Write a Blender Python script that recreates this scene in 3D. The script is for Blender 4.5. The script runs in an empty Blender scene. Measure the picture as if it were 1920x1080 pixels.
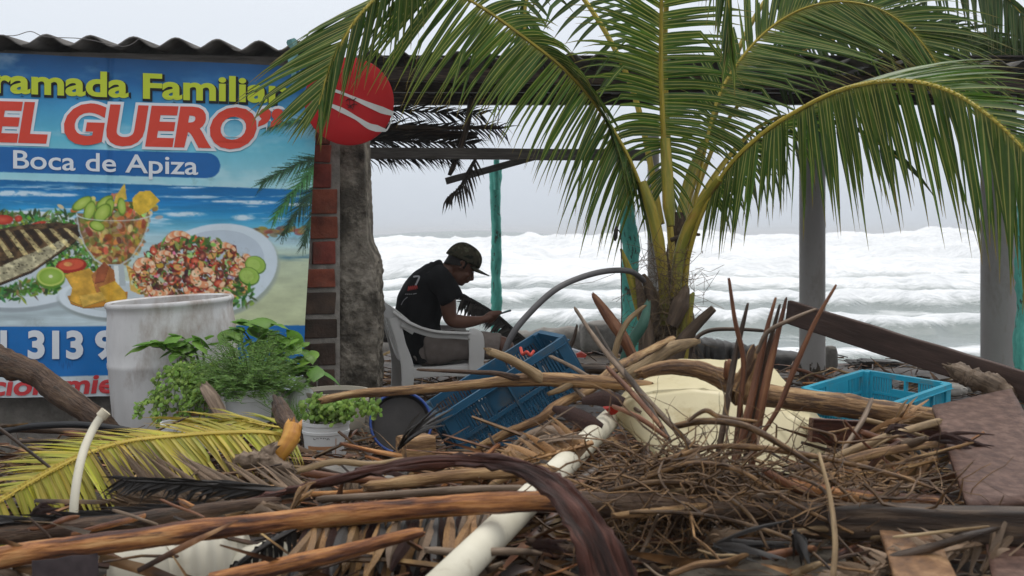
import bpy, bmesh, math, random
import numpy as np
from mathutils import Vector, Matrix, Quaternion, noise
from mathutils.bvhtree import BVHTree
random.seed(7)
SC = bpy.context.scene
COL = SC.collection
# ------------------------------------------------------------------ camera
F, CX, HY, CH = 2133.333, 960.0, 437.0, 1.35      # focal length in photo pixels, principal column, horizon row, eye height
cam_d = bpy.data.cameras.new('camera'); cam = bpy.data.objects.new('camera', cam_d); COL.objects.link(cam)
cam_d.lens = 40; cam_d.sensor_width = 36; cam_d.shift_y = -103.0 / 1920.0
cam_d.clip_start = 0.05; cam_d.clip_end = 9000
cam_d.dof.use_dof = True; cam_d.dof.focus_distance = 5.9; cam_d.dof.aperture_fstop = 6.3
cam.location = (0, 0, CH); cam.rotation_euler = (math.radians(90), 0, 0)
SC.camera = cam
# ------------------------------------------------------------------ light
SUN_EL, SUN_AZ = math.radians(66), math.radians(40)
W = bpy.data.worlds.new('World'); SC.world = W; W.use_nodes = True
nt = W.node_tree; nt.nodes.clear()
n_out = nt.nodes.new('ShaderNodeOutputWorld'); n_bg = nt.nodes.new('ShaderNodeBackground')
n_sky = nt.nodes.new('ShaderNodeTexSky'); n_sky.sky_type = 'NISHITA'; n_sky.sun_disc = False
n_sky.sun_elevation = SUN_EL; n_sky.sun_rotation = SUN_AZ; n_sky.dust_density = 4; n_sky.air_density = 1.2
n_tc = nt.nodes.new('ShaderNodeTexCoord'); n_sep = nt.nodes.new('ShaderNodeSeparateXYZ')
n_r = nt.nodes.new('ShaderNodeValToRGB'); els = n_r.color_ramp.elements
els[0].position = 0.0; els[0].color = (6.6, 7.2, 8.0, 1)
els[1].position = 1.0; els[1].color = (16.5, 16.8, 17.3, 1)
for p, c in ((0.06, (7.3, 7.9, 8.75, 1)), (0.2, (8.5, 9.0, 9.7, 1)), (0.5, (12.0, 12.3, 12.8, 1))):   # an overcast sky grows brighter towards the zenith
    e = els.new(p); e.color = c
n_no = nt.nodes.new('ShaderNodeTexNoise'); n_no.inputs['Scale'].default_value = 2.2; n_no.inputs['Detail'].default_value = 4
n_mp = nt.nodes.new('ShaderNodeMapping'); n_mp.inputs['Scale'].default_value = (1, 1, 3)
n_mr = nt.nodes.new('ShaderNodeMapRange'); n_mr.inputs['To Min'].default_value = 0.95; n_mr.inputs['To Max'].default_value = 1.05
n_mul = nt.nodes.new('ShaderNodeVectorMath'); n_mul.operation = 'SCALE'
n_mix = nt.nodes.new('ShaderNodeMix'); n_mix.data_type = 'RGBA'; n_mix.inputs[0].default_value = 0.93   # unbroken cloud over the clear sky
L = nt.links.new
L(n_tc.outputs['Generated'], n_sep.inputs[0]); L(n_sep.outputs['Z'], n_r.inputs[0])
L(n_tc.outputs['Generated'], n_mp.inputs[0]); L(n_mp.outputs[0], n_no.inputs['Vector']); L(n_no.outputs[0], n_mr.inputs[0])
L(n_r.outputs[0], n_mul.inputs[0]); L(n_mr.outputs[0], n_mul.inputs['Scale'])
L(n_sky.outputs[0], n_mix.inputs[6]); L(n_mul.outputs[0], n_mix.inputs[7])
L(n_mix.outputs[2], n_bg.inputs[0]); n_bg.inputs[1].default_value = 0.1
L(n_bg.outputs[0], n_out.inputs[0])
sd = bpy.data.lights.new('sun', 'SUN'); sd.energy = 1.2; sd.angle = math.radians(14); sd.color = (1, 0.97, 0.92)
sun = bpy.data.objects.new('sun', sd); COL.objects.link(sun)
sdir = Vector((math.sin(SUN_AZ) * math.cos(SUN_EL), math.cos(SUN_AZ) * math.cos(SUN_EL), math.sin(SUN_EL)))
sun.rotation_euler = sdir.to_track_quat('Z', 'Y').to_euler()
vs = SC.view_settings; vs.view_transform = 'Standard'; vs.look = 'None'; vs.exposure = 0.0; vs.gamma = 1.0; vs.use_curve_mapping = False
SC.cycles.max_bounces = 6; SC.cycles.transparent_max_bounces = 6

# ------------------------------------------------------------------ helpers
def P(px, py, Y):
    """the point at distance Y that the photograph shows at pixel (px, py)"""
    return Vector(((px - CX) / F * Y, Y, CH + (HY - py) / F * Y))
def PX(px, Y): return (px - CX) / F * Y
def PZ(py, Y): return CH + (HY - py) / F * Y
def srgb(r, g, b):
    return tuple(((c / 255) / 12.92 if c / 255 <= 0.04045 else ((c / 255 + 0.055) / 1.055) ** 2.4) for c in (r, g, b))

def world_loc(o):
    w = Vector((0, 0, 0))
    while o is not None:
        w += o.location; o = o.parent
    return w

def props(o, label=None, cat=None, group=None, kind=None):
    if label: o['label'] = label
    if cat: o['category'] = cat
    if group: o['group'] = group
    if kind or cat: o['kind'] = kind or 'thing'
    return o

def thing(name, label, cat, loc, group=None, kind=None):
    o = bpy.data.objects.new(name, None); COL.objects.link(o); o.location = loc; o.empty_display_size = 0.1
    return props(o, label, cat, group, kind)

class MB:
    """collects geometry in world space; build() links it as one mesh object"""
    def __init__(s):
        s.v = []; s.f = []; s.t = []; s.c = []
    def add(s, verts, faces, tcs=None, col=None):
        b = len(s.v); s.v.extend([tuple(p) for p in verts]); s.f.extend([tuple(i + b for i in q) for q in faces])
        s.t.extend(tcs if tcs is not None else [tuple(p) for p in verts])
        s.c.extend([col if col else (1, 1, 1)] * len(verts))
        return s
    def tube(s, pts, radii, n=8, knob=0.0, kscale=6.0, cap=True, sub=1, flat=1.0, seed=0.0, col=None):
        pts = [Vector(p) for p in pts]
        if not isinstance(radii, (list, tuple)): radii = [radii] * len(pts)
        if len(radii) != len(pts):
            radii = [lerp_list(radii, i / (len(pts) - 1)) for i in range(len(pts))]
        if sub > 1: pts, radii = smooth_path(pts, radii, sub)
        T = [(pts[min(i + 1, len(pts) - 1)] - pts[max(i - 1, 0)]).normalized() for i in range(len(pts))]
        ref = Vector((0, 0, 1)) if abs(T[0].z) < 0.9 else Vector((1, 0, 0))
        nn = (ref - T[0] * ref.dot(T[0])).normalized()
        V = []; TC = []; along = 0
        for i, p in enumerate(pts):
            if i: along += (p - pts[i - 1]).length
            nn = (nn - T[i] * nn.dot(T[i]));  nn = nn.normalized() if nn.length > 1e-6 else T[i].orthogonal().normalized()
            bb = T[i].cross(nn)
            for k in range(n):
                a = 2 * math.pi * k / n
                d = nn * math.cos(a) * flat + bb * math.sin(a)
                r = radii[i]
                if knob: r *= 1 + knob * (noise.noise((p + d * 0.03) * kscale + Vector((seed, seed * 1.7, 0))) + .7 * noise.noise((p + d * 0.02) * kscale * 3.3 + Vector((seed, 9, 0))) + .4 * noise.noise((p + d * 0.02) * kscale * 9 + Vector((3, seed, 0))))
                V.append(p + d * r); TC.append((math.cos(a) * r + seed, math.sin(a) * r, along))
        Fc = []
        for i in range(len(pts) - 1):
            for k in range(n):
                k2 = (k + 1) % n
                Fc.append((i * n + k, i * n + k2, (i + 1) * n + k2, (i + 1) * n + k))
        if cap:
            Fc.append(tuple(range(n - 1, -1, -1))); m = (len(pts) - 1) * n; Fc.append(tuple(range(m, m + n)))
        return s.add(V, Fc, TC, col)
    def loft(s, secs, n=20, cap=True):
        """secs: (centre, axis a, axis b, ra, rb, exponent)"""
        V = []; TC = []; al = 0; pc = None
        for (c, a, b, ra, rb, ex) in secs:
            c = Vector(c); a = Vector(a); b = Vector(b)
            if pc is not None: al += (c - pc).length
            pc = c
            for k in range(n):
                t = 2 * math.pi * k / n; ct, st = math.cos(t), math.sin(t)
                x = math.copysign(abs(ct) ** (2 / ex), ct) * ra; y = math.copysign(abs(st) ** (2 / ex), st) * rb
                V.append(c + a * x + b * y); TC.append((x, y, al))
        Fc = []
        for i in range(len(secs) - 1):
            for k in range(n):
                k2 = (k + 1) % n
                Fc.append((i * n + k, i * n + k2, (i + 1) * n + k2, (i + 1) * n + k))
        if cap:
            Fc.append(tuple(range(n - 1, -1, -1))); m = (len(secs) - 1) * n; Fc.append(tuple(range(m, m + n)))
        return s.add(V, Fc, TC)
    def strip(s, pts, widths, side, fold=0.0, up=None, col=None, thick=0.0):
        """a folded leaf or ribbon; side = vector (or list) across it"""
        pts = [Vector(p) for p in pts]; m = len(pts)
        V = []; TC = []; al = 0
        for i, p in enumerate(pts):
            if i: al += (p - pts[i - 1]).length
            sd_ = Vector(side[i]) if isinstance(side, list) else Vector(side)
            t = (pts[min(i + 1, m - 1)] - pts[max(i - 1, 0)]).normalized()
            sd_ = (sd_ - t * sd_.dot(t)).normalized(); nn = t.cross(sd_)
            w = widths[i] if isinstance(widths, (list, tuple)) else widths
            V += [p - sd_ * w * 0.5 - nn * fold * w, p, p + sd_ * w * 0.5 - nn * fold * w]
            TC += [(-1, i / (m - 1), al), (0, i / (m - 1), al), (1, i / (m - 1), al)]
        Fc = []
        for i in range(m - 1):
            a = i * 3; Fc += [(a, a + 1, a + 4, a + 3), (a + 1, a + 2, a + 5, a + 4)]
        return s.add(V, Fc, TC, col)
    def box(s, c, ax, ay, az, jit=0.0, col=None):
        c = Vector(c); ax, ay, az = Vector(ax), Vector(ay), Vector(az)
        V = []
        for z in (-1, 1):
            for x, y in ((-1, -1), (1, -1), (1, 1), (-1, 1)):
                V.append(c + ax * x + ay * y + az * z + (Vector([random.uniform(-jit, jit) for _ in range(3)]) if jit else Vector()))
        lx, ly, lz = ax.length, ay.length, az.length
        TC = []
        for z in (-1, 1):
            for x, y in ((-1, -1), (1, -1), (1, 1), (-1, 1)):
                d = sorted([(lx, x * lx), (ly, y * ly), (lz, z * lz)], key=lambda q: q[0]); TC.append((d[0][1] + c.x, d[1][1], d[2][1]))
        return s.add(V, [(3, 2, 1, 0), (4, 5, 6, 7), (0, 1, 5, 4), (1, 2, 6, 5), (2, 3, 7, 6), (3, 0, 4, 7)], TC, col)
    def build(s, name, mat, parent=None, smooth=True, bevel=0.0, mods=None, solid=0.0):
        me = bpy.data.meshes.new(name)
        xs = np.array(s.v, dtype=float) if s.v else np.zeros((1, 3))
        lo, hi = xs.min(0), xs.max(0); org = Vector(((lo[0] + hi[0]) / 2, (lo[1] + hi[1]) / 2, lo[2]))
        me.from_pydata([tuple(p) for p in (xs - np.array(org))], [], s.f)
        a = me.attributes.new('tc', 'FLOAT_VECTOR', 'POINT'); a.data.foreach_set('vector', np.array(s.t, dtype=np.float32).ravel())
        if any(c != (1, 1, 1) for c in s.c):
            a = me.attributes.new('Col', 'FLOAT_COLOR', 'POINT')
            a.data.foreach_set('color', np.array([(c[0], c[1], c[2], 1) for c in s.c], dtype=np.float32).ravel())
        if smooth:
            me.polygons.foreach_set('use_smooth', [True] * len(me.polygons)); me.set_sharp_from_angle(angle=math.radians(48))
        o = bpy.data.objects.new(name, me); COL.objects.link(o)
        o.location = org
        if parent is not None:
            o.parent = parent; o.location = org - world_loc(parent)
        me.materials.append(mat)
        if solid:
            md = o.modifiers.new('solid', 'SOLIDIFY'); md.thickness = solid; md.offset = 0
        if bevel:
            md = o.modifiers.new('bevel', 'BEVEL'); md.width = bevel; md.segments = 2; md.limit_method = 'ANGLE'; md.angle_limit = math.radians(35)
        me.update()
        return o

def lerp_list(l, t):
    x = t * (len(l) - 1); i = min(int(x), len(l) - 2); f = x - i
    return l[i] * (1 - f) + l[i + 1] * f if len(l) > 1 else l[0]
def smooth_path(pts, radii, sub):
    out, ro = [], []
    m = len(pts)
    for i in range(m - 1):
        p0 = pts[max(i - 1, 0)]; p1 = pts[i]; p2 = pts[i + 1]; p3 = pts[min(i + 2, m - 1)]
        for k in range(sub):
            t = k / sub
            out.append(0.5 * ((2 * p1) + (p2 - p0) * t + (2 * p0 - 5 * p1 + 4 * p2 - p3) * t * t + (3 * p1 - p0 - 3 * p2 + p3) * t ** 3))
            ro.append(radii[i] * (1 - t) + radii[i + 1] * t)
    out.append(pts[-1]); ro.append(radii[-1])
    return out, ro
def path(pl, sub=6):
    """pixel/depth control points -> smooth world points"""
    pts = [P(*q[:3]) for q in pl]
    return smooth_path(pts, [0] * len(pts), sub)[0]
def apply_mods(o):
    dg = bpy.context.evaluated_depsgraph_get(); dg.update()
    me = bpy.data.meshes.new_from_object(o.evaluated_get(dg)); o.modifiers.clear()
    old = o.data; o.data = me; bpy.data.meshes.remove(old)
    return o

# ------------------------------------------------------------------ materials
def ramp(nt, stops):
    r = nt.nodes.new('ShaderNodeValToRGB'); e = r.color_ramp.elements
    while len(e) < len(stops): e.new(0.5)
    for i, (p, c) in enumerate(stops):
        e[i].position = p; e[i].color = (c[0], c[1], c[2], 1)
    return r
def M(name, stops, scale=6.0, detail=5.0, rough=0.6, rough2=None, bump=0.2, bscale=None, vec='obj', stretch=1.0, spec=0.3, vary=0.0, hue=0.0,
      attr=False, trans=0.0, dist=0.0, spots=None, metallic=0.0, bdist=0.012, island=True, sss=0.0):
    m = bpy.data.materials.new(name); m.use_nodes = True; nt = m.node_tree; N = nt.nodes; L = nt.links.new
    if vec == 'tc': scale *= 5.5
    b = N['Principled BSDF']; b.inputs['Roughness'].default_value = rough; b.inputs['Specular IOR Level'].default_value = spec
    b.inputs['Metallic'].default_value = metallic
    if vec == 'tc':
        c = N.new('ShaderNodeAttribute'); c.attribute_name = 'tc'; co = c.outputs['Vector']
    else:
        c = N.new('ShaderNodeTexCoord'); co = c.outputs['Object']
    mp = N.new('ShaderNodeMapping'); mp.inputs['Scale'].default_value = (1, 1, 1 / stretch); L(co, mp.inputs[0])
    gi = N.new('ShaderNodeNewGeometry')
    oi = N.new('ShaderNodeObjectInfo')
    add = N.new('ShaderNodeVectorMath'); add.operation = 'ADD'; L(mp.outputs[0], add.inputs[0])
    sc = N.new('ShaderNodeVectorMath'); sc.operation = 'SCALE'; sc.inputs[0].default_value = (3.1, 1.7, 2.3)
    rnd = N.new('ShaderNodeMath'); rnd.operation = 'ADD'
    L(oi.outputs['Random'], rnd.inputs[0])
    if island: L(gi.outputs['Random Per Island'], rnd.inputs[1])
    else: rnd.inputs[1].default_value = 0
    L(rnd.outputs[0], sc.inputs['Scale']); L(sc.outputs[0], add.inputs[1])
    no = N.new('ShaderNodeTexNoise'); no.inputs['Scale'].default_value = scale; no.inputs['Detail'].default_value = detail
    no.inputs['Roughness'].default_value = 0.62; no.inputs['Distortion'].default_value = dist
    L(add.outputs[0], no.inputs['Vector'])
    st = stops if isinstance(stops, list) else [(0.3, stops), (0.7, stops)]
    r = ramp(nt, st); L(no.outputs[0], r.inputs[0]); out = r.outputs[0]
    if spots:   # a second, larger noise lays stains of another colour: (scale, threshold, softness, colour, strength)
        s_sc, th, so, sco, sst = spots
        n2 = N.new('ShaderNodeTexNoise'); n2.inputs['Scale'].default_value = s_sc * (5.5 if vec == 'tc' else 1); n2.inputs['Detail'].default_value = 6; n2.inputs['Roughness'].default_value = .7
        L(add.outputs[0], n2.inputs['Vector'])
        mr = N.new('ShaderNodeMapRange'); mr.inputs['From Min'].default_value = th; mr.inputs['From Max'].default_value = th + so; mr.inputs['To Max'].default_value = sst
        L(n2.outputs[0], mr.inputs[0])
        mx = N.new('ShaderNodeMix'); mx.data_type = 'RGBA'; L(mr.outputs[0], mx.inputs[0]); L(out, mx.inputs[6]); mx.inputs[7].default_value = (*sco, 1); out = mx.outputs[2]
    if attr:
        at = N.new('ShaderNodeAttribute'); at.attribute_name = 'Col'
        mx = N.new('ShaderNodeMix'); mx.data_type = 'RGBA'; mx.blend_type = 'MULTIPLY'; mx.inputs[0].default_value = 1
        L(out, mx.inputs[6]); L(at.outputs['Color'], mx.inputs[7]); out = mx.outputs[2]
    if vary or hue:
        hs = N.new('ShaderNodeHueSaturation'); L(out, hs.inputs['Color'])
        fr = N.new('ShaderNodeMath'); fr.operation = 'FRACT'; L(rnd.outputs[0], fr.inputs[0])
        mr = N.new('ShaderNodeMapRange'); mr.inputs['To Min'].default_value = 1 - vary; mr.inputs['To Max'].default_value = 1 + vary; L(fr.outputs[0], mr.inputs[0]); L(mr.outputs[0], hs.inputs['Value'])
        m7 = N.new('ShaderNodeMath'); m7.operation = 'MULTIPLY'; m7.inputs[1].default_value = 7.31; L(rnd.outputs[0], m7.inputs[0])
        f2 = N.new('ShaderNodeMath'); f2.operation = 'FRACT'; L(m7.outputs[0], f2.inputs[0])
        m2 = N.new('ShaderNodeMapRange'); m2.inputs['To Min'].default_value = 0.5 - hue; m2.inputs['To Max'].default_value = 0.5 + hue; L(f2.outputs[0], m2.inputs[0]); L(m2.outputs[0], hs.inputs['Hue'])
        out = hs.outputs[0]
    L(out, b.inputs['Base Color'])
    if rough2 is not None:
        mr = N.new('ShaderNodeMapRange'); mr.inputs['To Min'].default_value = rough; mr.inputs['To Max'].default_value = rough2; L(no.outputs[0], mr.inputs[0]); L(mr.outputs[0], b.inputs['Roughness'])
    if bump:
        nb = N.new('ShaderNodeTexNoise'); nb.inputs['Scale'].default_value = bscale or scale * 2.5; nb.inputs['Detail'].default_value = 6; nb.inputs['Roughness'].default_value = 0.65
        L(add.outputs[0], nb.inputs['Vector'])
        bp = N.new('ShaderNodeBump'); bp.inputs['Strength'].default_value = bump; bp.inputs['Distance'].default_value = bdist; L(nb.outputs[0], bp.inputs['Height']); L(bp.outputs[0], b.inputs['Normal'])
    if trans:
        tr = N.new('ShaderNodeBsdfTranslucent'); L(out, tr.inputs[0]); ms = N.new('ShaderNodeMixShader'); ms.inputs[0].default_value = trans
        L(b.outputs[0], ms.inputs[1]); L(tr.outputs[0], ms.inputs[2]); L(ms.outputs[0], N['Material Output'].inputs[0])
    return m
def leafmat(name, body, mid, base, tip, rough=0.42, trans=0.25, vary=0.25, hue=0.015, spots=None, tipstart=0.82):
    """palm leaflet: blade colour, pale midrib, yellow base, browned tip, from the tc attribute (x across, y along)"""
    m = M(name, body, scale=5, vec='obj', rough=rough, bump=0.15, bscale=60, trans=trans, vary=vary, hue=hue, spots=spots, bdist=0.003)
    nt = m.node_tree; N = nt.nodes; L = nt.links.new
    b = N['Principled BSDF']; src = b.inputs['Base Color'].links[0].from_socket
    at = N.new('ShaderNodeAttribute'); at.attribute_name = 'tc'; sp = N.new('ShaderNodeSeparateXYZ'); L(at.outputs['Vector'], sp.inputs[0])
    ab = N.new('ShaderNodeMath'); ab.operation = 'ABSOLUTE'; L(sp.outputs[0], ab.inputs[0])
    def blend(fac, col):
        nonlocal src
        mx = N.new('ShaderNodeMix'); mx.data_type = 'RGBA'; L(fac, mx.inputs[0]); L(src, mx.inputs[6]); mx.inputs[7].default_value = (*col, 1); src = mx.outputs[2]
    r1 = N.new('ShaderNodeMapRange'); r1.inputs['From Min'].default_value = 0.22; r1.inputs['From Max'].default_value = 0.10; r1.inputs['To Max'].default_value = 0.85; L(ab.outputs[0], r1.inputs[0]); blend(r1.outputs[0], mid)
    r2 = N.new('ShaderNodeMapRange'); r2.inputs['From Min'].default_value = 0.10; r2.inputs['From Max'].default_value = 0.0; r2.inputs['To Max'].default_value = 0.8; L(sp.outputs[1], r2.inputs[0]); blend(r2.outputs[0], base)
    r3 = N.new('ShaderNodeMapRange'); r3.inputs['From Min'].default_value = tipstart; r3.inputs['From Max'].default_value = 1.0; r3.inputs['To Max'].default_value = 0.9; L(sp.outputs[1], r3.inputs[0]); blend(r3.outputs[0], tip)
    L(src, b.inputs['Base Color'])
    for n in N:
        if n.type == 'BSDF_TRANSLUCENT': L(src, n.inputs[0])
    return m
# ================================================================== setting
def interp(x, xs, ys): return float(np.interp(x, xs, ys))
def gz(x, y):
    z = interp(y, [-6, 0, 2, 2.7, 3.6, 4.4, 5.0, 5.6, 6.3, 7.0, 40], [.3, .3, .42, .47, .45, .38, .27, .19, .12, .07, .07])
    edge = 13.0 - 1.7 * min(max((x - 0.8) / 1.4, 0), 1)
    if y > edge: z -= min((y - edge) * 1.3, 2.6)
    if y < edge: z += 0.045 * noise.noise((x * 1.3, y * 1.3, 3)) + 0.02 * noise.noise((x * 5, y * 5, 1))
    return z
m_ground = M('wet_sand', [(.3, (.014, .010, .007)), (.5, (.040, .029, .020)), (.72, (.095, .072, .052))], scale=7, detail=8, rough=.75, rough2=.35, bump=.6, bscale=30)
def grid_obj(name, xs, ys, hf, mat, kind='structure', attr=None):
    nx, ny = len(xs), len(ys); V = []; A = []
    for j, y in enumerate(ys):
        for i, x in enumerate(xs):
            X = x(y) if callable(x) else x
            h = hf(X, y)
            if attr: A.append(h[1]); h = h[0]
            V.append((X, y, h))
    Fc = [(j * nx + i, j * nx + i + 1, (j + 1) * nx + i + 1, (j + 1) * nx + i) for j in range(ny - 1) for i in range(nx - 1)]
    me = bpy.data.meshes.new(name); me.from_pydata(V, [], Fc); me.polygons.foreach_set('use_smooth', [True] * len(Fc))
    if attr: a = me.attributes.new(attr, 'FLOAT', 'POINT'); a.data.foreach_set('value', np.array(A, dtype=np.float32))
    o = bpy.data.objects.new(name, me); COL.objects.link(o); me.materials.append(mat); o['kind'] = kind
    return o
grid_obj('ground', list(np.linspace(-14, 14, 150)), list(np.linspace(-6, 16, 140)), gz, m_ground)

# ---- the sea: rows of breakers over a flat sheet that runs to the horizon
SEA = -0.62
WAVES = [  # distance, height, front width, back width, foam
    (150, 2.25, 16, 30, 0.06), (96, 1.95, 5, 16, 1.0), (74, 1.25, 3.4, 9, 1.0), (52, .85, 2.8, 8, .9), (38, .50, 1.8, 5, .85),
    (30, .40, .9, 3.4, 1.0), (23.5, .38, .55, 2.2, 1.0), (17.5, .20, .5, 1.8, .8)]
def sea(x, y):
    h = 0; fm = 0.56 if y < 110 else 0.1
    fm = interp(y, [11, 15, 19, 26, 34, 60, 104, 118, 400], [.27, .28, .33, .43, .62, .76, .78, .06, .03])
    for i, (d, a, fw, bw, fo) in enumerate(WAVES):
        dd = d + (.06 if i < 2 else .11) * d * noise.noise((x / d * 5, i * 7.3, 0)) + (.018 if i < 2 else .04) * d * noise.noise((x / d * 24, i * 3.3, 5))
        u = y - dd
        g = math.exp(-(u / fw) ** 2) if u < 0 else math.exp(-(u / bw) ** 2)
        am = a * (1 + (.12 if i < 2 else .4) * noise.noise((x / d * 5.2, i * 11.7, 2)) + (.10 if i else 0) * noise.noise((x / d * 21, i * 5.7, 2)) + (.05 if i else 0) * noise.noise((x / d * 70, i * 5.7, 6)))
        if i == 1:   # the main breaker is lower on the left, where the unbroken swell shows behind it
            am *= .90 + .13 * math.tanh((x / d - .04) * 14)
        if i == 0:
            am *= 0.55 + 0.45 * math.exp(-((x / d + 0.03) / 0.09) ** 2)
        if i == 1: am *= 1 + g ** 6 * (.22 * max(0, noise.noise((x / d * 34, 1, 4))) + .16 * max(0, noise.noise((x / d * 90, 1, 9))) + .26 * math.exp(-((x / d - .375) / .022) ** 2) + .12 * math.exp(-((x / d - .17) / .018) ** 2))   # bursts of spray on the crest
        h += am * g
        fr = math.exp(-((u - fw * .35) / (fw * 1.0)) ** 2) - .55 * math.exp(-((u + fw * 1.7) / (fw * 1.1)) ** 2) - .35 * math.exp(-((u - bw * 1.3) / (bw * .7)) ** 2)
        fm += fo * fr * 0.5 * (1 + 0.5 * noise.noise((x / d * 9, i, 8)))
    s = y / 30.0
    h += 0.05 * s ** .8 * (noise.noise((x / s * .9, y / s * .9, 0)) + .6 * noise.noise((x / s * 2.3, y / s * 2.3, 4))) * (.3 + fm)
    h += fm * .03 * s ** .7 * noise.noise((x / s * 11, y / s * 7, 3)) + fm * .035 * s ** .7 * noise.noise((x / s * 5, y / s * 5, 9))
    h += 0.02 * noise.noise((x * 1.5, y * 3, 2))
    return SEA + h, min(max(fm, 0), 1.3)
def sea_mat():
    m = bpy.data.materials.new('sea_water'); m.use_nodes = True; nt = m.node_tree; N = nt.nodes; L = nt.links.new
    b = N['Principled BSDF']
    tc = N.new('ShaderNodeTexCoord'); at = N.new('ShaderNodeAttribute'); at.attribute_name = 'foam'
    # streaks of foam drawn out along the shore, at three sizes
    def nz(sx, sy, d=8, r=.65, dist=0.6):
        mp = N.new('ShaderNodeMapping'); mp.inputs['Scale'].default_value = (sx, sy, 1); L(tc.outputs['Object'], mp.inputs[0])
        n = N.new('ShaderNodeTexNoise'); n.inputs['Scale'].default_value = 1; n.inputs['Detail'].default_value = d; n.inputs['Roughness'].default_value = r; n.inputs['Distortion'].default_value = dist
        L(mp.outputs[0], n.inputs['Vector']); return n.outputs[0]
    a, c, e_ = nz(.13, .16, 5, .55), nz(.75, 1.1, 9, .72, 1.2), nz(1.9, 6.0, 10, .78, 1.6)
    s1 = N.new('ShaderNodeMath'); s1.operation = 'MULTIPLY_ADD'; L(a, s1.inputs[0]); s1.inputs[1].default_value = .35
    s2 = N.new('ShaderNodeMath'); s2.operation = 'MULTIPLY'; L(c, s2.inputs[0]); s2.inputs[1].default_value = .45; s4 = N.new('ShaderNodeMath'); s4.operation = 'MULTIPLY_ADD'; L(e_, s4.inputs[0]); s4.inputs[1].default_value = .55; L(s2.outputs[0], s4.inputs[2]); L(s4.outputs[0], s1.inputs[2])
    s3 = N.new('ShaderNodeMath'); s3.operation = 'ADD'; L(s1.outputs[0], s3.inputs[0]); L(at.outputs['Fac'], s3.inputs[1])
    mr = N.new('ShaderNodeMapRange'); mr.inputs['From Min'].default_value = 1.01; mr.inputs['From Max'].default_value = 1.25; L(s3.outputs[0], mr.inputs[0])
    rw = ramp(nt, [(0.3, (.13, .16, .15)), (.7, (.21, .235, .22))]); L(c, rw.inputs[0])
    rf = ramp(nt, [(0.36, (.40, .42, .425)), (.47, (.60, .61, .615)), (.56, (.74, .745, .745))]); fa = N.new('ShaderNodeMath'); fa.operation = 'MULTIPLY_ADD'; L(a, fa.inputs[0]); fa.inputs[1].default_value = .22; fb = N.new('ShaderNodeMath'); fb.operation = 'MULTIPLY'; L(c, fb.inputs[0]); fb.inputs[1].default_value = .36; fc = N.new('ShaderNodeMath'); fc.operation = 'MULTIPLY_ADD'; L(e_, fc.inputs[0]); fc.inputs[1].default_value = .42; L(fb.outputs[0], fc.inputs[2]); L(fc.outputs[0], fa.inputs[2]); L(fa.outputs[0], rf.inputs[0])
    mx = N.new('ShaderNodeMix'); mx.data_type = 'RGBA'; L(mr.outputs[0], mx.inputs[0]); L(rw.outputs[0], mx.inputs[6]); L(rf.outputs[0], mx.inputs[7]); L(mx.outputs[2], b.inputs['Base Color'])
    mro = N.new('ShaderNodeMapRange'); mro.inputs['To Min'].default_value = .22; mro.inputs['To Max'].default_value = .9; L(mr.outputs[0], mro.inputs[0]); L(mro.outputs[0], b.inputs['Roughness'])
    b.inputs['Specular IOR Level'].default_value = .3
    bp = N.new('ShaderNodeBump'); bp.inputs['Strength'].default_value = .30; bp.inputs['Distance'].default_value = .10; L(e_, bp.inputs['Height']); L(bp.outputs[0], b.inputs['Normal'])
    return m
ys = [10.5]
while ys[-1] < 190: ys.append(ys[-1] * 1.009 + .02)
ys += [230, 300, 420, 700, 1500, 4000, 8000]
us = np.linspace(-1, 1, 340)
grid_obj('sea', [(lambda y, u=u: u * (y * .62 + 6)) for u in us], ys, sea, sea_mat(), attr='foam')

# ---- broken concrete edge above the beach
m_conc = M('weathered_concrete', [(.25, (.095, .088, .078)), (.5, (.19, .175, .155)), (.8, (.30, .28, .25))], scale=5, detail=9, rough=.9, bump=.7, bscale=22, spots=(3, .52, .2, (.05, .045, .04), .8))
m_conc_dark = M('wet_dark_concrete', [(.25, (.018, .016, .014)), (.6, (.05, .045, .04)), (.8, (.09, .08, .07))], scale=5, detail=9, rough=.6, bump=.8, bscale=18)
m_rock = M('black_rock', [(.3, (.02, .019, .018)), (.7, (.085, .078, .07))], scale=7, detail=8, rough=.65, bump=.8, bscale=25)
def lump(name, c, size, mat, label, cat, group=None, seed=0, rough=.35, flat=1.0, rot=0):
    """a broken irregular block"""
    bm = bmesh.new(); bmesh.ops.create_icosphere(bm, subdivisions=4, radius=1)
    R = Matrix.Rotation(rot, 3, 'Z')
    for v in bm.verts:
        p = v.co.copy(); q = Vector([math.copysign(abs(k) ** .55, k) for k in p])
        q *= 1 + rough * noise.noise(p * 1.4 + Vector((seed, 0, 0))) + rough * .45 * noise.noise(p * 4 + Vector((seed, 3, 0))) + rough * .2 * noise.noise(p * 11 + Vector((seed, 3, 0)))
        v.co = R @ Vector((q.x * size[0], q.y * size[1], q.z * size[2])) + Vector(c)
    mb = MB(); mb.add([v.co for v in bm.verts], [tuple(v.index for v in f.verts) for f in bm.faces]); bm.free()
    o = mb.build(name, mat); return props(o, label, cat, group)
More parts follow.
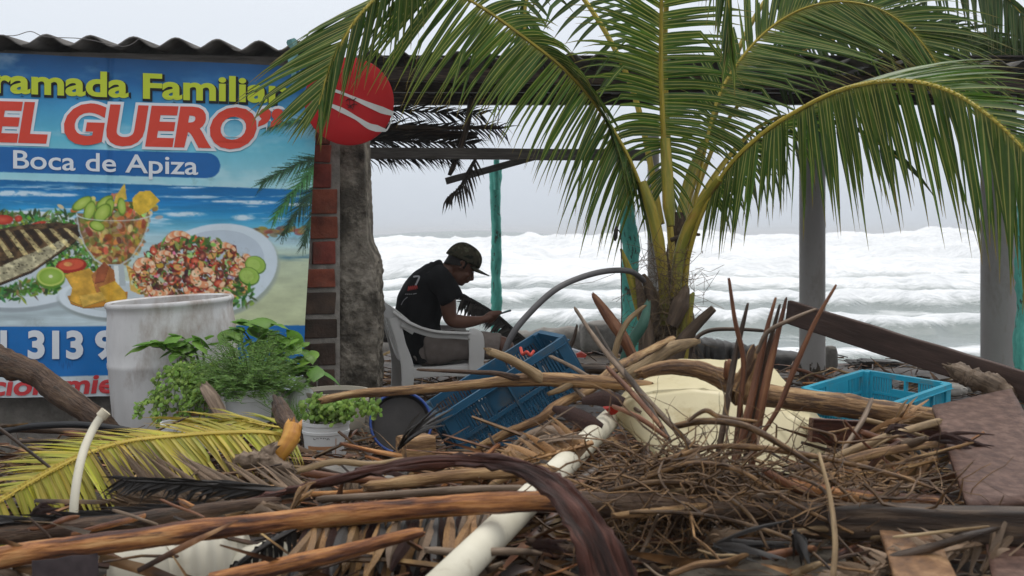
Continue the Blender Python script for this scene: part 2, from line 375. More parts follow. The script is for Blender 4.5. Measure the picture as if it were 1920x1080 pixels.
def wallrun(name, pts, thick, zb, mat, label, cat, seed=0):
    """low wall along (px, py top, Y) points with a crumbled top"""
    mb = MB(); secs = []
    pp = path(pts, 14)
    for i, p in enumerate(pp):
        t = p.z + .03 * noise.noise((i * .5, seed, 0)) + .025 * noise.noise((i * 1.7, seed, 3)); h = (t - zb) / 2
        w = thick / 2 * (1 + .25 * noise.noise((i * .6, seed, 7)))
        secs.append(((p.x, p.y + .05 * noise.noise((i * .8, seed, 5)), zb + h), (0, 1, 0), (0, 0, 1), w, h, 5))
    mb.loft(secs, n=24)
    return props(mb.build(name, mat), label, cat)
wallrun('sea_wall', [(640, 634, 12.6), (760, 630, 12.6), (900, 628, 12.5), (1000, 618, 12.4), (1090, 613, 12.3), (1160, 624, 12.2), (1230, 640, 12)], .45, -.6, m_conc, 'low crumbling grey concrete sea wall behind the teal posts', 'sea wall', 2)
wallrun('sea_wall', [(1225, 637, 11.2), (1300, 632, 11.1), (1370, 642, 11), (1440, 655, 10.9), (1510, 662, 10.8)], .5, -.4, m_conc_dark, 'dark wet low wall stretching behind palm to the slim grey column', 'sea wall', 5)
props(lump('concrete_block', P(1128, 632, 12.0), (.24, .2, .17), m_conc, 'grey concrete block standing up on the sea wall by the teal post', 'concrete block', seed=3, rough=.12))
lump('concrete_stub', P(1557, 672, 10.4), (.055, .06, .11), m_conc, 'small broken brown concrete stub right of the middle grey column', 'concrete stub', seed=8, rough=.15)
lump('rock', P(1655, 690, 10.9), (.26, .16, .07), m_rock, 'black jagged rock at the water edge behind the turquoise crate', 'rock', seed=21, rough=.6)
lump('rock', P(1765, 700, 10.7), (.34, .16, .05), m_rock, 'long flat black rock ridge below the leaning brown plank', 'rock', seed=27, rough=.6)
lump('rock', P(1590, 702, 10.8), (.14, .12, .04), m_rock, 'small low black rock between grey column and jagged rock', 'rock', seed=33, rough=.6)
lump('rubble_slab', P(1790, 728, 8.6), (.15, .15, .03), m_conc, 'thin grey slab lying right of the turquoise crate', 'slab', seed=41, rough=.12)
lump('concrete_lump', P(718, 610, 11), (.10, .1, .16), m_conc_dark, 'dark rounded lump beside the pillar behind the white chair', 'rubble', seed=45, rough=.2)

# ---- posts and columns
m_col = M('painted_concrete', [(.3, (.28, .26, .24)), (.7, (.38, .355, .335))], scale=2.5, detail=7, rough=.6, bump=.12, spots=(5, .54, .12, (.22, .19, .16), .6), stretch=2.5)
def column(name, px, Y, wpx, label, ztop=2.45, stain=True):
    r = wpx / F * Y / 2; x = PX(px, Y); mb = MB()
    mb.tube([(x, Y, gz(x, Y) - .1 + (ztop - gz(x, Y) + .1) * i / 24) for i in range(25)], r, n=36, knob=.008, kscale=3)
    o = thing(name, label, 'column', (x, Y, gz(x, Y)))
    mb.build('shaft', m_col, o)
    if stain:   # mud splashed on the foot of the shaft
        mb = MB(); rr = random.Random(px)
        V = []; n = 90; rows = 26
        for j in range(rows):
            for k in range(n):
                a = 2 * math.pi * k / n; z = gz(x, Y) - .05 + .36 * j / (rows - 1)
                V.append((x + math.cos(a) * (r * 1.006 + .0015), Y + math.sin(a) * (r * 1.006 + .0015), z))
        Fc = []
        for j in range(rows - 1):
            for k in range(n):
                a = 2 * math.pi * (k + .5) / n; z = j / (rows - 1)
                v = noise.noise((math.cos(a) * 2.2 + px, math.sin(a) * 2.2, z * 2.4)) + .5 * noise.noise((math.cos(a) * 7, math.sin(a) * 7 + px, z * 7))
                if v > z * 1.15 - .42: Fc.append((j * n + k, j * n + (k + 1) % n, (j + 1) * n + (k + 1) % n, (j + 1) * n + k))
        mb.add(V, Fc); mb.build('mud_stain', m_mud, o)
    return o
m_mud = M('dried_mud', [(.3, (.035, .026, .018)), (.7, (.11, .085, .06))], scale=14, rough=.9, bump=.4)
column('column', 1523, 10, 48, 'grey round column standing between the palm and the leaning brown plank')
column('column', 1872, 9.2, 63, 'thick grey round column behind lower end of the brown plank', stain=False)
column('column', 1225, 11, 22, 'slim grey column half hidden behind the palm trunk', stain=False)
m_teal = M('teal_paint', [(.28, (.07, .32, .26)), (.55, (.12, .52, .42)), (.8, (.22, .62, .52))], scale=5, detail=8, rough=.65, bump=.5, bscale=14, vec='tc', stretch=3, spots=(3, .58, .04, (.05, .04, .03), .9))
def post(pl, rad, label, Y):
    mb = MB(); pts = [P(a, b, Y) for a, b in pl]; mb.tube(pts, rad, n=14, knob=.22, kscale=5, sub=6, seed=pl[0][0])
    return props(mb.build('wooden_post', m_teal), label, 'post')
post([(929, 318), (929, 360), (930, 420), (931, 470), (930, 520), (932, 560), (929, 600), (930, 650), (931, 690)], [.058, .055, .052, .05, .048, .056, .05, .055, .06], 'thin turquoise wooden post right of the seated man', 11)
post([(1174, 300), (1175, 370), (1179, 430), (1184, 470), (1180, 520), (1181, 580), (1186, 620), (1188, 660), (1188, 700)], [.06, .062, .075, .08, .07, .075, .085, .09, .09], 'knobbly turquoise wooden post behind the palm trunk', 9.8)
post([(1926, 380), (1925, 470), (1922, 520), (1926, 580), (1922, 650), (1925, 720), (1925, 760)], [.07, .075, .08, .078, .08, .08, .08], 'turquoise post cut by the right edge behind the thick column', 8.6)
# splint and diagonal brace on the thin post
m_grey = M('grey_wood', [(.25, (.05, .043, .038)), (.55, (.11, .098, .088)), (.8, (.19, .175, .16))], scale=9, detail=7, rough=.8, bump=.5, vec='tc', stretch=9, spots=(3, .6, .15, (.03, .025, .02), .6))
m_dkwood = M('dark_wet_wood', [(.3, (.009, .006, .004)), (.5, (.034, .020, .012)), (.68, (.12, .078, .048))], scale=9, detail=7, rough=.65, rough2=.4, bump=.5, vec='tc', stretch=8)
def board(name, p0, p1, w, t, mat, label=None, cat=None, up=None, parent=None, group=None, jit=.003, segs=14):
    """a plank from p0 to p1: w across (along up), t thick, with slight bow and nicked edges"""
    p0, p1 = Vector(p0), Vector(p1); d = (p1 - p0); l = d.length; d.normalize()
    up = Vector(up) if up else Vector((0, 0, 1)); up = (up - d * up.dot(d)).normalized(); sd_ = d.cross(up)
    mb = MB(); secs = []
    for i in range(segs + 1):
        f = i / segs; c = p0 + d * l * f + up * jit * noise.noise((f * 4, l, p0.x)) + sd_ * jit * noise.noise((f * 3, l, p0.x + 5))
        secs.append((c, up, sd_, w / 2 * (1 + .5 * jit * 10 * noise.noise((f * 9, p0.y, 1))), t / 2, 9))
    mb.loft(secs, n=24)
    o = mb.build(name, mat, parent)
    return props(o, label, cat, group)
mb = MB(); mb.tube([P(931, 300, 10.9), P(931, 356, 10.9)], .028, n=10); 
props(mb.build('splint', m_teal), 'short teal splint nailed on top of the thin turquoise post', 'splint')
board('brace', P(836, 340, 10.6), P(1010, 292, 10.7), .065, .05, m_grey, 'grey diagonal brace crossing the top of the thin turquoise post', 'brace')
board('beam', P(688, 287, 8.2), P(1215, 291, 8.4), .082, .07, m_grey, 'long grey wooden beam running from the pillar to the palm', 'beam')

# ---- the eating-place roof: dark flat roof on purlins behind, corrugated sheets
m_asb = M('fibre_cement', [(.25, (.06, .055, .05)), (.5, (.14, .13, .12)), (.8, (.24, .225, .21))], scale=4, detail=9, rough=.85, bump=.4, spots=(2.2, .5, .2, (.03, .027, .022), .75))
def corrugated(x0, x1, front, back, wl, amp, parent, sheets=1.0, seed=0):
    """sheets of corrugated roofing; front(x), back(x) -> (Y, z)"""
    x = x0; k = 0
    while x < x1 - 1e-6:
        xe = min(x + sheets, x1); n = max(int((xe - x) / wl * 12), 4); mb = MB(); V = []
        dz = .004 * (k % 2) + .002; rows = 5; fj = .03 * noise.noise((k * 3.1, seed, 0))
        for j in range(rows):
            for i in range(n + 1):
                X = x - .03 + (xe - x + .06) * i / n; a = front(X); b = back(X); f = j / (rows - 1)
                y = (a[0] + fj) * (1 - f) + b[0] * f; z = a[1] * (1 - f) + b[1] * f
                V.append((X, y, z + dz + amp * math.sin(2 * math.pi * X / wl + seed) + .006 * noise.noise((X * 3, y, seed))))
        Fc = [(j * (n + 1) + i, j * (n + 1) + i + 1, (j + 1) * (n + 1) + i + 1, (j + 1) * (n + 1) + i) for j in range(rows - 1) for i in range(n)]
        mb.add(V, Fc); o = mb.build('corrugated_sheet', m_asb, parent, solid=.009)
        x = xe; k += 1
r1 = thing('shelter_roof', 'dark flat shelter roof of corrugated sheets held up by the grey columns', 'roof', (2, 9, 2.5))
corrugated(-1.05, 6.6, lambda x: (7.6, PZ(106 + (x / 4) * 16, 7.6)), lambda x: (10.6, 2.68), .19, .024, r1, sheets=1.05, seed=1)
board('fascia', P(640, 136, 7.75), P(2200, 168, 7.75), .10, .05, m_dkwood, parent=r1, segs=30)
board('purlin', (-1.2, 8.7, 2.50), (6.8, 8.8, 2.50), .15, .07, m_dkwood, parent=r1, segs=30)
board('purlin', (-1.4, 10.0, 2.55), (6.8, 10.0, 2.55), .15, .09, m_dkwood, parent=r1, segs=30)
for xr in (-.7, .9, 2.4, 3.9, 5.4):
    board('rafter', (xr, 7.7, 2.515), (xr, 10.5, 2.62), .08, .06, m_dkwood, parent=r1)
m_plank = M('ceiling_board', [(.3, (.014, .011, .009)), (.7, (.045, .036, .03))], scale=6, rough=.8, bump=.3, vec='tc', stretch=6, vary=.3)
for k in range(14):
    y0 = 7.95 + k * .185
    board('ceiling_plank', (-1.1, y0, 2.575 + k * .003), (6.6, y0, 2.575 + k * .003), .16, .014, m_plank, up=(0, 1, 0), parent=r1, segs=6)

# ---- the wall behind the banner
WX0, WY0, WK = PX(0, 5.9), 5.9, .33
def WP(px, py, off=0.0):
    """pixel -> point on the banner plane, off metres in front of it"""
    a = (px - CX) / F; Y = (WY0 - WX0 * WK) / (1 - a * WK)
    p = P(px, py, Y); nrm = Vector((WK, -1, 0)).normalized(); return p + nrm * off
WN = Vector((WK, -1, 0)).normalized(); WT = Vector((1, WK, 0)).normalized()
m_mortar = M('mortar', [(.3, (.13, .118, .10)), (.7, (.28, .255, .225))], scale=14, detail=8, rough=.95, bump=.8, bscale=50)
m_brick = M('red_brick', [(.3, (.085, .022, .015)), (.5, (.19, .045, .028)), (.75, (.28, .082, .052))], scale=9, detail=8, rough=.9, bump=.5, bscale=45, vary=.18, hue=.008, spots=(4, .56, .15, (.10, .055, .04), .7))
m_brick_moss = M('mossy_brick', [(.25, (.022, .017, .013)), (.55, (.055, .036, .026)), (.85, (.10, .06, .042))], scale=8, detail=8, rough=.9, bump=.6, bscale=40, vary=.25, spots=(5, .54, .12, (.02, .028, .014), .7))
wall = thing('brick_wall', 'red brick wall end behind the banner, mossy and dark towards its base', 'wall', WP(600, 800, -.2))
mb = MB(); c0 = WP(-260, 500, -.24); c1 = WP(644, 500, -.24); cc = (c0 + c1) / 2
mb.box((cc.x, cc.y, 1.17), WT * (c1 - c0).length / 2, WN * .118, Vector((0, 0, 1.15))); mb.build('mortar_core', m_mortar, wall)
rb = random.Random(4)
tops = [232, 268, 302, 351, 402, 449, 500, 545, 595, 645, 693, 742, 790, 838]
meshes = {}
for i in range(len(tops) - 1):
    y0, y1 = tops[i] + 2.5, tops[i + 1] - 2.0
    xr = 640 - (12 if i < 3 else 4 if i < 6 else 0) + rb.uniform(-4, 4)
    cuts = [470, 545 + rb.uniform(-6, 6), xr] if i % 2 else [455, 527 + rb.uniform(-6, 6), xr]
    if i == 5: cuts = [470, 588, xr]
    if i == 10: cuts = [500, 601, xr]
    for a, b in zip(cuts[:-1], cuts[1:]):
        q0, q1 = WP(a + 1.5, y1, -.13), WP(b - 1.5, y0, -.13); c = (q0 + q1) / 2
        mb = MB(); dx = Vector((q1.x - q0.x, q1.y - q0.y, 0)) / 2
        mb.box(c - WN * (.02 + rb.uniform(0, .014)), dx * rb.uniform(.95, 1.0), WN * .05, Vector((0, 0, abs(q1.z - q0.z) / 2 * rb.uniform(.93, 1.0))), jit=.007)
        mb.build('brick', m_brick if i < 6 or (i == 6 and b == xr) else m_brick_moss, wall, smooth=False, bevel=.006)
# rough cast column that the wall ends on
def pillar():
    ysx = [255, 290, 330, 380, 430, 452, 463, 474, 490, 520, 560, 600, 640, 690, 740, 800, 860]
    lf = [v - 22 for v in (627, 628, 630, 634, 640, 640, 640, 641, 643, 646, 649, 647, 643, 637, 633, 632, 632)]
    rt = [v - 8 for v in (689, 690, 691, 693, 695, 696, 700, 706, 711, 713, 714, 715, 715, 714, 713, 713, 713)]
    Yc = 6.62; secs = []; mb = MB(); n = 112; V = []; rows = 170
    for j in range(rows):
        py = 252 + (862 - 252) * j / (rows - 1)
        x0 = PX(np.interp(py, ysx, lf), Yc); x1 = PX(np.interp(py, ysx, rt), Yc); z = PZ(py, Yc); low = min(max((py - 455) / 40, 0), 1)
        for k in range(n):
            q = n // 4; f_ = (k % q) / q * 2 - 1; x, y = ((1, f_), (-f_, 1), (-1, -f_), (f_, -1))[k // q]; ct, st = x / math.hypot(x, y), y / math.hypot(x, y)
            p = Vector(((x0 + x1) / 2 + x * (x1 - x0) / 2, Yc + .17 + y * (.16 + .012 * low), z))
            d = Vector((ct, st, 0))
            g = noise.noise(p * 5) * .2 + noise.noise(p * 16) * .55 + noise.noise(p * 40) * .6
            edge = 1.6 if x < -.7 else 1.0
            p += d * g * (.009 + .013 * low) * edge
            V.append(p)
    Fc = [(j * n + k, (j + 1) * n + k, (j + 1) * n + (k + 1) % n, j * n + (k + 1) % n) for j in range(rows - 1) for k in range(n)]
    Fc += [tuple(range(n)), tuple(range((rows - 1) * n + n - 1, (rows - 1) * n - 1, -1))]
    mb.add(V, Fc); return mb
m_pillar = M('cast_concrete', [(.3, (.035, .030, .023)), (.43, (.13, .112, .088)), (.55, (.24, .21, .168)), (.7, (.36, .32, .26))], scale=8, detail=12, rough=.95, bump=.9, bscale=38, spots=(3.0, .50, .10, (.045, .038, .028), .8), bdist=.035)
props(pillar().build('concrete_pillar', m_pillar), 'rough grey concrete pillar with a crumbling edge, beneath the red disc sign', 'pillar')

# roof over the banner
r2 = thing('lean_to_roof', 'grey corrugated fibre cement roof edge above the printed banner', 'roof', WP(200, 90))
wl = (WP(330, 90) - WP(252, 90)).length
def fr2(x):
    px = CX + F * x / (WY0 + (x - WX0) * WK); p = WP(px, 82 + px * .018, .10); return (p.y, p.z)
corrugated(WP(-330, 90).x, WP(594, 90).x, fr2, lambda x: (fr2(x)[0] + 2.6, fr2(x)[1] + .10), wl * .95, .027, r2, sheets=.93, seed=.4)
board('fascia', WP(-330, 103, -.03), WP(640, 122, -.03), .085, .045, m_grey, parent=r2, segs=30)
m_wire = M('wire', (.10, .09, .085), rough=.6, bump=0)
mb = MB(); mb.tube([WP(-20, 72, .14), WP(30, 76, .15), WP(62, 68, .15), WP(90, 78, .15), WP(160, 82, .16), WP(232, 96, .16), WP(262, 80, .15)], .0022, n=5, sub=4)
props(mb.build('loose_wire', m_wire), 'loose thin wire straggling along the corrugated roof edge', 'wire')
# turquoise rag and cord tied at the corner
m_rag = M('turquoise_rag', [(.3, (.10, .24, .24)), (.7, (.2, .38, .37))], scale=12, rough=.85, bump=.5)
mb = MB(); pts = [WP(540, 80, .13), WP(548, 105, .12), WP(544, 130, .11), WP(552, 160, .10)]
pp, _ = smooth_path([Vector(p) for p in pts], [0] * 4, 5); mb.strip(pp, [.04 + .02 * math.sin(i) for i in range(len(pp))], WT, fold=.3)
mb.tube([WP(548, 95, .14), WP(556, 130, .13), WP(556, 172, .12)], .003, n=5, sub=4)
props(mb.build('rag', m_rag), 'torn turquoise rag tied at the roof corner beside the banner', 'rag')
# ---- spray haze over beach and sea, in one closed box
mb = MB(); mb.box((0, 3990, 1.2), (6200, 0, 0), (0, 4200, 0), (0, 0, 5.6))
hz_m = bpy.data.materials.new('sea_haze'); hz_m.use_nodes = True; hn = hz_m.node_tree; hn.nodes.clear()
ho = hn.nodes.new('ShaderNodeOutputMaterial'); hv = hn.nodes.new('ShaderNodeVolumePrincipled'); hv.inputs['Color'].default_value = (.92, .94, .96, 1); hv.inputs['Density'].default_value = .0012; hv.inputs['Anisotropy'].default_value = .2
hn.links.new(hv.outputs[0], ho.inputs['Volume'])
hz_o = mb.build('haze', hz_m, smooth=False); hz_o['kind'] = 'stuff'
# ================================================================== printed banner
def paint_banner():
    """the printed artwork as a colour raster in numpy (it is flat print): x -160..600, y 90..752, two samples per photo pixel"""
    X0, Y0, S = -160, 90, 2; Wd, Hd = 760 * S, 662 * S
    yy, xx = np.mgrid[0:Hd, 0:Wd].astype(np.float32); xx = xx / S + X0; yy = yy / S + Y0
    rs = np.random.RandomState(5)
    def vn(sx, sy, seed=0, oct=4):
        r = np.random.RandomState(seed); xq, yq = xx[::2, ::2], yy[::2, ::2]; out = np.zeros(xq.shape, np.float32); amp = 1; tot = 0
        for o in range(oct):
            gx = int(760 / sx) + 3; gy = int(662 / sy) + 3; g = r.rand(gy, gx).astype(np.float32)
            u = (xq - X0) / sx; v = (yq - Y0) / sy; i = u.astype(int); j = v.astype(int); fu = u - i; fv = v - j
            fu = fu * fu * (3 - 2 * fu); fv = fv * fv * (3 - 2 * fv)
            i = np.clip(i, 0, gx - 2); j = np.clip(j, 0, gy - 2)
            out += amp * (g[j, i] * (1 - fu) * (1 - fv) + g[j, i + 1] * fu * (1 - fv) + g[j + 1, i] * (1 - fu) * fv + g[j + 1, i + 1] * fu * fv)
            tot += amp; amp *= .55; sx /= 2; sy /= 2
        return np.repeat(np.repeat(out / tot, 2, 0), 2, 1)
    img = np.zeros((Hd, Wd, 3), np.float32)
    def C(c): return np.array(c, np.float32)
    def mix(mask, c):
        img[:] = img * (1 - mask[..., None]) + (C(c) if not isinstance(c, np.ndarray) or c.ndim == 1 else c) * mask[..., None]
    def sub(x0, x1, y0, y1):
        a = max(int((y0 - Y0) * S) - 2, 0); b = min(int((y1 - Y0) * S) + 3, Hd); c = max(int((x0 - X0) * S) - 2, 0); d = min(int((x1 - X0) * S) + 3, Wd)
        return slice(a, b), slice(c, d)
    def ell(cx, cy, rx, ry, rot, c, al=1.0, soft=1.2, c2=None):
        R = max(rx, ry) + 3; s = sub(cx - R, cx + R, cy - R, cy + R); x = xx[s] - cx; y = yy[s] - cy
        if x.size == 0: return
        t = math.radians(rot); u = x * math.cos(t) + y * math.sin(t); v = -x * math.sin(t) + y * math.cos(t)
        d = np.sqrt((u / rx) ** 2 + (v / ry) ** 2)
        m = np.clip((1 - d) * min(rx, ry) / soft + .5, 0, 1) * al
        col = C(c)
        if c2 is not None: col = C(c) * np.clip(d, 0, 1)[..., None] + C(c2) * (1 - np.clip(d, 0, 1))[..., None]
        img[s] = img[s] * (1 - m[..., None]) + col * m[..., None]
    def poly(pts, c, al=1.0, tex=None):
        xs = [p[0] for p in pts]; ys_ = [p[1] for p in pts]; s = sub(min(xs), max(xs), min(ys_), max(ys_)); x = xx[s]; y = yy[s]
        if x.size == 0: return
        ins = np.zeros(x.shape, bool)
        for i in range(len(pts)):
            (ax, ay), (bx, by) = pts[i], pts[i - 1]
            if ay == by: continue
            ins ^= ((ay > y) != (by > y)) & (x < (bx - ax) * (y - ay) / (by - ay) + ax)
        m = ins.astype(np.float32) * al; col = C(c)
        if tex is not None: col = C(c) * (1 + tex[s][..., None])
        img[s] = img[s] * (1 - m[..., None]) + col * m[..., None]
    def arc(cx, cy, r, w, a0, a1, c, c2, n=14):
        for i in range(n):
            a = math.radians(a0 + (a1 - a0) * i / (n - 1)); f = i / (n - 1); q = w * (1 - .45 * abs(2 * f - .7))
            ell(cx + math.cos(a) * r, cy + math.sin(a) * r * .8, q, q * .9, 0, [k1 * (.5 + .5 * math.cos(i * 2)) + k2 * (.5 - .5 * math.cos(i * 2)) for k1, k2 in zip(c, c2)])
    # sky of the print
    n1, n2 = vn(150, 40, 1), vn(60, 26, 2); tilt = yy - xx * .03
    stops = [(90, (22, 62, 104)), (150, (30, 92, 145)), (200, (62, 140, 180)), (260, (96, 176, 198)), (335, (150, 196, 206))]
    for k in range(3): img[..., k] = np.interp(tilt, [s[0] for s in stops], [s[1][k] for s in stops])
    cl = np.clip((n1 * .6 + n2 * .5 - .52) * 5, 0, 1) * np.clip(1 - np.abs(tilt - 205) / 90, 0, 1) * .7; mix(cl, (176, 205, 214))
    cl = np.clip((n1 * .5 + n2 * .6 - .56) * 6, 0, 1) * np.clip(1 - np.abs(tilt - 110) / 35, 0, 1) * .6 * (xx < 200); mix(cl, (150, 160, 170))
    cl = np.clip((n2 - .45) * 4, 0, 1) * np.clip((tilt - 230) / 60, 0, 1) * .4; mix(cl, (190, 214, 218))
    # sea of the print
    hz = 337 + xx * .033; sea_ = np.clip((yy - hz) * 1.5, 0, 1); d = yy - hz; base = np.zeros_like(img)
    st = [(0, (22, 96, 150)), (25, (24, 112, 172)), (50, (40, 132, 182)), (75, (92, 166, 194)), (95, (160, 192, 202)), (140, (176, 194, 192)), (190, (190, 198, 172)), (260, (196, 202, 160))]
    for k in range(3): base[..., k] = np.interp(d, [s[0] for s in st], [s[1][k] for s in st])
    base *= (0.88 + .24 * vn(70, 6, 7))[..., None]
    mix(sea_, base)
    w1 = vn(90, 9, 9, 5); w = np.clip((w1 - .60) * 7, 0, 1) * np.clip(d / 12, 0, 1) * np.clip((105 - d) / 30, 0, 1); mix(w * .75, (206, 220, 228))
    for cx, cy, rx, ry in ((30, 363, 75, 7), (110, 366, 50, 4), (345, 402, 48, 6), (480, 380, 50, 5), (430, 378, 60, 3), (350, 352, 40, 2.5), (455, 408, 26, 7), (560, 384, 40, 4)):
        m = np.clip(1 - np.sqrt(((xx - cx) / rx) ** 2 + ((yy - cy) / ry) ** 2), 0, 1) * np.clip(vn(12, 5, int(cx)) * 2.4 - .4, 0, 1); mix(np.clip(m * 2, 0, .9), (205, 218, 226))
    sn = vn(40, 14, 12); sand = np.clip((d - 100) / 30, 0, 1) * np.clip((xx - 300) / 80, 0, 1); mix(sand * .7, (np.array([178, 186, 148], np.float32) * (0.86 + .3 * sn[..., None])))
    m = np.clip(1 - np.abs(yy - 482) / 9, 0, 1) * np.clip((xx - 440) / 60, 0, 1) * np.clip(vn(50, 6, 14) * 3 - 1, 0, 1); mix(m * .8, (40, 92, 128))
    # bleached table top at the lower left
    m = np.clip((yy - 545) / 14, 0, 1) * np.clip((320 - xx) / 40, 0, 1); mix(m, np.array([170, 184, 188], np.float32) * (.82 + .36 * vn(90, 8, 15)[..., None]))
    # rocks, palm leaf
    for i in range(70):
        a = rs.rand(); ell(448 + a * 130, 438 - a * 8 + rs.randn() * 4, 8, 3.2, rs.randint(-12, 12), [c * (.6 + .6 * rs.rand()) for c in (140, 118, 78)], .85)
    def fr(x0, y0, x1, y1, n, ln, c):
        for i in range(n):
            f = i / n; x = x0 + (x1 - x0) * f; y = y0 + (y1 - y0) * f - 26 * f * (1 - f)
            for sg in (-1, 1):
                a = math.atan2(y1 - y0, x1 - x0) + sg * (.75 - .4 * f) + rs.randn() * .08; l = ln * (1 - .5 * f) * (.7 + .5 * rs.rand())
                ex, ey = x + math.cos(a) * l, y + math.sin(a) * l + 8
                nx_, ny_ = -math.sin(a) * 1.5, math.cos(a) * 1.5; k = .55 + .9 * rs.rand()
                poly([(x + nx_, y + ny_), (x - nx_, y - ny_), (ex, ey)], [q * k for q in c], .9)
    fr(606, 228, 500, 242, 26, 38, (52, 92, 62)); fr(604, 296, 488, 345, 34, 46, (40, 70, 44)); fr(608, 300, 512, 410, 34, 50, (52, 96, 48)); fr(606, 340, 528, 440, 30, 46, (34, 56, 36)); fr(604, 360, 566, 462, 26, 40, (40, 64, 44))
    # ---- plates
    ell(40, 492, 172, 92, -4, (150, 160, 165), 1, 3); ell(38, 486, 170, 90, -4, (202, 212, 218), 1, 2); ell(38, 480, 150, 76, -4, (186, 196, 202))
    ell(398, 512, 126, 86, -14, (150, 160, 150), 1, 6); ell(396, 506, 125, 84, -14, (196, 208, 216), 1, 2); ell(392, 500, 104, 66, -14, (178, 190, 200))
    ell(214, 566, 104, 37, 3, (140, 150, 150), 1, 4); ell(212, 560, 102, 36, 3, (204, 214, 220), 1, 2); ell(212, 556, 88, 28, 3, (184, 194, 198))
    greens = [(58, 98, 38), (92, 132, 50), (40, 72, 30), (120, 152, 70), (74, 116, 58)]
    def leafy(n, f):
        for i in range(n):
            x, y = f(); c = greens[rs.randint(5)]; a = rs.randint(180); ell(x, y, 3 + 7 * rs.rand(), 1.4 + 2 * rs.rand(), a, [q * (.7 + .6 * rs.rand()) for q in c], .9)
    leafy(260, lambda: (rs.uniform(-90, 142), rs.uniform(398, 428))); leafy(260, lambda: (rs.uniform(90, 182), rs.uniform(455, 520))); leafy(240, lambda: (lambda t: (-60 + 170 * t, 552 - 14 * t + rs.randn() * 7))(rs.rand()))
    for x, y, rx, ry, r in ((6, 412, 20, 9, 0), (-50, 414, 22, 10, 0), (72, 420, 16, 4, -14), (36, 410, 7, 6, 0)): ell(x, y, rx, ry, r, (170, 44, 34), 1, 1.5, (205, 96, 70))
    # grilled fish
    fish = [(-120, 500), (-60, 455), (0, 432), (50, 424), (110, 420), (148, 424), (156, 434), (140, 456), (110, 478), (60, 512), (0, 536), (-60, 552), (-120, 552)]
    poly(fish, (40, 32, 24)); poly([(x, y - 3) for x, y in fish], (86, 66, 44), 1, (vn(14, 8, 21) - .5) * 1.6)
    poly([(-120, 540), (-60, 526), (0, 500), (60, 474), (110, 452), (135, 446), (110, 472), (60, 506), (0, 530), (-60, 546)], (178, 172, 140), .9, (vn(8, 6, 22) - .5) * .9)
    for i in range(8):
        x = -70 + i * 27; poly([(x, 436 - i * 1.2), (x + 7, 434 - i), (x + 44, 492 - i * 5), (x + 34, 494 - i * 5)], (196, 182, 128), .75, (vn(7, 7, 23) - .5)); poly([(x + 14, 436 - i), (x + 24, 433 - i), (x + 44, 470 - i * 4), (x + 38, 478 - i * 4)], (36, 28, 22), .75)
    for i in range(260): x = rs.uniform(-80, 150); y = 470 - x * .25 + rs.uniform(-40, 50); ell(x, y, 1.2 + rs.rand(), 1, 0, (44, 40, 26), .7)
    ell(134, 498, 29, 14, -6, (150, 38, 30), 1, 1.5); ell(134, 496, 24, 10, -6, (196, 82, 56)); ell(128, 495, 8, 4, 0, (214, 150, 90))
    ell(96, 521, 27, 20, 0, (84, 128, 38), 1, 1.5); ell(96, 518, 26, 18, 0, (176, 192, 96)); ell(96, 518, 22, 14.5, 0, (128, 164, 56), 1, 1.5, (160, 186, 92)); ell(96, 518, 4, 3, 0, (214, 222, 180))
    # glass of ceviche
    bowl = [(144, 400), (149, 432), (160, 462), (178, 486), (196, 497), (224, 498), (246, 484), (264, 456), (276, 428), (284, 396)]
    poly(bowl, (128, 100, 66), .95)
    pal = [(196, 140, 84), (150, 84, 50), (206, 188, 128), (104, 112, 48), (176, 120, 60), (120, 66, 40), (190, 170, 90)]
    for i in range(420):
        t = rs.rand(); y = 404 + 92 * t; hw = np.interp(y, [400, 432, 462, 486, 497], [68, 62, 50, 32, 16]); x = 213 + rs.uniform(-1, 1) * hw
        ell(x, y, 3 + 7 * rs.rand(), 2 + 4 * rs.rand(), rs.randint(180), [q * (.7 + .5 * rs.rand()) for q in pal[rs.randint(7)]], .75, 1.5)
    for i in range(120): ell(214 + rs.randn() * 34, 392 + rs.randn() * 9, 4 + 4 * rs.rand(), 3 + 2 * rs.rand(), rs.randint(180), [q * (.75 + .5 * rs.rand()) for q in [(176, 140, 76), (70, 92, 36), (206, 190, 130), (160, 90, 50)][rs.randint(4)]], .9)
    poly([(218, 366), (234, 344), (238, 374), (212, 384)], (206, 174, 70), 1, (vn(9, 9, 31) - .5) * .4); poly([(248, 372), (262, 359), (282, 358), (300, 376), (280, 396), (262, 404), (250, 392)], (208, 172, 56), 1, (vn(9, 9, 32) - .5) * .35)
    for x, y, rx, ry, r in ((154, 382, 21, 10, -32), (168, 396, 10, 20, 18), (196, 380, 19, 9, -38), (204, 390, 9, 19, 16), (192, 400, 13, 21, 40), (228, 388, 8, 17, -6), (182, 424, 15, 9, 20)):
        ell(x, y, rx, ry, r, (84, 116, 34), 1, 1.2); ell(x + .6, y - .6, rx * .86, ry * .84, r, (146, 172, 68), 1, 2, (176, 194, 98))
    for k in (-1, 1):   # rim and sides of the glass
        pass
    for i in range(80):
        a = math.pi * i / 79; ell(214 + 70 * math.cos(a), 402 + 12 * math.sin(a), 1.6, 1.0, 0, (196, 206, 206), .7)
    for i in range(len(bowl) - 1):
        for t in np.linspace(0, 1, 14): ell(bowl[i][0] * (1 - t) + bowl[i + 1][0] * t, bowl[i][1] * (1 - t) + bowl[i + 1][1] * t, 1.7, 1.7, 0, (184, 198, 204), .6)
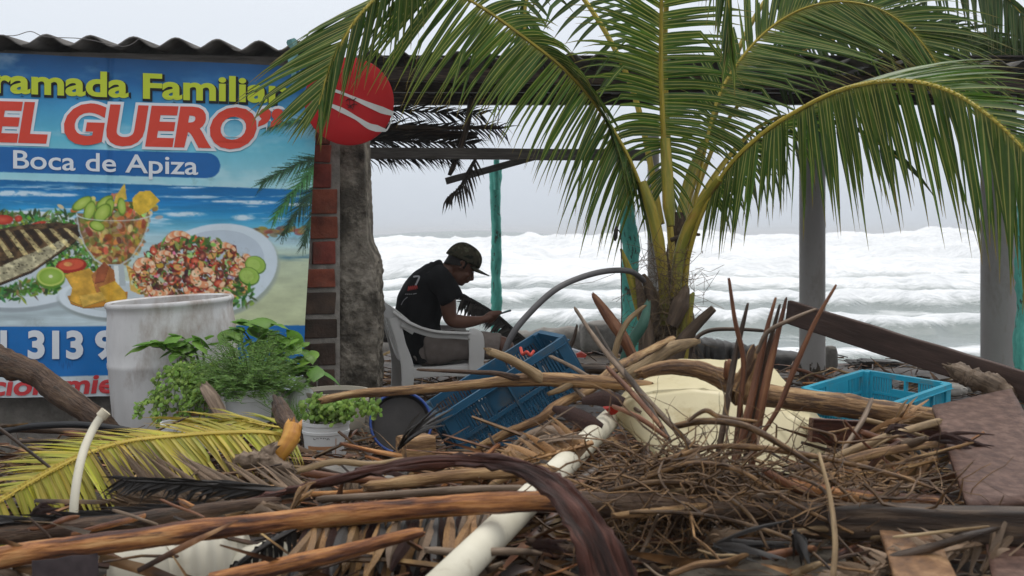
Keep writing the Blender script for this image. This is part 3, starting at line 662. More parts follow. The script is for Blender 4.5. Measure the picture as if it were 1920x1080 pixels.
    poly([(204, 496), (232, 496), (236, 536), (206, 536)], (166, 176, 178)); poly([(214, 498), (222, 498), (224, 534), (214, 534)], (212, 218, 214)); poly([(204, 498), (208, 498), (210, 534), (206, 534)], (84, 84, 76))
    # tortilla chips
    t = (vn(16, 12, 41) - .5) * .5
    for pg, c in (([(128, 556), (160, 548), (240, 548), (236, 572), (160, 578), (134, 570)], (176, 120, 44)), ([(122, 516), (168, 504), (182, 520), (180, 560), (150, 572), (132, 564), (136, 540)], (198, 152, 58)), ([(172, 516), (196, 494), (214, 508), (218, 540), (212, 556), (184, 560)], (172, 110, 60)), ([(186, 540), (216, 528), (234, 548), (240, 572), (204, 580)], (204, 160, 56)), ([(150, 556), (190, 548), (200, 562), (156, 576)], (212, 172, 78)), ([(182, 506), (196, 492), (204, 502), (196, 528), (178, 532)], (146, 80, 50))):
        poly(pg, [q * .72 for q in c]); poly([(x, y - 1.5) for x, y in pg], c, 1, t)
    for i in range(5): poly([(236 + i * 2, 496 + i * 4), (244 + i * 3, 500 + i * 3), (264 + i * 3, 530 + i * 4), (276, 538 + i * 3), (262, 544 + i * 2), (244, 528 + i * 4)], [(206, 172, 90), (170, 124, 52), (210, 178, 98), (160, 116, 50), (204, 168, 84)][i], .95)
    # shrimp salad
    pal = [(176, 58, 40), (204, 112, 70), (214, 190, 152), (66, 66, 34), (84, 36, 40), (196, 150, 70), (220, 206, 176), (110, 50, 34), (92, 104, 44)]
    def heap():
        while True:
            x, y = rs.uniform(246, 476), rs.uniform(446, 574)
            if ((x - 360) / 112) ** 2 + ((y - 524) / (78 if y < 524 else 46)) ** 2 < 1: return x, y
    for i in range(1100):
        x, y = heap(); c = pal[rs.randint(9)]; ell(x, y, 2 + 6 * rs.rand(), 1.6 + 3.6 * rs.rand(), rs.randint(180), [q * (.6 + .5 * rs.rand()) for q in c], .9)
    for i in range(42):
        x, y = heap(); ell(x, y, 9, 6.5, rs.randint(180), (120, 42, 32)); ell(x, y - 1, 8, 5.5, rs.randint(180), [(180, 62, 42), (206, 176, 90), (86, 40, 44)][rs.randint(3)], 1, 2, (214, 130, 96))
    for (x, y, r, w, a0, a1) in ((272, 502, 15, 8, 150, 400), (298, 536, 20, 8, 30, 170), (382, 520, 18, 9, 60, 380), (372, 536, 26, 9, 20, 170), (420, 478, 22, 7, 210, 330), (438, 500, 17, 8, -70, 120), (336, 458, 24, 7, 200, 330), (430, 540, 16, 9, 0, 220), (310, 486, 14, 7, 160, 340), (452, 490, 14, 7, -60, 100)):
        arc(x, y, r, w + 1.4, a0, a1, (130, 60, 40), (150, 80, 54)); arc(x, y - 1, r, w, a0, a1, (222, 200, 168), (214, 132, 88))
    for i in range(260):
        x, y = heap(); ell(x, y, 2.4 * rs.rand() + 1, 1.2, rs.randint(180), [(46, 60, 28), (226, 214, 190), (80, 100, 44)][rs.randint(3)], .9)
    for x, y in ((478, 496), (466, 517)): ell(x, y + 1, 20, 17, 20, (70, 108, 34)); ell(x, y, 18.5, 15, 20, (150, 180, 82), 1, 2, (124, 160, 58)); ell(x - 3, y, 12, 10, 20, (166, 190, 100), .7)
    leafy(40, lambda: (rs.uniform(425, 475), rs.uniform(530, 575))); leafy(26, lambda: (rs.uniform(300, 420), rs.uniform(446, 462)))
    # ---- flat colour fields
    t0 = xx * .030; m = (np.clip((412 - 23 - xx) + .5, 0, 1) * np.clip(yy - (276 + t0) + .5, 0, 1) * np.clip((323 + t0) - yy + .5, 0, 1)); dd = np.sqrt((xx - 389) ** 2 + (yy - (299.5 + t0)) ** 2); m = np.maximum(m, np.clip(23.5 - dd, 0, 1)); mix(m, (26, 92, 154))
    m = np.clip(yy - (611 - xx * .004), 0, 1) * np.clip((706 - xx * .012) - yy, 0, 1); mix(m, np.array([22, 100, 166], np.float32) * (.95 + .1 * vn(80, 60, 51)[..., None]))
    m = np.clip(yy - (706 - xx * .012), 0, 1); mix(m, (184, 192, 196))
    for i in range(9): ell(112 + i * 3 + rs.randn(), 682 + rs.randn() * 2, .6, 3.5, 0, (16, 60, 110), .8)
    img *= (.97 + .06 * vn(30, 30, 61))[..., None]
    def look(px, py):
        i = np.clip(((px - X0) * S).astype(int), 1, Wd - 2); j = np.clip(((py - Y0) * S).astype(int), 1, Hd - 2)
        c = (img[j, i] + img[j + 1, i] + img[j, i + 1] + img[j + 1, i + 1]) / 4 / 255
        return np.where(c <= .04045, c / 12.92, ((c + .055) / 1.055) ** 2.4)
    return look
PRINT_GAIN = 1.25
def fold(px, py):
    return .030 + .006 * np.sin(px * .017 + .6) + .005 * np.sin(px * .031 + py * .006) - .012 * np.exp(-((px - 207) / 5.0) ** 2) + .010 * np.exp(-((py - 735) / 40.0) ** 2) * np.sin(px * .06)
def build_banner():
    look = paint_banner(); nx, ny = 500, 430
    u, v = np.meshgrid(np.linspace(0, 1, nx), np.linspace(0, 1, ny))
    top = lambda x: 101 + x * .045; bot = lambda x: np.interp(x, [-160, 0, 210, 567], [742, 744, 742, 728])
    py0 = 100 + v * 640; xr = np.interp(py0, [100, 240, 460, 600, 740], [592, 590, 579, 571, 566])
    px = -160 + u * (xr + 160); py = top(px) + v * (bot(px) - top(px))
    col = look(px.ravel(), py.ravel()) * PRINT_GAIN
    off = fold(px, py)
    a = (px - CX) / F; Y = (WY0 - WX0 * WK) / (1 - a * WK)
    V = np.stack([a * Y + WN.x * off, Y + WN.y * off, CH + (HY - py) / F * Y], -1).reshape(-1, 3)
    i = np.arange(ny - 1)[:, None] * nx + np.arange(nx - 1)[None, :]; Fc = np.stack([i, i + nx, i + nx + 1, i + 1], -1).reshape(-1, 4)
    o = thing('banner', 'large printed seafood restaurant banner hung on the brick wall', 'banner', WP(200, 745, .03))
    me = bpy.data.meshes.new('canvas'); me.from_pydata((V - np.array(o.location)).tolist(), [], Fc.tolist()); me.polygons.foreach_set('use_smooth', [True] * len(Fc))
    at = me.attributes.new('Col', 'FLOAT_COLOR', 'POINT'); at.data.foreach_set('color', np.concatenate([col, np.ones((len(col), 1))], 1).astype(np.float32).ravel())
    cv = bpy.data.objects.new('canvas', me); COL.objects.link(cv); cv.parent = o
    me.materials.append(M('banner_print', [(.3, (.90, .90, .89)), (.7, (1, 1, 1))], rough=.55, attr=True, bump=.12, bscale=9, scale=5, spec=.3, spots=(7, .60, .10, (.62, .60, .55), .5), bdist=.02))
    lm = {}
    def mat(c):
        if c not in lm: lm[c] = M('print_ink', tuple(min(k * PRINT_GAIN, .9) for k in srgb(*c)), rough=.55, bump=0, spec=.3)
        return lm[c]
    def text(s, x0, y0, x1, y1, caph, layers, shear=0.0, fit=1.0, name='lettering', ybot=None):
        """s set on the baseline (x0,y0)-(x1,y1) in photo pixels; layers: (offset, colour, lift, dx, dy)"""
        ref = None
        for offs, c, lift, dx, dy in layers:
            cu = bpy.data.curves.new(name, 'FONT'); cu.body = s; cu.size = 1; cu.offset = offs; cu.fill_mode = 'FRONT'; cu.resolution_u = 4
            to = bpy.data.objects.new(name, cu); COL.objects.link(to)
            dg = bpy.context.evaluated_depsgraph_get(); dg.update(); tm = bpy.data.meshes.new_from_object(to.evaluated_get(dg)); bpy.data.objects.remove(to)
            co = np.empty(len(tm.vertices) * 3); tm.vertices.foreach_get('co', co); co = co.reshape(-1, 3)
            if ref is None:   # measured on the plain letters
                cu2 = bpy.data.curves.new(name, 'FONT'); cu2.body = s; cu2.size = 1
                t2 = bpy.data.objects.new(name, cu2); COL.objects.link(t2); dg.update(); dg = bpy.context.evaluated_depsgraph_get(); m2 = bpy.data.meshes.new_from_object(t2.evaluated_get(dg)); bpy.data.objects.remove(t2)
                c2 = np.empty(len(m2.vertices) * 3); m2.vertices.foreach_get('co', c2); c2 = c2.reshape(-1, 3); ref = (c2[:, 0].min(), c2[:, 0].max())
            f = (co[:, 0] - ref[0]) / (ref[1] - ref[0]); k = caph / CAP
            px_ = x0 + (x1 - x0) * f + co[:, 1] * k * shear + dx; py_ = y0 + (y1 - y0) * f - co[:, 1] * k + dy
            off = fold(px_, py_) + .012 * np.exp(-((px_ - 207) / 5.0) ** 2) + lift
            vs_ = [WP(float(a_), float(b_), float(c_)) for a_, b_, c_ in zip(px_, py_, off)]
            if len(layers) > 1 and offs == layers[0][0]:   # the outline behind the letters is one printed field
                mb = MB(); mb.add(vs_, [tuple(p.vertices) for p in tm.polygons]); props(mb.build('lettering_outline', mat(c), o, smooth=False), kind='stuff'); continue
            par = list(range(len(vs_)))                     # each letter a piece of its own (a dot goes with its stem)
            def fd(i):
                while par[i] != i: par[i] = par[par[i]]; i = par[i]
                return i
            for p in tm.polygons:
                for q in p.vertices[1:]: par[fd(q)] = fd(p.vertices[0])
            isl = {}
            for i in range(len(vs_)): isl.setdefault(fd(i), []).append(i)
            grp = []
            for ids in sorted(isl.values(), key=lambda l: -len(l)):
                a0, a1 = co[ids, 0].min(), co[ids, 0].max()
                for g in grp:
                    if min(a1, g[1]) - max(a0, g[0]) > .6 * (a1 - a0): g[2] |= set(ids); break
                else: grp.append([a0, a1, set(ids)])
            for g in grp:
                ids = sorted(g[2]); rm = {q: i for i, q in enumerate(ids)}; mb = MB()
                mb.add([vs_[i] for i in ids], [tuple(rm[q] for q in p.vertices) for p in tm.polygons if p.vertices[0] in g[2]])
                mb.build('letter', mat(c), o, smooth=False)
    cu = bpy.data.curves.new('cap', 'FONT'); cu.body = 'F'; cu.size = 1; to = bpy.data.objects.new('cap', cu); COL.objects.link(to)
    dg = bpy.context.evaluated_depsgraph_get(); dg.update(); tm = bpy.data.meshes.new_from_object(to.evaluated_get(dg)); CAP = max(v.co.y for v in tm.vertices); bpy.data.objects.remove(to)
    Y_, K_, R_, W_ = (170, 182, 48), (20, 22, 26), (190, 62, 46), (196, 200, 204)
    text('Enramada Familiar', -92, 171, 533, 194, 44, [(.058, K_, .004, 2, 3), (.028, Y_, .006, 0, 0)])
    text('“EL GUERO”', -62, 262, 516, 278, 68, [(.095, W_, .004, 0, 0), (.042, R_, .006, 0, 0)], shear=.16)
    text('Boca de Apiza', 27, 316, 370, 328, 33, [(.012, W_, .005, 0, 0)])
    text('Tel. 313 9', -76, 668, 212, 669, 47, [(.04, (16, 70, 124), .004, 2, 2), (.042, W_, .006, 0, 0)])
    text('Estacionamiento', -118, 741, 300, 733, 34, [(.03, (176, 54, 58), .005, 0, 0)], shear=.16)
    return o
build_banner()
# red disc sign that hangs on the pillar
m_red = M('red_enamel', [(.3, (.32, .007, .010)), (.7, (.43, .011, .013))], scale=4, rough=.55, bump=.04, spots=(14, .66, .04, (.10, .03, .02), .9), spec=.2)
m_white = M('chipped_white_paint', [(.3, (.45, .44, .42)), (.7, (.58, .57, .55))], scale=7, rough=.6, bump=.1)
m_ink0 = M('dark_red_ink', (.06, .008, .008), rough=.6, bump=0)
def disc():
    cY = 6.28; c = P(655, 190, cY); r = 83 / F * cY; nrm = Vector((.12, -1, .05)).normalized(); ax = Vector((1, .12, 0)).normalized(); up = nrm.cross(ax).normalized(); up = up if up.z > 0 else -up
    o = thing('disc_sign', 'round red painted disc sign with white curved stripes', 'sign', c)
    mb = MB(); V = []; n = 72
    for (f, d) in ((1, -.006), (1, .006), (.985, .009), (0.6, .008), (.02, .008)):
        for k in range(n): a = 2 * math.pi * k / n; V.append(c + (ax * math.cos(a) + up * math.sin(a)) * r * f + nrm * d)
    Fc = [(j * n + k, j * n + (k + 1) % n, (j + 1) * n + (k + 1) % n, (j + 1) * n + k) for j in range(4) for k in range(n)] + [tuple(range(n - 1, -1, -1)), tuple(range(4 * n, 5 * n))]
    mb.add(V, Fc); mb.build('disc', m_red, o)
    def mark(name, pl, wd, lift=.0105):
        pts = []
        for (x, y) in pl:
            u = (x - 655) / F * cY; v = (190 - y) / F * cY; pts.append(c + ax * u + up * v + nrm * lift)
        pts, wd = smooth_path(pts, wd, 8)
        mb = MB(); V = []; m = len(pts)
        for i, p in enumerate(pts):
            t = (pts[min(i + 1, m - 1)] - pts[max(i - 1, 0)]).normalized(); s = nrm.cross(t) * wd[i] / F * cY / 2; V += [p - s, p + s]
        mb.add(V, [(2 * i, 2 * i + 1, 2 * i + 3, 2 * i + 2) for i in range(m - 1)]); mb.build(name, m_white, o)
    mark('white_stripe', [(590, 165), (625, 170), (656, 181), (685, 194), (715, 206), (737, 213)], [3, 6, 5, 9, 13, 8])
    mark('white_stripe', [(606, 192), (640, 207), (668, 222), (690, 236), (706, 241), (724, 245)], [3, 10, 7, 11, 13, 4])
    mark('white_stripe', [(724, 245), (731, 232), (736, 215)], [3, 2.4, 3])
    mb = MB()
    for i in range(4):
        for j in range(5):
            x, y = 580 + j * 5.5 + i * 2.5, 176 + i * 7 + j * 2.2
            q = c + ax * ((x - 655) / F * cY) + up * ((190 - y) / F * cY) + nrm * .0115; mb.box(q, ax * .004, up * .0022, nrm * .001)
    mb.build('white_dashes', m_white, o)
    mw = m_white
    for (pl, w) in (([(648, 190), (654, 186), (662, 188), (668, 184)], 1.6), ([(650, 196), (656, 199), (664, 195), (670, 197)], 1.4), ([(652, 203), (658, 200), (662, 206)], 1.4), ([(655, 188), (657, 204)], 1.2), ([(664, 186), (663, 202)], 1.2)):   # small dark writing, no longer legible
        pts = [c + ax * ((x - 655) / F * cY) + up * ((190 - y) / F * cY) + nrm * .0112 for x, y in pl]; mb = MB(); mb.tube(pts, w / 2 / F * cY, n=4, sub=3); props(mb.build('dark_writing', m_ink0, o))
disc()
# ================================================================== coconut palm
lf_mat = leafmat('palm_leaflet', [(.3, (.036, .078, .010)), (.5, (.062, .124, .015)), (.75, (.115, .185, .026))], (.38, .36, .10), (.30, .28, .05), (.30, .19, .05), spots=(9, .70, .04, (.34, .20, .03), .7), rough=.34, trans=.40)
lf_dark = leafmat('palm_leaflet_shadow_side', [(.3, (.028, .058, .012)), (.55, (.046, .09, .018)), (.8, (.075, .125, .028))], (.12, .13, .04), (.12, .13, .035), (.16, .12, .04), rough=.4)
m_rach = M('frond_midrib', [(.25, (.22, .18, .022)), (.55, (.38, .29, .036)), (.8, (.50, .35, .05))], scale=6, rough=.45, bump=.2, vec='tc', stretch=6, spots=(5, .60, .1, (.16, .07, .02), .7))
m_pet = M('petiole', [(.28, (.10, .12, .014)), (.45, (.20, .19, .022)), (.6, (.34, .26, .034)), (.75, (.36, .18, .045))], scale=4, detail=7, rough=.42, bump=.25, vec='tc', stretch=7, spots=(2.5, .55, .10, (.13, .05, .018), .85))
m_bark = M('palm_bark', [(.25, (.020, .014, .009)), (.5, (.058, .038, .023)), (.8, (.13, .09, .055))], scale=14, detail=8, rough=.9, bump=.8, vec='tc', stretch=4)
m_fibre = M('palm_fibre', [(.3, (.05, .033, .018)), (.7, (.16, .11, .062))], scale=20, rough=.95, bump=.5, vary=.4)
class Frond:
    """midrib through pixel/depth points with two rows of leaflets; keys: (t, dx, dy, dY, droop) in photo pixels / metres"""
    def __init__(s, pl, r0, r1, seed=0, sub=10):
        s.pts = path(pl, sub); s.r0, s.r1 = r0, r1; s.rn = random.Random(seed)
        s.cum = [0]
        for a, b in zip(s.pts, s.pts[1:]): s.cum.append(s.cum[-1] + (b - a).length)
        s.len = s.cum[-1]
    def at(s, t):
        d = t * s.len
        i = min(max(int(np.searchsorted(s.cum, d)) - 1, 0), len(s.pts) - 2); f = (d - s.cum[i]) / max(s.cum[i + 1] - s.cum[i], 1e-6)
        return s.pts[i].lerp(s.pts[i + 1], f), (s.pts[i + 1] - s.pts[i]).normalized()
    def tparam(s, k): return s.cum[k] / s.len
    def leaflets(s, keys, n, width=.036, jit=.10, curl=.0, t0=None, t1=None, broken=0.10, fold=.22, gaps=.07):
        ts = [k[0] for k in keys]; out = []; rn = s.rn
        for i in range(n):
            if rn.random() < gaps: continue
            t = ts[0] + (ts[-1] - ts[0]) * (i + .5 + rn.uniform(-.22, .22)) / n
            dx, dy, dY, dr = [float(np.interp(t, ts, [k[q] for k in keys])) for q in (1, 2, 3, 4)]
            p, tg = s.at(t)
            sc = p.y / F
            v = Vector((dx * sc, dY, -dy * sc)); l = v.length * (1 + rn.uniform(-.22, .08) * (1 if rn.random() < .8 else 2)); v.normalize()
            v = (v + Vector((rn.uniform(-1, 1), rn.uniform(-1, 1) * 1.5, rn.uniform(-1, 1))) * jit * .6).normalized()
            w = width * (.75 + .35 * min(l / .5, 1.1)) * (1 + rn.uniform(-.12, .12))
            m = 7; pts = []; q = p - v * .012; d = v.copy(); kink = rn.random() < broken; kk = rn.randint(2, 4)
            pts.append(q.copy())
            for j in range(m):
                q = q + d * l / m; pts.append(q.copy())
                d = (d + Vector((rn.uniform(-.02, .02), rn.uniform(-.02, .02), -dr * (1.7 * (j + 1) / m) / m * 2))).normalized()
                if kink and j == kk: d = (d + Vector((0, 0, -1.1))).normalized()
            prof = [.55, .95, 1.0, .92, .76, .52, .25, .03]
            side = tg - v * tg.dot(v)
            side = side.normalized() if side.length > 1e-4 else v.orthogonal().normalized()
            side = (side + v.cross(side) * rn.uniform(-.45, .45)).normalized()
            mb = MB(); mb.strip(pts, [w * k for k in prof], side, fold=fold); out.append((l, mb))
        return out
    def rib(s, mat, parent, name='midrib', flat=.75):
        mb = MB(); m = len(s.pts); mb.tube(s.pts, [s.r0 + (s.r1 - s.r0) * (i / (m - 1)) ** .7 for i in range(m)], n=8, flat=flat)
        return mb.build(name, mat, parent)
palm = thing('palm_tree', 'young green coconut palm with drooping fronds growing out of the debris', 'palm tree', (PX(1250, 7.1), 7.1, .1))
ALL = []   # (length, builder, midrib, material)
def frond(pl, r0, r1, sides, seed, mat=lf_mat, **kw):
    fr = Frond(pl, r0, r1, seed); rb_ = fr.rib(m_rach, palm, 'frond')
    for keys, n, k2 in sides:
        for l, mb in fr.leaflets(keys, n, **{**kw, **k2}): ALL.append((l * (1 if mat is lf_mat else .3), mb, rb_, mat))
    return fr
# long frond that arches over the disc sign
frond([(1244, 560, 7.05), (1232, 470, 7.0), (1214, 390, 6.95), (1178, 295, 6.85), (1120, 200, 6.7), (1060, 132, 6.5), (985, 72, 6.3), (900, 12, 6.05), (815, -32, 5.8), (740, -30, 5.6), (688, 12, 5.45), (648, 66, 5.4), (618, 128, 5.38), (598, 196, 5.36)], .024, .003, [
    ([(.20, -60, 150, -.1, .5), (.30, -95, 190, -.12, .5), (.38, -105, 170, -.15, .45), (.46, -120, 150, -.15, .35), (.55, -140, 155, -.15, .3), (.64, -150, 190, -.12, .3), (.72, -150, 200, -.1, .25), (.79, -165, 150, -.08, .22), (.85, -215, 90, -.05, .22), (.92, -205, 90, 0, .18), (.965, -140, 105, 0, .15), (1, -40, 90, 0, .1)], 146, {}),
    ([(.20, 35, 130, .1, .5), (.30, 40, 150, .12, .5), (.38, 95, 80, .12, .6), (.46, 105, 40, .15, .8), (.55, 95, -30, .15, .6), (.64, 80, -70, .15, .4), (.72, 45, 0, .1, .3), (.77, -20, 150, .1, .2), (.82, -40, 190, .05, .15), (.90, -50, 200, 0, .12), (.965, -18, 130, 0, .1), (1, 6, 80, 0, .1)], 122, {})], 11, width=.026)
# frond standing upright in the middle
frond([(1266, 560, 7.1), (1258, 450, 7.1), (1248, 330, 7.08), (1242, 220, 7.02), (1239, 120, 6.95), (1240, 20, 6.85), (1242, -90, 6.7)], .036, .013, [
    ([(.34, -70, 110, -.2, .5), (.42, -110, 20, -.25, 1.0), (.52, -170, -20, -.25, .75), (.62, -185, -55, -.25, .5), (.74, -190, -85, -.2, .35), (.86, -190, -110, -.2, .25), (1, -180, -130, -.15, .2)], 60, {'broken': .22}),
    ([(.34, 60, 120, .1, .5), (.42, 120, 20, .1, .7), (.52, 165, 0, .12, .4), (.62, 180, -12, .12, .3), (.74, 185, -25, .12, .22), (.86, 180, -45, .1, .2), (1, 170, -70, .1, .2)], 66, {'broken': .1})], 12, width=.026)
# back frond curling over to the right
frond([(1284, 560, 7.25), (1296, 430, 7.3), (1318, 300, 7.35), (1346, 185, 7.4), (1388, 112, 7.45), (1440, 56, 7.5), (1502, 18, 7.5), (1572, 3, 7.5), (1640, 14, 7.45), (1700, 50, 7.4), (1746, 104, 7.35), (1780, 168, 7.3)], .021, .004, [
    ([(.30, 90, 60, -.1, .5), (.38, 150, 30, -.1, .3), (.46, 235, 30, -.12, .22), (.56, 250, 62, -.12, .18), (.66, 215, 120, -.1, .15), (.76, 145, 165, -.1, .12), (.86, 90, 170, -.08, .12), (.94, 40, 150, -.05, .1), (1, 20, 90, 0, .1)], 124, {}),
    ([(.30, -60, -20, .1, .5), (.40, -40, -95, .1, .3), (.52, 0, -140, .12, .25), (.64, 70, -150, .12, .25), (.76, 190, -80, .12, .3), (.86, 210, 10, .1, .3), (.94, 180, 70, .05, .3), (1, 90, 90, 0, .2)], 104, {})], 13, width=.026)
# front frond hanging like a curtain at the right
F4 = frond([(1272, 600, 7.0), (1284, 510, 6.95), (1312, 410, 6.85), (1362, 318, 6.65), (1428, 252, 6.4), (1500, 205, 6.1), (1570, 171, 5.8), (1640, 154, 5.5), (1715, 153, 5.25), (1785, 173, 5.05), (1850, 214, 4.9), (1908, 268, 4.8), (1965, 340, 4.72), (2010, 430, 4.66)], .025, .004, [
    ([(.22, -30, 120, -.05, .3), (.28, -30, 165, -.05, .3), (.36, -22, 195, -.05, .25), (.44, 0, 215, -.05, .2), (.52, 28, 250, -.05, .16), (.60, 55, 275, -.05, .14), (.70, 72, 300, -.05, .12), (.80, 45, 310, -.05, .1), (.90, 5, 290, 0, .1), (1, -10, 200, 0, .1)], 104, {'width': .036, 'jit': .075, 'fold': .13}),
    ([(.22, 60, 60, .15, .8), (.30, 90, 20, .18, .9), (.38, 150, -40, .2, .55), (.46, 240, -75, .2, .35), (.54, 310, -100, .2, .22), (.62, 310, -85, .2, .18), (.70, 270, -50, .2, .16), (.78, 225, -12, .2, .16), (.88, 170, 40, .1, .16), (1, 100, 90, 0, .1)], 108, {'width': .034, 'jit': .06})], 14)
# fronds half out of sight
frond([(1240, 420, 7.45), (1190, 180, 7.6), (1110, 20, 7.7), (1035, -55, 7.8), (990, -10, 7.8), (984, 55, 7.8)], .032, .014, [
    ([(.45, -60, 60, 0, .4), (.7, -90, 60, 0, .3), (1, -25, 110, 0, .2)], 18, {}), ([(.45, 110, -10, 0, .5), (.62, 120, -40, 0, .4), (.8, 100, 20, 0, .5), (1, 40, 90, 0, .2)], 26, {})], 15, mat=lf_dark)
frond([(1262, 420, 7.3), (1246, 120, 7.2), (1262, -70, 6.9), (1320, -150, 6.5), (1358, -90, 6.25), (1366, -10, 6.2), (1370, 60, 6.2)], .034, .004, [
    ([(.72, -20, 190, 0, .1), (.85, -14, 190, 0, .1), (1, -6, 110, 0, .1)], 18, {}), ([(.72, 10, 200, 0, .1), (.85, 12, 190, 0, .1), (1, 12, 120, 0, .1)], 18, {}),
    ], 16)
frond([(1276, 420, 7.5), (1400, 60, 7.8), (1530, -90, 8.0), (1660, -110, 8.1), (1780, -75, 8.2), (1880, -10, 8.3), (1950, 70, 8.3)], .03, .004, [
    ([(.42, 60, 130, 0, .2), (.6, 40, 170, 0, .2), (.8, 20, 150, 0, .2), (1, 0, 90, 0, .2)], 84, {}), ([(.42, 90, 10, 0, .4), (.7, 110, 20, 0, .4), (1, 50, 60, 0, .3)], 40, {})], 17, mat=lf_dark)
frond([(1284, 430, 7.6), (1350, 250, 7.8), (1450, 130, 8.0), (1580, 70, 8.2), (1730, 70, 8.3), (1880, 120, 8.4), (2010, 210, 8.4)], .022, .004, [
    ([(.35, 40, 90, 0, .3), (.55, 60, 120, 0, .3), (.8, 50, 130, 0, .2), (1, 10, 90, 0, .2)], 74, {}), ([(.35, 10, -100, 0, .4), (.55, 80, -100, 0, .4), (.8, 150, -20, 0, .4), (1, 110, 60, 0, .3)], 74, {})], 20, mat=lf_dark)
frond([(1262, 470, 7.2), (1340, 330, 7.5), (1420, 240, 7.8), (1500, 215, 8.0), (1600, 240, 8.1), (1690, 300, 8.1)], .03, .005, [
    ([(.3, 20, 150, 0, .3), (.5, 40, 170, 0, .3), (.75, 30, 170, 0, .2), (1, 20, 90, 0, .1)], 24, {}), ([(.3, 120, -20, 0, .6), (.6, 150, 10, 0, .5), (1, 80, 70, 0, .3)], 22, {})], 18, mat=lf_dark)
# the 280 longest leaflets are pieces of their own, the rest one mesh
ALL.sort(key=lambda q: -q[0])
for l, mb, rb_, mt in ALL[:290]: mb.build('leaflet', mt, rb_)
for mt in (lf_mat, lf_dark):
    rest = MB()
    for l, mb, rb_, m_ in ALL[290:]:
        if m_ is mt: rest.add(mb.v, mb.f, mb.t)
    props(rest.build('leaflets', mt, palm), kind='stuff')
# petioles, trunk, torn leaf bases
def pet(pl, wd, label=None, name='petiole', flat=1.0, mat=m_pet, cut=True):
    mb = MB(); pts = [P(*q) for q in pl]; rad = [w / 2 / F * q[2] for w, q in zip(wd, pl)]
    mb.tube(pts, rad, n=14, sub=6, flat=flat, knob=.06, kscale=8, seed=pl[0][0] * .01)
    return mb.build(name, mat, palm)
mb = MB(); mb.tube([P(1262, 800, 7.1), P(1258, 660, 7.1), P(1260, 580, 7.12), P(1268, 480, 7.15), P(1274, 400, 7.2)], [.18, .15, .10, .065, .035], n=22, knob=.35, kscale=9, sub=8); mb.build('trunk', m_bark, palm)
pet([(1247, 610, 6.92), (1243, 520, 6.9), (1234, 450, 6.88), (1220, 390, 6.88), (1204, 340, 6.88)], [20, 20, 23, 23, 15])
pet([(1258, 424, 6.93), (1254, 390, 6.95), (1251, 330, 6.98), (1247, 260, 7.0)], [14, 23, 22, 19])
pet([(1266, 560, 6.9), (1272, 490, 6.92), (1290, 430, 6.9), (1320, 378, 6.82), (1350, 335, 6.68)], [20, 21, 24, 21, 14])
pet([(1274, 470, 7.2), (1278, 400, 7.22), (1290, 340, 7.3), (1318, 270, 7.35)], [18, 18, 17, 13])
pet([(1278, 690, 6.85), (1284, 610, 6.85), (1290, 575, 6.84), (1301, 548, 6.84)], [30, 28, 22, 4])
pet([(1202, 600, 6.95), (1194, 560, 6.95), (1180, 510, 6.95), (1164, 466, 6.95)], [14, 17, 16, 4])
m_stub = M('dry_leaf_base', [(.25, (.035, .024, .017)), (.55, (.10, .068, .045)), (.8, (.19, .135, .09))], scale=7, detail=8, rough=.8, bump=.5, vec='tc', stretch=6)
for pl, wd in (([(1210, 660, 6.9), (1206, 590, 6.9), (1200, 545, 6.9), (1194, 512, 6.9)], [26, 20, 15, 7]), ([(1262, 680, 6.8), (1280, 640, 6.78), (1310, 605, 6.75), (1338, 578, 6.72)], [34, 26, 20, 14]),
               ([(1212, 690, 6.8), (1215, 640, 6.8), (1214, 600, 6.82)], [20, 24, 18]), ([(1260, 610, 6.8), (1276, 570, 6.8), (1288, 538, 6.82)], [24, 34, 10]), ([(1226, 600, 6.9), (1220, 550, 6.92), (1205, 515, 6.95)], [26, 24, 10]),
               ([(1292, 660, 6.85), (1296, 610, 6.88), (1294, 580, 6.9)], [22, 18, 8]), ([(1258, 450, 7.05), (1290, 440, 7.0), (1312, 440, 6.95)], [9, 8, 5])):
    pet(pl, wd, name='leaf_base', mat=m_stub)
mb = MB(); rn = random.Random(3)
for i in range(420):
    a = P(rn.gauss(1248, 26), rn.uniform(470, 680), 6.86 + rn.uniform(-.06, .06)); d = Vector((rn.gauss(0, .10), rn.uniform(-.1, .02), rn.gauss(-.02, .09)))
    mb.tube([a, a + d * .5 + Vector((0, -.01, rn.gauss(0, .02))), a + d], .0016, n=3)
props(mb.build('fibres', m_fibre, palm), kind='stuff')
# loose stubs and rods by the palm foot are separate debris
def stick(pl, wd, mat, label, name='stick', cat='stick', n=10, knob=.12, ks=8, sub=6, group=None, flat=1.0):
    mb = MB(); pts = [P(*q) for q in pl]; rad = [w / 2 / F * lerp_list([q[2] for q in pl], i / max(len(wd) - 1, 1)) for i, w in enumerate(wd)]
    n = max(n, 14); mb.tube(pts, rad, n=n, knob=knob, kscale=ks, sub=sub * 2, seed=pl[0][0] * .013 + pl[0][1] * .007, flat=flat)
    if knob > .05:
        rj = random.Random(int(pl[0][0] * 7 + pl[0][1])); m = len(mb.v) // n
        for end, i0, i1 in ((0, 0, 1), (m - 1, m - 1, m - 2)):    # splintered ends
            t = sum((Vector(mb.v[i0 * n + k]) - Vector(mb.v[i1 * n + k]) for k in range(n)), Vector()).normalized(); c = sum((Vector(mb.v[i0 * n + k]) for k in range(n)), Vector()) / n
            for k in range(n):
                p = Vector(mb.v[i0 * n + k]); r = (p - c).length; mb.v[i0 * n + k] = tuple(c + (p - c) * rj.uniform(.45, .95) + t * r * rj.uniform(-.3, 1.5))
    return props(mb.build(name, mat), label, cat, group)
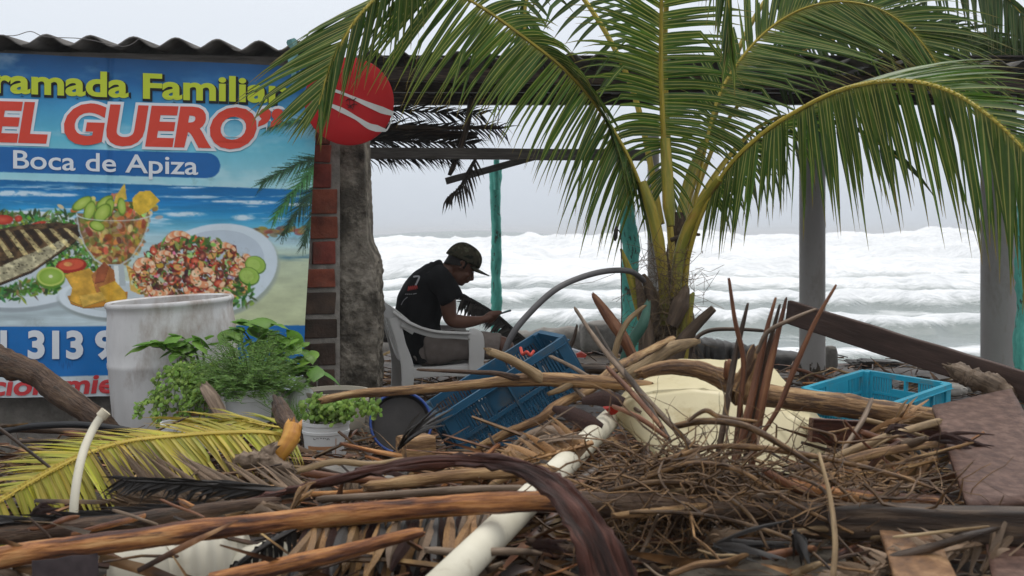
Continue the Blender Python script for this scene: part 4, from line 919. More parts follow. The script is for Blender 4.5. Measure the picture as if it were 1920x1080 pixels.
# ================================================================== chair and seated person
m_plastic = M('white_plastic', [(.3, (.44, .435, .415)), (.7, (.55, .54, .52))], scale=3, rough=.45, bump=.04, spots=(5, .62, .12, (.22, .20, .17), .6))
FL = .07                                        # floor height by the chair
CH_O = Vector((PX(822, 7.66), 7.66, FL)); TH = math.radians(14)
def CL(x, y, z):                                # chair frame: x forwards, y to the sitter's left, z up
    return CH_O + Vector((x * math.cos(TH) - y * math.sin(TH), x * math.sin(TH) + y * math.cos(TH), z))
def ribbon(pts, wids, thick, wdir, mat, name, parent, sub=6):
    """a moulded plastic member of flat section"""
    pts = [Vector(p) for p in pts]; pts, wids = smooth_path(pts, wids, sub); mb = MB(); secs = []; m = len(pts)
    for i, p in enumerate(pts):
        t = (pts[min(i + 1, m - 1)] - pts[max(i - 1, 0)]).normalized(); wd = Vector(wdir[i] if isinstance(wdir, list) else wdir)
        wd = (wd - t * wd.dot(t)).normalized(); nn = t.cross(wd)
        secs.append((p, wd, nn, wids[i] / 2, thick / 2, 5))
    mb.loft(secs, n=16); return mb.build(name, mat, parent)
chair = thing('plastic_chair', 'white plastic armchair that the man in black sits on', 'chair', CH_O)
fx = lambda x, y, z: Vector((x * math.cos(TH) - y * math.sin(TH), x * math.sin(TH) + y * math.cos(TH), z))
# seat shell
mb = MB(); V = []; nx, ny = 14, 14
for i in range(nx):
    for j in range(ny):
        u = i / (nx - 1); v = j / (ny - 1) * 2 - 1; hw = .235 - .02 * (1 - u)
        x = -.22 + .46 * u; z = .425 - .03 * (1 - u) - .018 * (1 - v * v) * math.sin(u * 3.1) - (.03 * max(u - .88, 0) / .12) - .022 * max(abs(v) - .9, 0) / .1
        V.append(CL(x, v * hw, z))
mb.add(V, [(i * ny + j, (i + 1) * ny + j, (i + 1) * ny + j + 1, i * ny + j + 1) for i in range(nx - 1) for j in range(ny - 1)]); mb.build('seat', m_plastic, chair, solid=.008)
for sy in (-1, 1):   # apron under the seat edge
    ribbon([CL(-.21, sy * .225, .37), CL(0, sy * .238, .375), CL(.225, sy * .245, .375)], [.07, .06, .085], .012, (0, 0, 1), m_plastic, 'apron', chair)
ribbon([CL(.235, -.235, .385), CL(.25, 0, .39), CL(.235, .235, .385)], [.06, .06, .06], .012, (0, 0, 1), m_plastic, 'apron', chair)
# backrest with slots: vertical slats between top band and seat
top = [CL(-.20, -.245, .645), CL(-.33, -.20, .745), CL(-.39, -.09, .79), CL(-.40, 0, .80), CL(-.39, .09, .79), CL(-.33, .20, .745), CL(-.20, .245, .645)]
ribbon(top, [.055, .085, .10, .10, .10, .085, .055], .012, (0, 0, 1), m_plastic, 'back_rim', chair)
for k in range(7):
    y = (k - 3) * .058
    ribbon([CL(-.385 + abs(k - 3) * .012, y, .76 - abs(k - 3) * .010), CL(-.33 + abs(k - 3) * .006, y * .97, .60), CL(-.26, y * .92, .44), CL(-.215, y * .9, .40)], [.043, .045, .045, .045], .009, fx(0, 1, 0), m_plastic, 'back_slat', chair)
for sy in (-1, 1):
    # side upright of the back into the rear leg
    ribbon([CL(-.33, sy * .215, .73), CL(-.285, sy * .225, .56), CL(-.245, sy * .235, .40), CL(-.255, sy * .245, .2), CL(-.285, sy * .26, 0)], [.075, .06, .085, .07, .052], .016, fx(1, 0, 0), m_plastic, 'leg', chair)
    # armrest: sweeps down from the back, level, then turns into the front upright and leg
    ribbon([CL(-.33, sy * .20, .765), CL(-.22, sy * .25, .69), CL(-.08, sy * .272, .645), CL(.06, sy * .282, .632), CL(.155, sy * .284, .628)], [.05, .052, .058, .062, .058], .016, fx(0, 1, 0), m_plastic, 'armrest', chair)
    ribbon([CL(-.28, sy * .235, .70), CL(-.1, sy * .262, .628), CL(.06, sy * .272, .612), CL(.15, sy * .275, .605)], [.06, .045, .04, .045], .010, (0, 0, 1), m_plastic, 'armrest', chair)
    ribbon([CL(.15, sy * .28, .628), CL(.195, sy * .28, .60), CL(.205, sy * .272, .50), CL(.205, sy * .258, .40), CL(.225, sy * .255, .2), CL(.245, sy * .262, 0)], [.06, .105, .105, .10, .065, .05], .016, fx(1, 0, 0), m_plastic, 'leg', chair)

# ---- the man: one body from joined tapered forms, voxel-welded
m_skin = M('skin', [(.3, (.080, .034, .020)), (.7, (.115, .050, .030))], scale=14, rough=.5, bump=.06, spec=.35)
m_shirt = M('black_cotton', [(.3, (.004, .004, .0045)), (.7, (.008, .008, .009))], scale=10, rough=.9, bump=.25, bscale=16, spec=.15, bdist=.02)
m_short = M('grey_beige_shorts', [(.3, (.13, .108, .096)), (.7, (.185, .158, .142))], scale=8, rough=.9, bump=.4, bscale=10, spec=.1, bdist=.02)
m_cap = M('camouflage_cap', [(.40, (.010, .010, .007)), (.44, (.030, .030, .018)), (.56, (.032, .026, .017)), (.60, (.06, .058, .036))], scale=22, detail=2, rough=.9, bump=.15, spec=.1)
m_sole = M('sandal', (.03, .028, .026), rough=.7)
BY = 7.68; SC_ = BY / F
def B(px, py, dy=0.0): return P(px, py, BY + dy)
def sweep(mb, chain, n=18, sub=6):
    """chain of (px, py, dy, r in plane, r across) - tapered limb with oval section lying in the picture-parallel plane"""
    pts = [B(c[0], c[1], c[2]) for c in chain]; ra = [c[3] for c in chain]; rb_ = [c[4] for c in chain]
    p2, ra = smooth_path(pts, ra, sub); _, rb_ = smooth_path(pts, rb_, sub); m = len(p2); secs = []
    for i, p in enumerate(p2):
        t = (p2[min(i + 1, m - 1)] - p2[max(i - 1, 0)]).normalized(); ac = Vector((0, 1, 0)); ac = (ac - t * ac.dot(t)).normalized(); pl = t.cross(ac)
        secs.append((p, pl, ac, ra[i], rb_[i], 2.1))
    mb.loft(secs, n=n)
def blob(mb, c, ax, r, n=14):
    """ellipsoid: ax = three axes, r = radii"""
    V = []; Fc = []
    for i in range(n + 1):
        th = math.pi * i / n
        for k in range(n): a = 2 * math.pi * k / n; V.append(Vector(c) + ax[0] * (r[0] * math.sin(th) * math.cos(a)) + ax[1] * (r[1] * math.sin(th) * math.sin(a)) + ax[2] * (r[2] * math.cos(th)))
    for i in range(n):
        for k in range(n): Fc.append((i * n + k, (i + 1) * n + k, (i + 1) * n + (k + 1) % n, i * n + (k + 1) % n))
    mb.add(V, Fc)
def weld(mb, name, mat, parent, vox=.006, smooth=6, infl=0.0):
    o = mb.build(name, mat, parent); md = o.modifiers.new('r', 'REMESH'); md.mode = 'VOXEL'; md.voxel_size = vox; md.use_smooth_shade = True
    s_ = o.modifiers.new('s', 'SMOOTH'); s_.iterations = smooth; s_.factor = .5
    apply_mods(o); o.data.polygons.foreach_set('use_smooth', [True] * len(o.data.polygons)); return o
man = thing('person', 'man in black t-shirt and camouflage cap bent over his phone in a white chair', 'person', (CH_O.x, CH_O.y, FL))
# head frame: forwards, up, sideways (towards the far side)
HF = Vector((.83, .16, -.53)).normalized(); HS = Vector((-.19, .98, 0)).normalized(); HS = (HS - HF * HS.dot(HF)).normalized(); HU = HS.cross(HF).normalized()
if HU.z < 0: HU = -HU
HC = B(864, 500); 
def H(f, u, s=0.0): return HC + HF * f + HU * u + HS * s
bd = MB(); AX = (HF, HS, HU)
blob(bd, H(-.008, .025), AX, (.098, .076, .098)); blob(bd, H(.020, -.040), AX, (.070, .060, .078)); blob(bd, H(.045, -.085), AX, (.040, .036, .030)); blob(bd, H(.064, -.095), AX, (.018, .022, .016))
bd.tube([H(.083, .022), H(.096, -.004), H(.110, -.030), H(.098, -.040)], [.009, .011, .015, .009], n=10, sub=3)      # nose
for s_ in (-1, 1):
    blob(bd, H(.085, .030, s_ * .030), AX, (.014, .026, .011)); blob(bd, H(.060, -.025, s_ * .040), AX, (.024, .020, .022)); blob(bd, H(.100, -.036, s_ * .011), AX, (.011, .009, .008))
    bd.tube([H(-.018, .012, s_ * .074), H(-.026, .022, s_ * .084), H(-.018, .034, s_ * .086), H(-.004, .028, s_ * .082), H(-.002, .004, s_ * .080), H(-.010, -.022, s_ * .074)], [.008, .008, .008, .008, .008, .009], n=8, sub=3)   # ear
blob(bd, H(.090, -.058), AX, (.014, .022, .007)); blob(bd, H(.087, -.069), AX, (.013, .019, .007))          # lips
sweep(bd, [(822, 520, 0, .075, .095), (838, 508, 0, .060, .062), (852, 498, 0, .055, .055), (862, 492, 0, .05, .05)])   # neck
sweep(bd, [(800, 655, .02, .11, .165), (792, 625, .01, .125, .16), (786, 596, 0, .135, .155), (793, 560, 0, .150, .165), (812, 530, 0, .125, .175), (828, 512, 0, .08, .13)])   # trunk
def arm(k, dy):
    sweep(bd, [(826, 522, dy * .8, .07, .06), (836, 540, dy, .062, .058), (840, 568, dy * 1.04, .055, .052), (845, 597, dy * 1.0, .046, .044), (862, 603, dy * .9, .046, .043), (882, 603, dy * .72, .038, .036), (902, 600, dy * .45, .027, .030), (912, 598, dy * .38, .026, .034)])
    sg = math.copysign(1, dy)
    # palm and fingers: phone is held between the thumb above and four fingers curling below
    a = B(908, 599, dy * .42); pc = B(920, 594, dy * .30)
    blob(bd, (a + pc) / 2, ((pc - a).normalized(), Vector((0, 1, 0)), (pc - a).normalized().cross(Vector((0, 1, 0)))), (.056, .036, .028))
    for q in range(4):
        ln = [.9, 1.0, .95, .75][q]; ox = q * 4.2; 
        st = B(913 + ox * .55, 601 - ox * .9, dy * .40); m1 = B(919 + ox, 604 - ox * 1.15, dy * .22); m2 = B(926 + ox * .98, 599 - ox * 1.05, dy * .02 + sg * .012); en = B(928 + ox * .9, 595 - ox * .95, -dy * .04 + sg * .018)
        bd.tube([st, m1, m2, en], [.013, .013, .0115, .009], n=8, sub=4)
    bd.tube([B(912, 591, dy * .40), B(921, 586, dy * .34), B(931, 584.5, dy * .22), B(938, 583.5, dy * .12)], [.014, .0125, .0105, .008], n=8, sub=4)
arm(0, -.20); arm(1, .20)
for dy in (-.105, .115):   # legs and bare feet
    sweep(bd, [(800, 652, dy * .9, .095, .088), (850, 647, dy, .088, .082), (910, 645, dy * 1.1, .072, .068), (946, 650, dy * 1.15, .060, .058), (944, 668, dy * 1.15, .056, .054), (915, 700, dy * 1.15, .057, .052), (880, 728, dy * 1.1, .046, .044), (848, 752, dy * 1.1, .035, .035), (832, 764, dy * 1.1, .04, .036)])
    sweep(bd, [(826, 766, dy * 1.1, .032, .034), (840, 770, dy * 1.12, .036, .036), (862, 777, dy * 1.2, .026, .042), (882, 783, dy * 1.25, .016, .044), (890, 785, dy * 1.25, .010, .036)])
    for q in range(5):
        oy = dy * 1.25 + (q - 2) * .016; bd.tube([B(884, 783, oy), B(893, 786, oy), B(898 - abs(q - 1) * 1.2, 788, oy)], [.012, .011, .007], n=6)
body = weld(bd, 'body', m_skin, man, .0062, 5)
# shirt
sh = MB()
sweep(sh, [(796, 672, .02, .115, .185), (789, 640, .01, .138, .182), (784, 602, 0, .152, .176), (791, 562, 0, .166, .186), (811, 529, 0, .139, .192), (827, 511, 0, .088, .135), (836, 505, 0, .07, .085)])
for dy in (-.20, .20): sweep(sh, [(816, 522, dy * .55, .098, .08), (829, 530, dy * .9, .086, .078), (841, 548, dy * 1.03, .080, .073), (849, 564, dy * 1.05, .080, .074)])
shirt = weld(sh, 'shirt', m_shirt, man, .008, 4)
# loosen the cloth into folds
def ruffle(o, fn):
    me = o.data; nn = [v.normal.copy() for v in me.vertices]; cc = [v.co.copy() for v in me.vertices]; out = []
    for p, q in zip(cc, nn): out += list(p + q * fn(p, q))
    me.vertices.foreach_set('co', out); me.update()
ruffle(shirt, lambda p, q: .010 * noise.noise((p.x * 9, p.y * 6, p.z * 7)) + .006 * noise.noise((p.x * 22, p.y * 8, p.z * 12)))
co = MB(); co.tube([B(818, 496, -.07), B(808, 494, 0), B(818, 496, .07), B(834, 508, .085), B(846, 516, .03), B(846, 516, -.03), B(834, 508, -.085), B(818, 496, -.07)], .012, n=8, sub=5); co.build('collar', m_shirt, man)
# shorts
so = MB(); sweep(so, [(782, 668, .02, .09, .185), (800, 655, .02, .128, .19), (812, 640, .02, .12, .185), (822, 632, .02, .08, .16)])
for dy in (-.105, .115): sweep(so, [(800, 655, dy * .9, .112, .098), (850, 649, dy, .105, .095), (900, 647, dy * 1.08, .093, .088), (938, 650, dy * 1.14, .086, .084)])
shorts = weld(so, 'shorts', m_short, man, .0075, 4)
ruffle(shorts, lambda p, q: .008 * noise.noise((p.x * 12, p.y * 9, p.z * 9)) + .005 * noise.noise((p.x * 30, p.y * 10, p.z * 16)))
# cap: dome, button, band and curved peak
cp = MB(); V = []; n = 36; rows = 14
for i in range(rows):
    th = math.pi / 2 * i / (rows - 1)
    for k in range(n):
        a = 2 * math.pi * k / n; r = math.cos(th) ** .8 if th < 1.56 else 0.001
        V.append(H(-.010, .040) + HF * (.122 * r * math.cos(a)) + HS * (.092 * r * math.sin(a)) + HU * (.012 + .107 * math.sin(th) ** .85) - HU * (.028 * (1 - math.sin(th)) * (1 - math.cos(a)) * .5))
cp.add(V, [(i * n + k, i * n + (k + 1) % n, (i + 1) * n + (k + 1) % n, (i + 1) * n + k) for i in range(rows - 1) for k in range(n)])
hat = cp.build('cap', m_cap, man, solid=.005)
vb = MB(); V = []; na, nr = 15, 7
for i in range(nr):
    for k in range(na):
        a = (k / (na - 1) - .5) * 2.2; f = i / (nr - 1); r = .106 + .102 * f * math.cos(a * .60)
        V.append(H(-.012, .040) + HF * (r * math.cos(a) * 1.02) + HS * (.088 * math.sin(a) * (1 + .05 * f)) + HU * (.006 + .004 * f - .036 * (math.sin(a) ** 2) * (.4 + .6 * f)))
vb.add(V, [(i * na + k, i * na + k + 1, (i + 1) * na + k + 1, (i + 1) * na + k) for i in range(nr - 1) for k in range(na - 1)]); vb.build('peak', m_cap, hat, solid=.006)
bt = MB(); blob(bt, H(-.012, .148), AX, (.009, .009, .006), 8); bt.build('button', m_cap, hat)
m_hair = M('black_hair', (.008, .006, .005), rough=.7, bump=.5, scale=60)
hr = MB()
V = []
for i in range(8):
    for k in range(20):
        a = math.pi * (.42 + 1.16 * k / 19); u = .045 - .085 * i / 7 * (.5 + .5 * abs(math.cos(a)))
        V.append(H(-.008, 0) + HF * (.1015 * math.cos(a)) + HS * (.0795 * math.sin(a)) + HU * u)
hr.add(V, [(i * 20 + k, i * 20 + k + 1, (i + 1) * 20 + k + 1, (i + 1) * 20 + k) for i in range(7) for k in range(19)]); hr.build('hair', m_hair, man, solid=.006)
m_eye = M('eye', (.5, .48, .45), rough=.2, bump=0)
for s_ in (-1, 1):
    eb = MB(); blob(eb, H(.0865, .012, s_ * .031), AX, (.007, .011, .006), 10); eb.build('eye', m_eye, man)
    bb_ = MB(); bb_.tube([H(.094, .030, s_ * .014), H(.098, .036, s_ * .030), H(.088, .032, s_ * .046)], [.003, .004, .002], n=6, sub=3); bb_.build('eyebrow', m_hair, man)
# print on the back of the shirt, draped on the cloth
dg = bpy.context.evaluated_depsgraph_get(); dg.update(); bv = BVHTree.FromObject(shirt, dg); Wm = world_loc(shirt); CAMP = Vector((0, 0, CH))
m_pw = M('shirt_print_white', (.30, .30, .31), rough=.8, bump=0); m_pr = M('shirt_print_red', (.26, .03, .025), rough=.8, bump=0)
def decal(pl, wd, mat):
    pts = [Vector((x, y, 0)) for x, y in pl]; q, w = smooth_path(pts, [wd] * len(pts), 5); mb = MB(); V = []; m = len(q)
    for i, p in enumerate(q):
        t = (q[min(i + 1, m - 1)] - q[max(i - 1, 0)]).normalized(); nn = Vector((-t.y, t.x, 0)) * wd / 2
        for s_ in (-1, 1):
            d = (P(p.x + nn.x * s_, p.y + nn.y * s_, 1) - CAMP).normalized(); h = bv.ray_cast(CAMP - Wm, d)
            if h[0] is None: return
            V.append(h[0] + Wm - d * .003)
    mb.add(V, [(2 * i, 2 * i + 1, 2 * i + 3, 2 * i + 2) for i in range(m - 1)]); mb.build('shirt_print', mat, shirt)
decal([(775, 519), (781, 518), (786, 519), (783, 527), (779, 535)], 3.2, m_pw)
for k in range(5): decal([(765 + k * 3.6, 545 - k * .6), (766.5 + k * 3.6, 537 - k * .5), (768 + k * 3.6, 543 - k * .5)], 1.8, m_pr)
for k in range(4): decal([(760 + k * 3.4, 552), (762 + k * 3.4, 551)], 1.3, m_pw)
decal([(774, 551.5), (781, 550)], 1.1, m_pw); decal([(752, 572), (757, 563), (764, 557)], 1.0, m_pw)
# phone
m_ph = M('phone_case', (.012, .012, .014), rough=.3, bump=0); m_gl = M('phone_glass', (.05, .055, .06), rough=.12, bump=0)
ph = thing('phone', 'dark mobile phone held in both hands by the seated man', 'phone', B(941, 586))
pa = (B(958, 581.5) - B(926, 591)).normalized(); pb = Vector((0, 1, 0)); pn = pa.cross(pb).normalized(); pn = pn if pn.z > 0 else -pn
mb = MB(); mb.box(B(941, 587), pa * .066, pb * .036, pn * .0045); mb.build('case', m_ph, ph, bevel=.003)
mb = MB(); mb.box(B(941, 587) + pn * .0052, pa * .062, pb * .033, pn * .0006); mb.build('screen', m_gl, ph)
# ================================================================== thatch, crates, barrel, pots, plants, hose
m_thatch = M('dead_thatch', [(.3, (.012, .010, .008)), (.7, (.045, .036, .028))], scale=12, rough=.9, bump=.2, vary=.4)
def dead_frond(name, pl, keys_sides, r0, mat, label, cat='palm frond', seed=0, width=.02, group=None, rib=None, prof_droop=1.0, split=True):
    fr = Frond(pl, r0, r0 * .3, seed); mid = P(*pl[len(pl) // 2][:3]); o = thing(name, label, cat, mid, group)
    fr.rib(rib or mat, o, 'midrib'); rest = MB(); big = []
    for keys, n, kw in keys_sides:
        for l, mb in fr.leaflets(keys, n, **{**dict(width=width, jit=.25, broken=.25), **kw}): big.append((l, mb))
    big.sort(key=lambda q: -q[0])
    for i, (l, mb) in enumerate(big):
        if split and i < 60: mb.build('leaflet', mat, o)
        else: rest.add(mb.v, mb.f, mb.t)
    if rest.v: props(rest.build('leaflets', mat, o), kind='stuff')
    return o
TH_ = lambda: None
for k, (y0, y1, x1, yl, lab) in enumerate(((205, 212, 905, 8.6, 'uppermost dead thatch frond under the dark roof edge'), (238, 240, 940, 8.5, 'middle dead thatch frond lying along the long dark pole'), (262, 268, 890, 8.4, 'lower dead thatch frond just above the grey beam'), (284, 286, 830, 8.3, 'ragged dead thatch frond hanging below the grey beam'))):
    dead_frond('thatch_frond', [(660, y0, yl), (760, y0 + 2, yl), (840, y1, yl), (x1, y1 + 2, yl)], [
        ([(.05, 60, -26 if k < 3 else 24, .03, .3), (1, 40, -18 if k < 3 else 34, 0, .3)], 50, {}), ([(.05, 60, 24, .03, .4), (1, 34, 30, 0, .4)], 50, {})], .014, m_thatch, lab, seed=60 + k, width=.013, split=False)
m_pole = m_dkwood
def pole(pl, w, label, name='pole', mat=None, cat='pole'):
    return stick(pl, w, mat or m_dkwood, label, name, cat, n=10)
pole([(660, 236, 8.35), (780, 240, 8.35), (935, 239, 8.35)], [14, 10, 6], 'long dark pole carrying the thatch, its tip poking into the sky')
pole([(884, 186, 8.3), (872, 250, 8.3), (846, 322, 8.3)], [12, 11, 10], 'dark stick slanting down across the thatch')
pole([(690, 252, 8.5), (800, 252, 8.5), (890, 254, 8.5)], [18, 18, 14], 'dark batten under the middle of the thatch')
mb = MB(); mb.tube([P(931, 190, 8.3), P(936, 210, 8.3), P(933, 232, 8.3), P(938, 240, 8.3)], .004, n=5, sub=4); props(mb.build('cord', m_thatch), 'dark cord dangling from the roof onto the pole tip', 'cord')
dead_frond('thatch_frond', [(893, 296, 8.3), (878, 320, 8.25), (862, 350, 8.2), (838, 372, 8.2)], [([(.02, -10, 50, 0, .3), (1, -18, 34, 0, .2)], 20, {}), ([(.02, 26, 40, 0, .3), (.6, 16, 60, 0, .3), (1, -8, 24, 0, .2)], 22, {})], .016, m_thatch, 'broken scrap of dead frond dangling under the grey beam', seed=71, width=.018, split=False)
# dead frond leaning behind the man
dead_frond('dead_frond', [(1012, 660, 8.6), (975, 630, 8.6), (930, 590, 8.6), (868, 553, 8.6)], [([(.02, -20, 18, .05, .3), (1, -44, -10, 0, .1)], 50, {}), ([(.02, -50, 5, 0, .3), (1, -16, 40, 0, .4)], 60, {})], .03, M('black_frond', [(.3, (.010, .009, .008)), (.7, (.05, .042, .035))], scale=9, rough=.7, bump=.3, vary=.4), 'black dead frond leaning behind the phone of the seated man', seed=72, width=.03, split=False)
# ---- crates
def crate(name, o0, ex, ey, ez, mat, label, seed=0, strap=False):
    """o0 = bottom corner; ex length, ey width, ez height (full vectors). Walls are built of rims, posts, rails and slot bars."""
    root = thing(name, label, 'crate', o0 + (ex + ey) / 2)
    lx, ly, lz = ex.length, ey.length, ez.length; ux, uy, uz = ex.normalized(), ey.normalized(), ez.normalized()
    def wall(o, u, l, nrm, hnd):
        mb = MB(); t = .011
        def bar(a0, a1, b0, b1, d0=0.0, d1=None):
            d1 = t if d1 is None else d1
            mb.box(o + u * (a0 + a1) / 2 + uz * (b0 + b1) / 2 - nrm * ((d0 + d1) / 2 - .004), u * (a1 - a0) / 2, uz * (b1 - b0) / 2, nrm * (d1 - d0) / 2)
        h = lz
        bar(0, l, h * .90, h, -.012, t)                      # rim, proud of the wall
        bar(0, l, h * .885, h * .90, -.020, t)
        bar(0, .045, 0, h * .885, -.008, t); bar(l - .045, l, 0, h * .885, -.008, t)
        bar(.045, l - .045, 0, h * .10); bar(.045, l - .045, h * .46, h * .52, -.008, t)
        n = max(int(l / .14), 2)
        for i in range(1, n): a = l * i / n; bar(a - .005, a + .005, h * .10, h * .885, -.014, t)
        hw = .065 if hnd else 0
        if hnd: bar(l / 2 - hw, l / 2 + hw, h * .52, h * .64)                     # hand hole above this
        else: bar(l * .34, l * .66, h * .56, h * .885, 0, t)                       # plain label field
        nb = int(l / .0165)
        for i in range(nb):
            a = .05 + (l - .10) * i / nb
            for b0, b1 in ((h * .14, h * .42), (h * .56, h * .84)):
                c = a + .004
                if b0 > h * .5 and (abs(c - l / 2) < (hw if hnd else l * .16)): continue
                bar(a, a + .0085, b0 - h * .05, b1 + h * .05, .002, t - .002)
        return mb.build('side_panel', mat, root, smooth=False)
    wall(o0, ux, lx, -uy, False); wall(o0 + ey + ex, -ux, lx, uy, False)
    wall(o0 + ey, -uy, ly, -ux, True); wall(o0 + ex, uy, ly, ux, True)
    mb = MB(); n = 12
    for i in range(n + 1): mb.box(o0 + ex * (i / n * .98 + .01) + ey / 2 + uz * .006, ux * .006, uy * (ly / 2 - .012), uz * .005)
    for i in range(9): mb.box(o0 + ey * (i / 8 * .96 + .02) + ex / 2 + uz * .007, uy * .006, ux * (lx / 2 - .012), uz * .004)
    mb.build('floor', mat, root, smooth=False)
    for a in (0, 1):
        for b in (0, 1):
            mb = MB(); c = o0 + ex * (.012 / lx + a * (1 - .024 / lx)) + ey * (.012 / ly + b * (1 - .024 / ly)) + ez / 2; mb.box(c, ux * .017, uy * .017, ez * .498); mb.build('corner_post', mat, root, smooth=False, bevel=.004)
    return root
m_blue = M('blue_crate_plastic', [(.3, (.007, .048, .092)), (.7, (.015, .082, .150))], scale=4, rough=.42, bump=.05, spots=(5, .54, .12, (.07, .065, .055), .6))
m_cyan = M('turquoise_crate_plastic', [(.3, (.018, .25, .36)), (.7, (.03, .33, .45))], scale=4, rough=.4, bump=.04, spots=(6, .56, .10, (.13, .17, .16), .6))
A_ = P(824, 778, 4.75)
ex = Vector((.47, .125, .285)); ex = ex.normalized() * .62
eh = Vector((.14, .03, -.15)); eh = (eh - ex * eh.dot(ex) / ex.length_squared).normalized() * .27
ew = ex.cross(eh); ew = ew if ew.y > 0 else -ew; ew = ew.normalized() * .40
bc = crate('crate', A_ + eh, ex, ew, -eh, m_blue, 'dark blue slotted plastic crate tipped on its side in the debris')
m_redcord = M('red_cord', (.42, .05, .03), rough=.5, bump=.1)
mb = MB(); mb.tube([P(976, 652, 4.9), P(980, 664, 4.86), P(988, 660, 4.84), P(994, 666, 4.84), P(1001, 658, 4.86)], .007, n=6, sub=5); props(mb.build('cord', m_redcord), 'short red cord knotted on the rim of the dark blue crate', 'cord')
Lc, Tc, Rc = P(1508, 727, 4.95), P(1628, 692, 5.35), P(1757, 709, 5.15)
cx_ = Tc - Lc; cy_ = Rc - Tc; up_ = cx_.cross(cy_).normalized(); up_ = up_ if up_.z > 0 else -up_
cx_ = cx_.normalized() * .54; cy_ = (cy_ - cx_ * cy_.dot(cx_) / cx_.length_squared).normalized() * .40
crate('crate', Lc - up_ * .19, cx_, cy_, up_ * .19, m_cyan, 'bright turquoise plastic crate standing behind the long broken branch', seed=2)
# ---- barrel
m_barrel = M('grimy_white_barrel', [(.25, (.36, .34, .325)), (.5, (.52, .51, .50)), (.75, (.66, .655, .645))], scale=3, detail=9, rough=.5, bump=.06, vec='obj', stretch=2.2, spots=(4, .49, .16, (.24, .175, .13), .75))
mb = MB(); Yb = 5.25; R0 = 237 / 2 / F * Yb; top = P(319, 562, Yb); ax_ = Vector((-.055, -.02, 1)).normalized(); xx_ = Vector((1, 0, .055)).normalized(); yy_ = ax_.cross(xx_)
prof = [(.00, .93), (-.005, .965), (.000, .980), (.008, .988), (.018, .980), (.024, .960), (.05, .957), (.08, .966), (.13, .985), (.20, .994), (.262, .994), (.270, 1.004), (.288, 1.004), (.297, .992), (.42, .985), (.54, .968), (.555, .978), (.575, .976), (.585, .962), (.70, .945), (.80, .925), (.85, .89), (.87, .84)]
br = thing('barrel', 'grimy white plastic barrel standing in front of the printed banner', 'barrel', top - ax_ * .87)
secs = [(top - ax_ * .5, xx_, yy_, .05 * R0, .05 * R0, 2), (top - ax_ * .5, xx_, yy_, .9 * R0, .9 * R0, 2), (top - ax_ * .002, xx_, yy_, .92 * R0, .92 * R0, 2)] + [(top - ax_ * (d + .0), xx_, yy_, R0 * k, R0 * k, 2) for d, k in prof[1:]]
mb.loft(secs, n=64); mb.build('shell', m_barrel, br)
# ---- pots
m_pot = M('white_bucket', [(.3, (.52, .52, .51)), (.7, (.62, .62, .61))], scale=3, rough=.4, bump=.03, spots=(4, .58, .18, (.28, .24, .19), .6))
m_tan = M('cream_tub', [(.3, (.40, .36, .29)), (.7, (.52, .47, .38))], scale=3, rough=.5, bump=.05, spots=(4, .58, .15, (.25, .2, .14), .6))
m_soil = M('soil', [(.3, (.016, .012, .009)), (.7, (.05, .038, .028))], scale=30, rough=.95, bump=.8)
def pot(x0, x1, ytop, ybot, Y, mat, label, name='bucket', taper=.86, cat='bucket', roll=0.0):
    r = (x1 - x0) / 2 / F * Y; c = P((x0 + x1) / 2, ytop, Y); h = (ybot - ytop) / F * Y
    o = thing(name, label, cat, c - Vector((0, 0, h))); a = Vector((roll, 0, 1)).normalized(); X = Vector((1, 0, -roll)).normalized(); Yv = a.cross(X)
    S_ = [(-.02, .1), (-.02, .93), (.0, .95), (.0, 1.0), (.014, 1.0), (.016, .965), (.034, .96), (.036, .985), (.046, .985), (.048, .95), (h * .6, .95 + (taper - .95) * .6), (h - .01, taper), (h, taper - .03)]
    mb = MB(); mb.loft([(c - a * (abs(d)), X, Yv, r * k, r * k, 2) for d, k in S_], n=40); mb.build('shell', mat, o)
    mb = MB(); mb.loft([(c - a * .018, X, Yv, r * .9, r * .9, 2), (c - a * .014, X, Yv, r * .5, r * .5, 2)], n=24); mb.build('soil', m_soil, o)
    return o, c, r, h, a
p1, c1_, r1_, h1_, _ = pot(421, 514, 727, 790, 4.72, m_pot, 'plain white bucket holding the feathery fern')
p2, c2_, r2_, h2_, _ = pot(322, 414, 721, 790, 4.82, m_pot, 'white bucket with faded label under the trailing succulent, left of the fern')
p3, c3_, r3_, h3_, _ = pot(302, 402, 791, 838, 4.5, m_pot, 'low white tub in front of the barrel, half behind yellow leaflets')
p4, c4_, r4_, h4_, _ = pot(566, 656, 788, 852, 4.45, m_pot, 'white bucket with printed orange label, next to the dark basin')
p5, c5_, r5_, h5_, _ = pot(567, 692, 731, 800, 4.95, m_tan, 'wide cream tub standing behind the printed bucket', name='tub', cat='tub')
m_lab = M('label_orange', (.36, .17, .08), rough=.6, bump=0); m_ink = M('label_ink', (.08, .075, .07), rough=.6, bump=0); m_lw = M('label_paper', (.56, .53, .49), rough=.6, bump=0)
def on_pot(c, r, h, a0, a1, z0, z1, mat, parent, lift=.002, name='label', taper=.86):
    V = []; n = 12
    for j in range(2):
        z = z0 + (z1 - z0) * j; k = .95 + (taper - .95) * z
        for i in range(n): a = a0 + (a1 - a0) * i / (n - 1); V.append(c + Vector((math.sin(a) * (r * k + lift), -math.cos(a) * (r * k + lift), -h * z)))
    mb = MB(); mb.add(V, [(i, i + 1, n + i + 1, n + i) for i in range(n - 1)]); return mb.build(name, mat, parent)
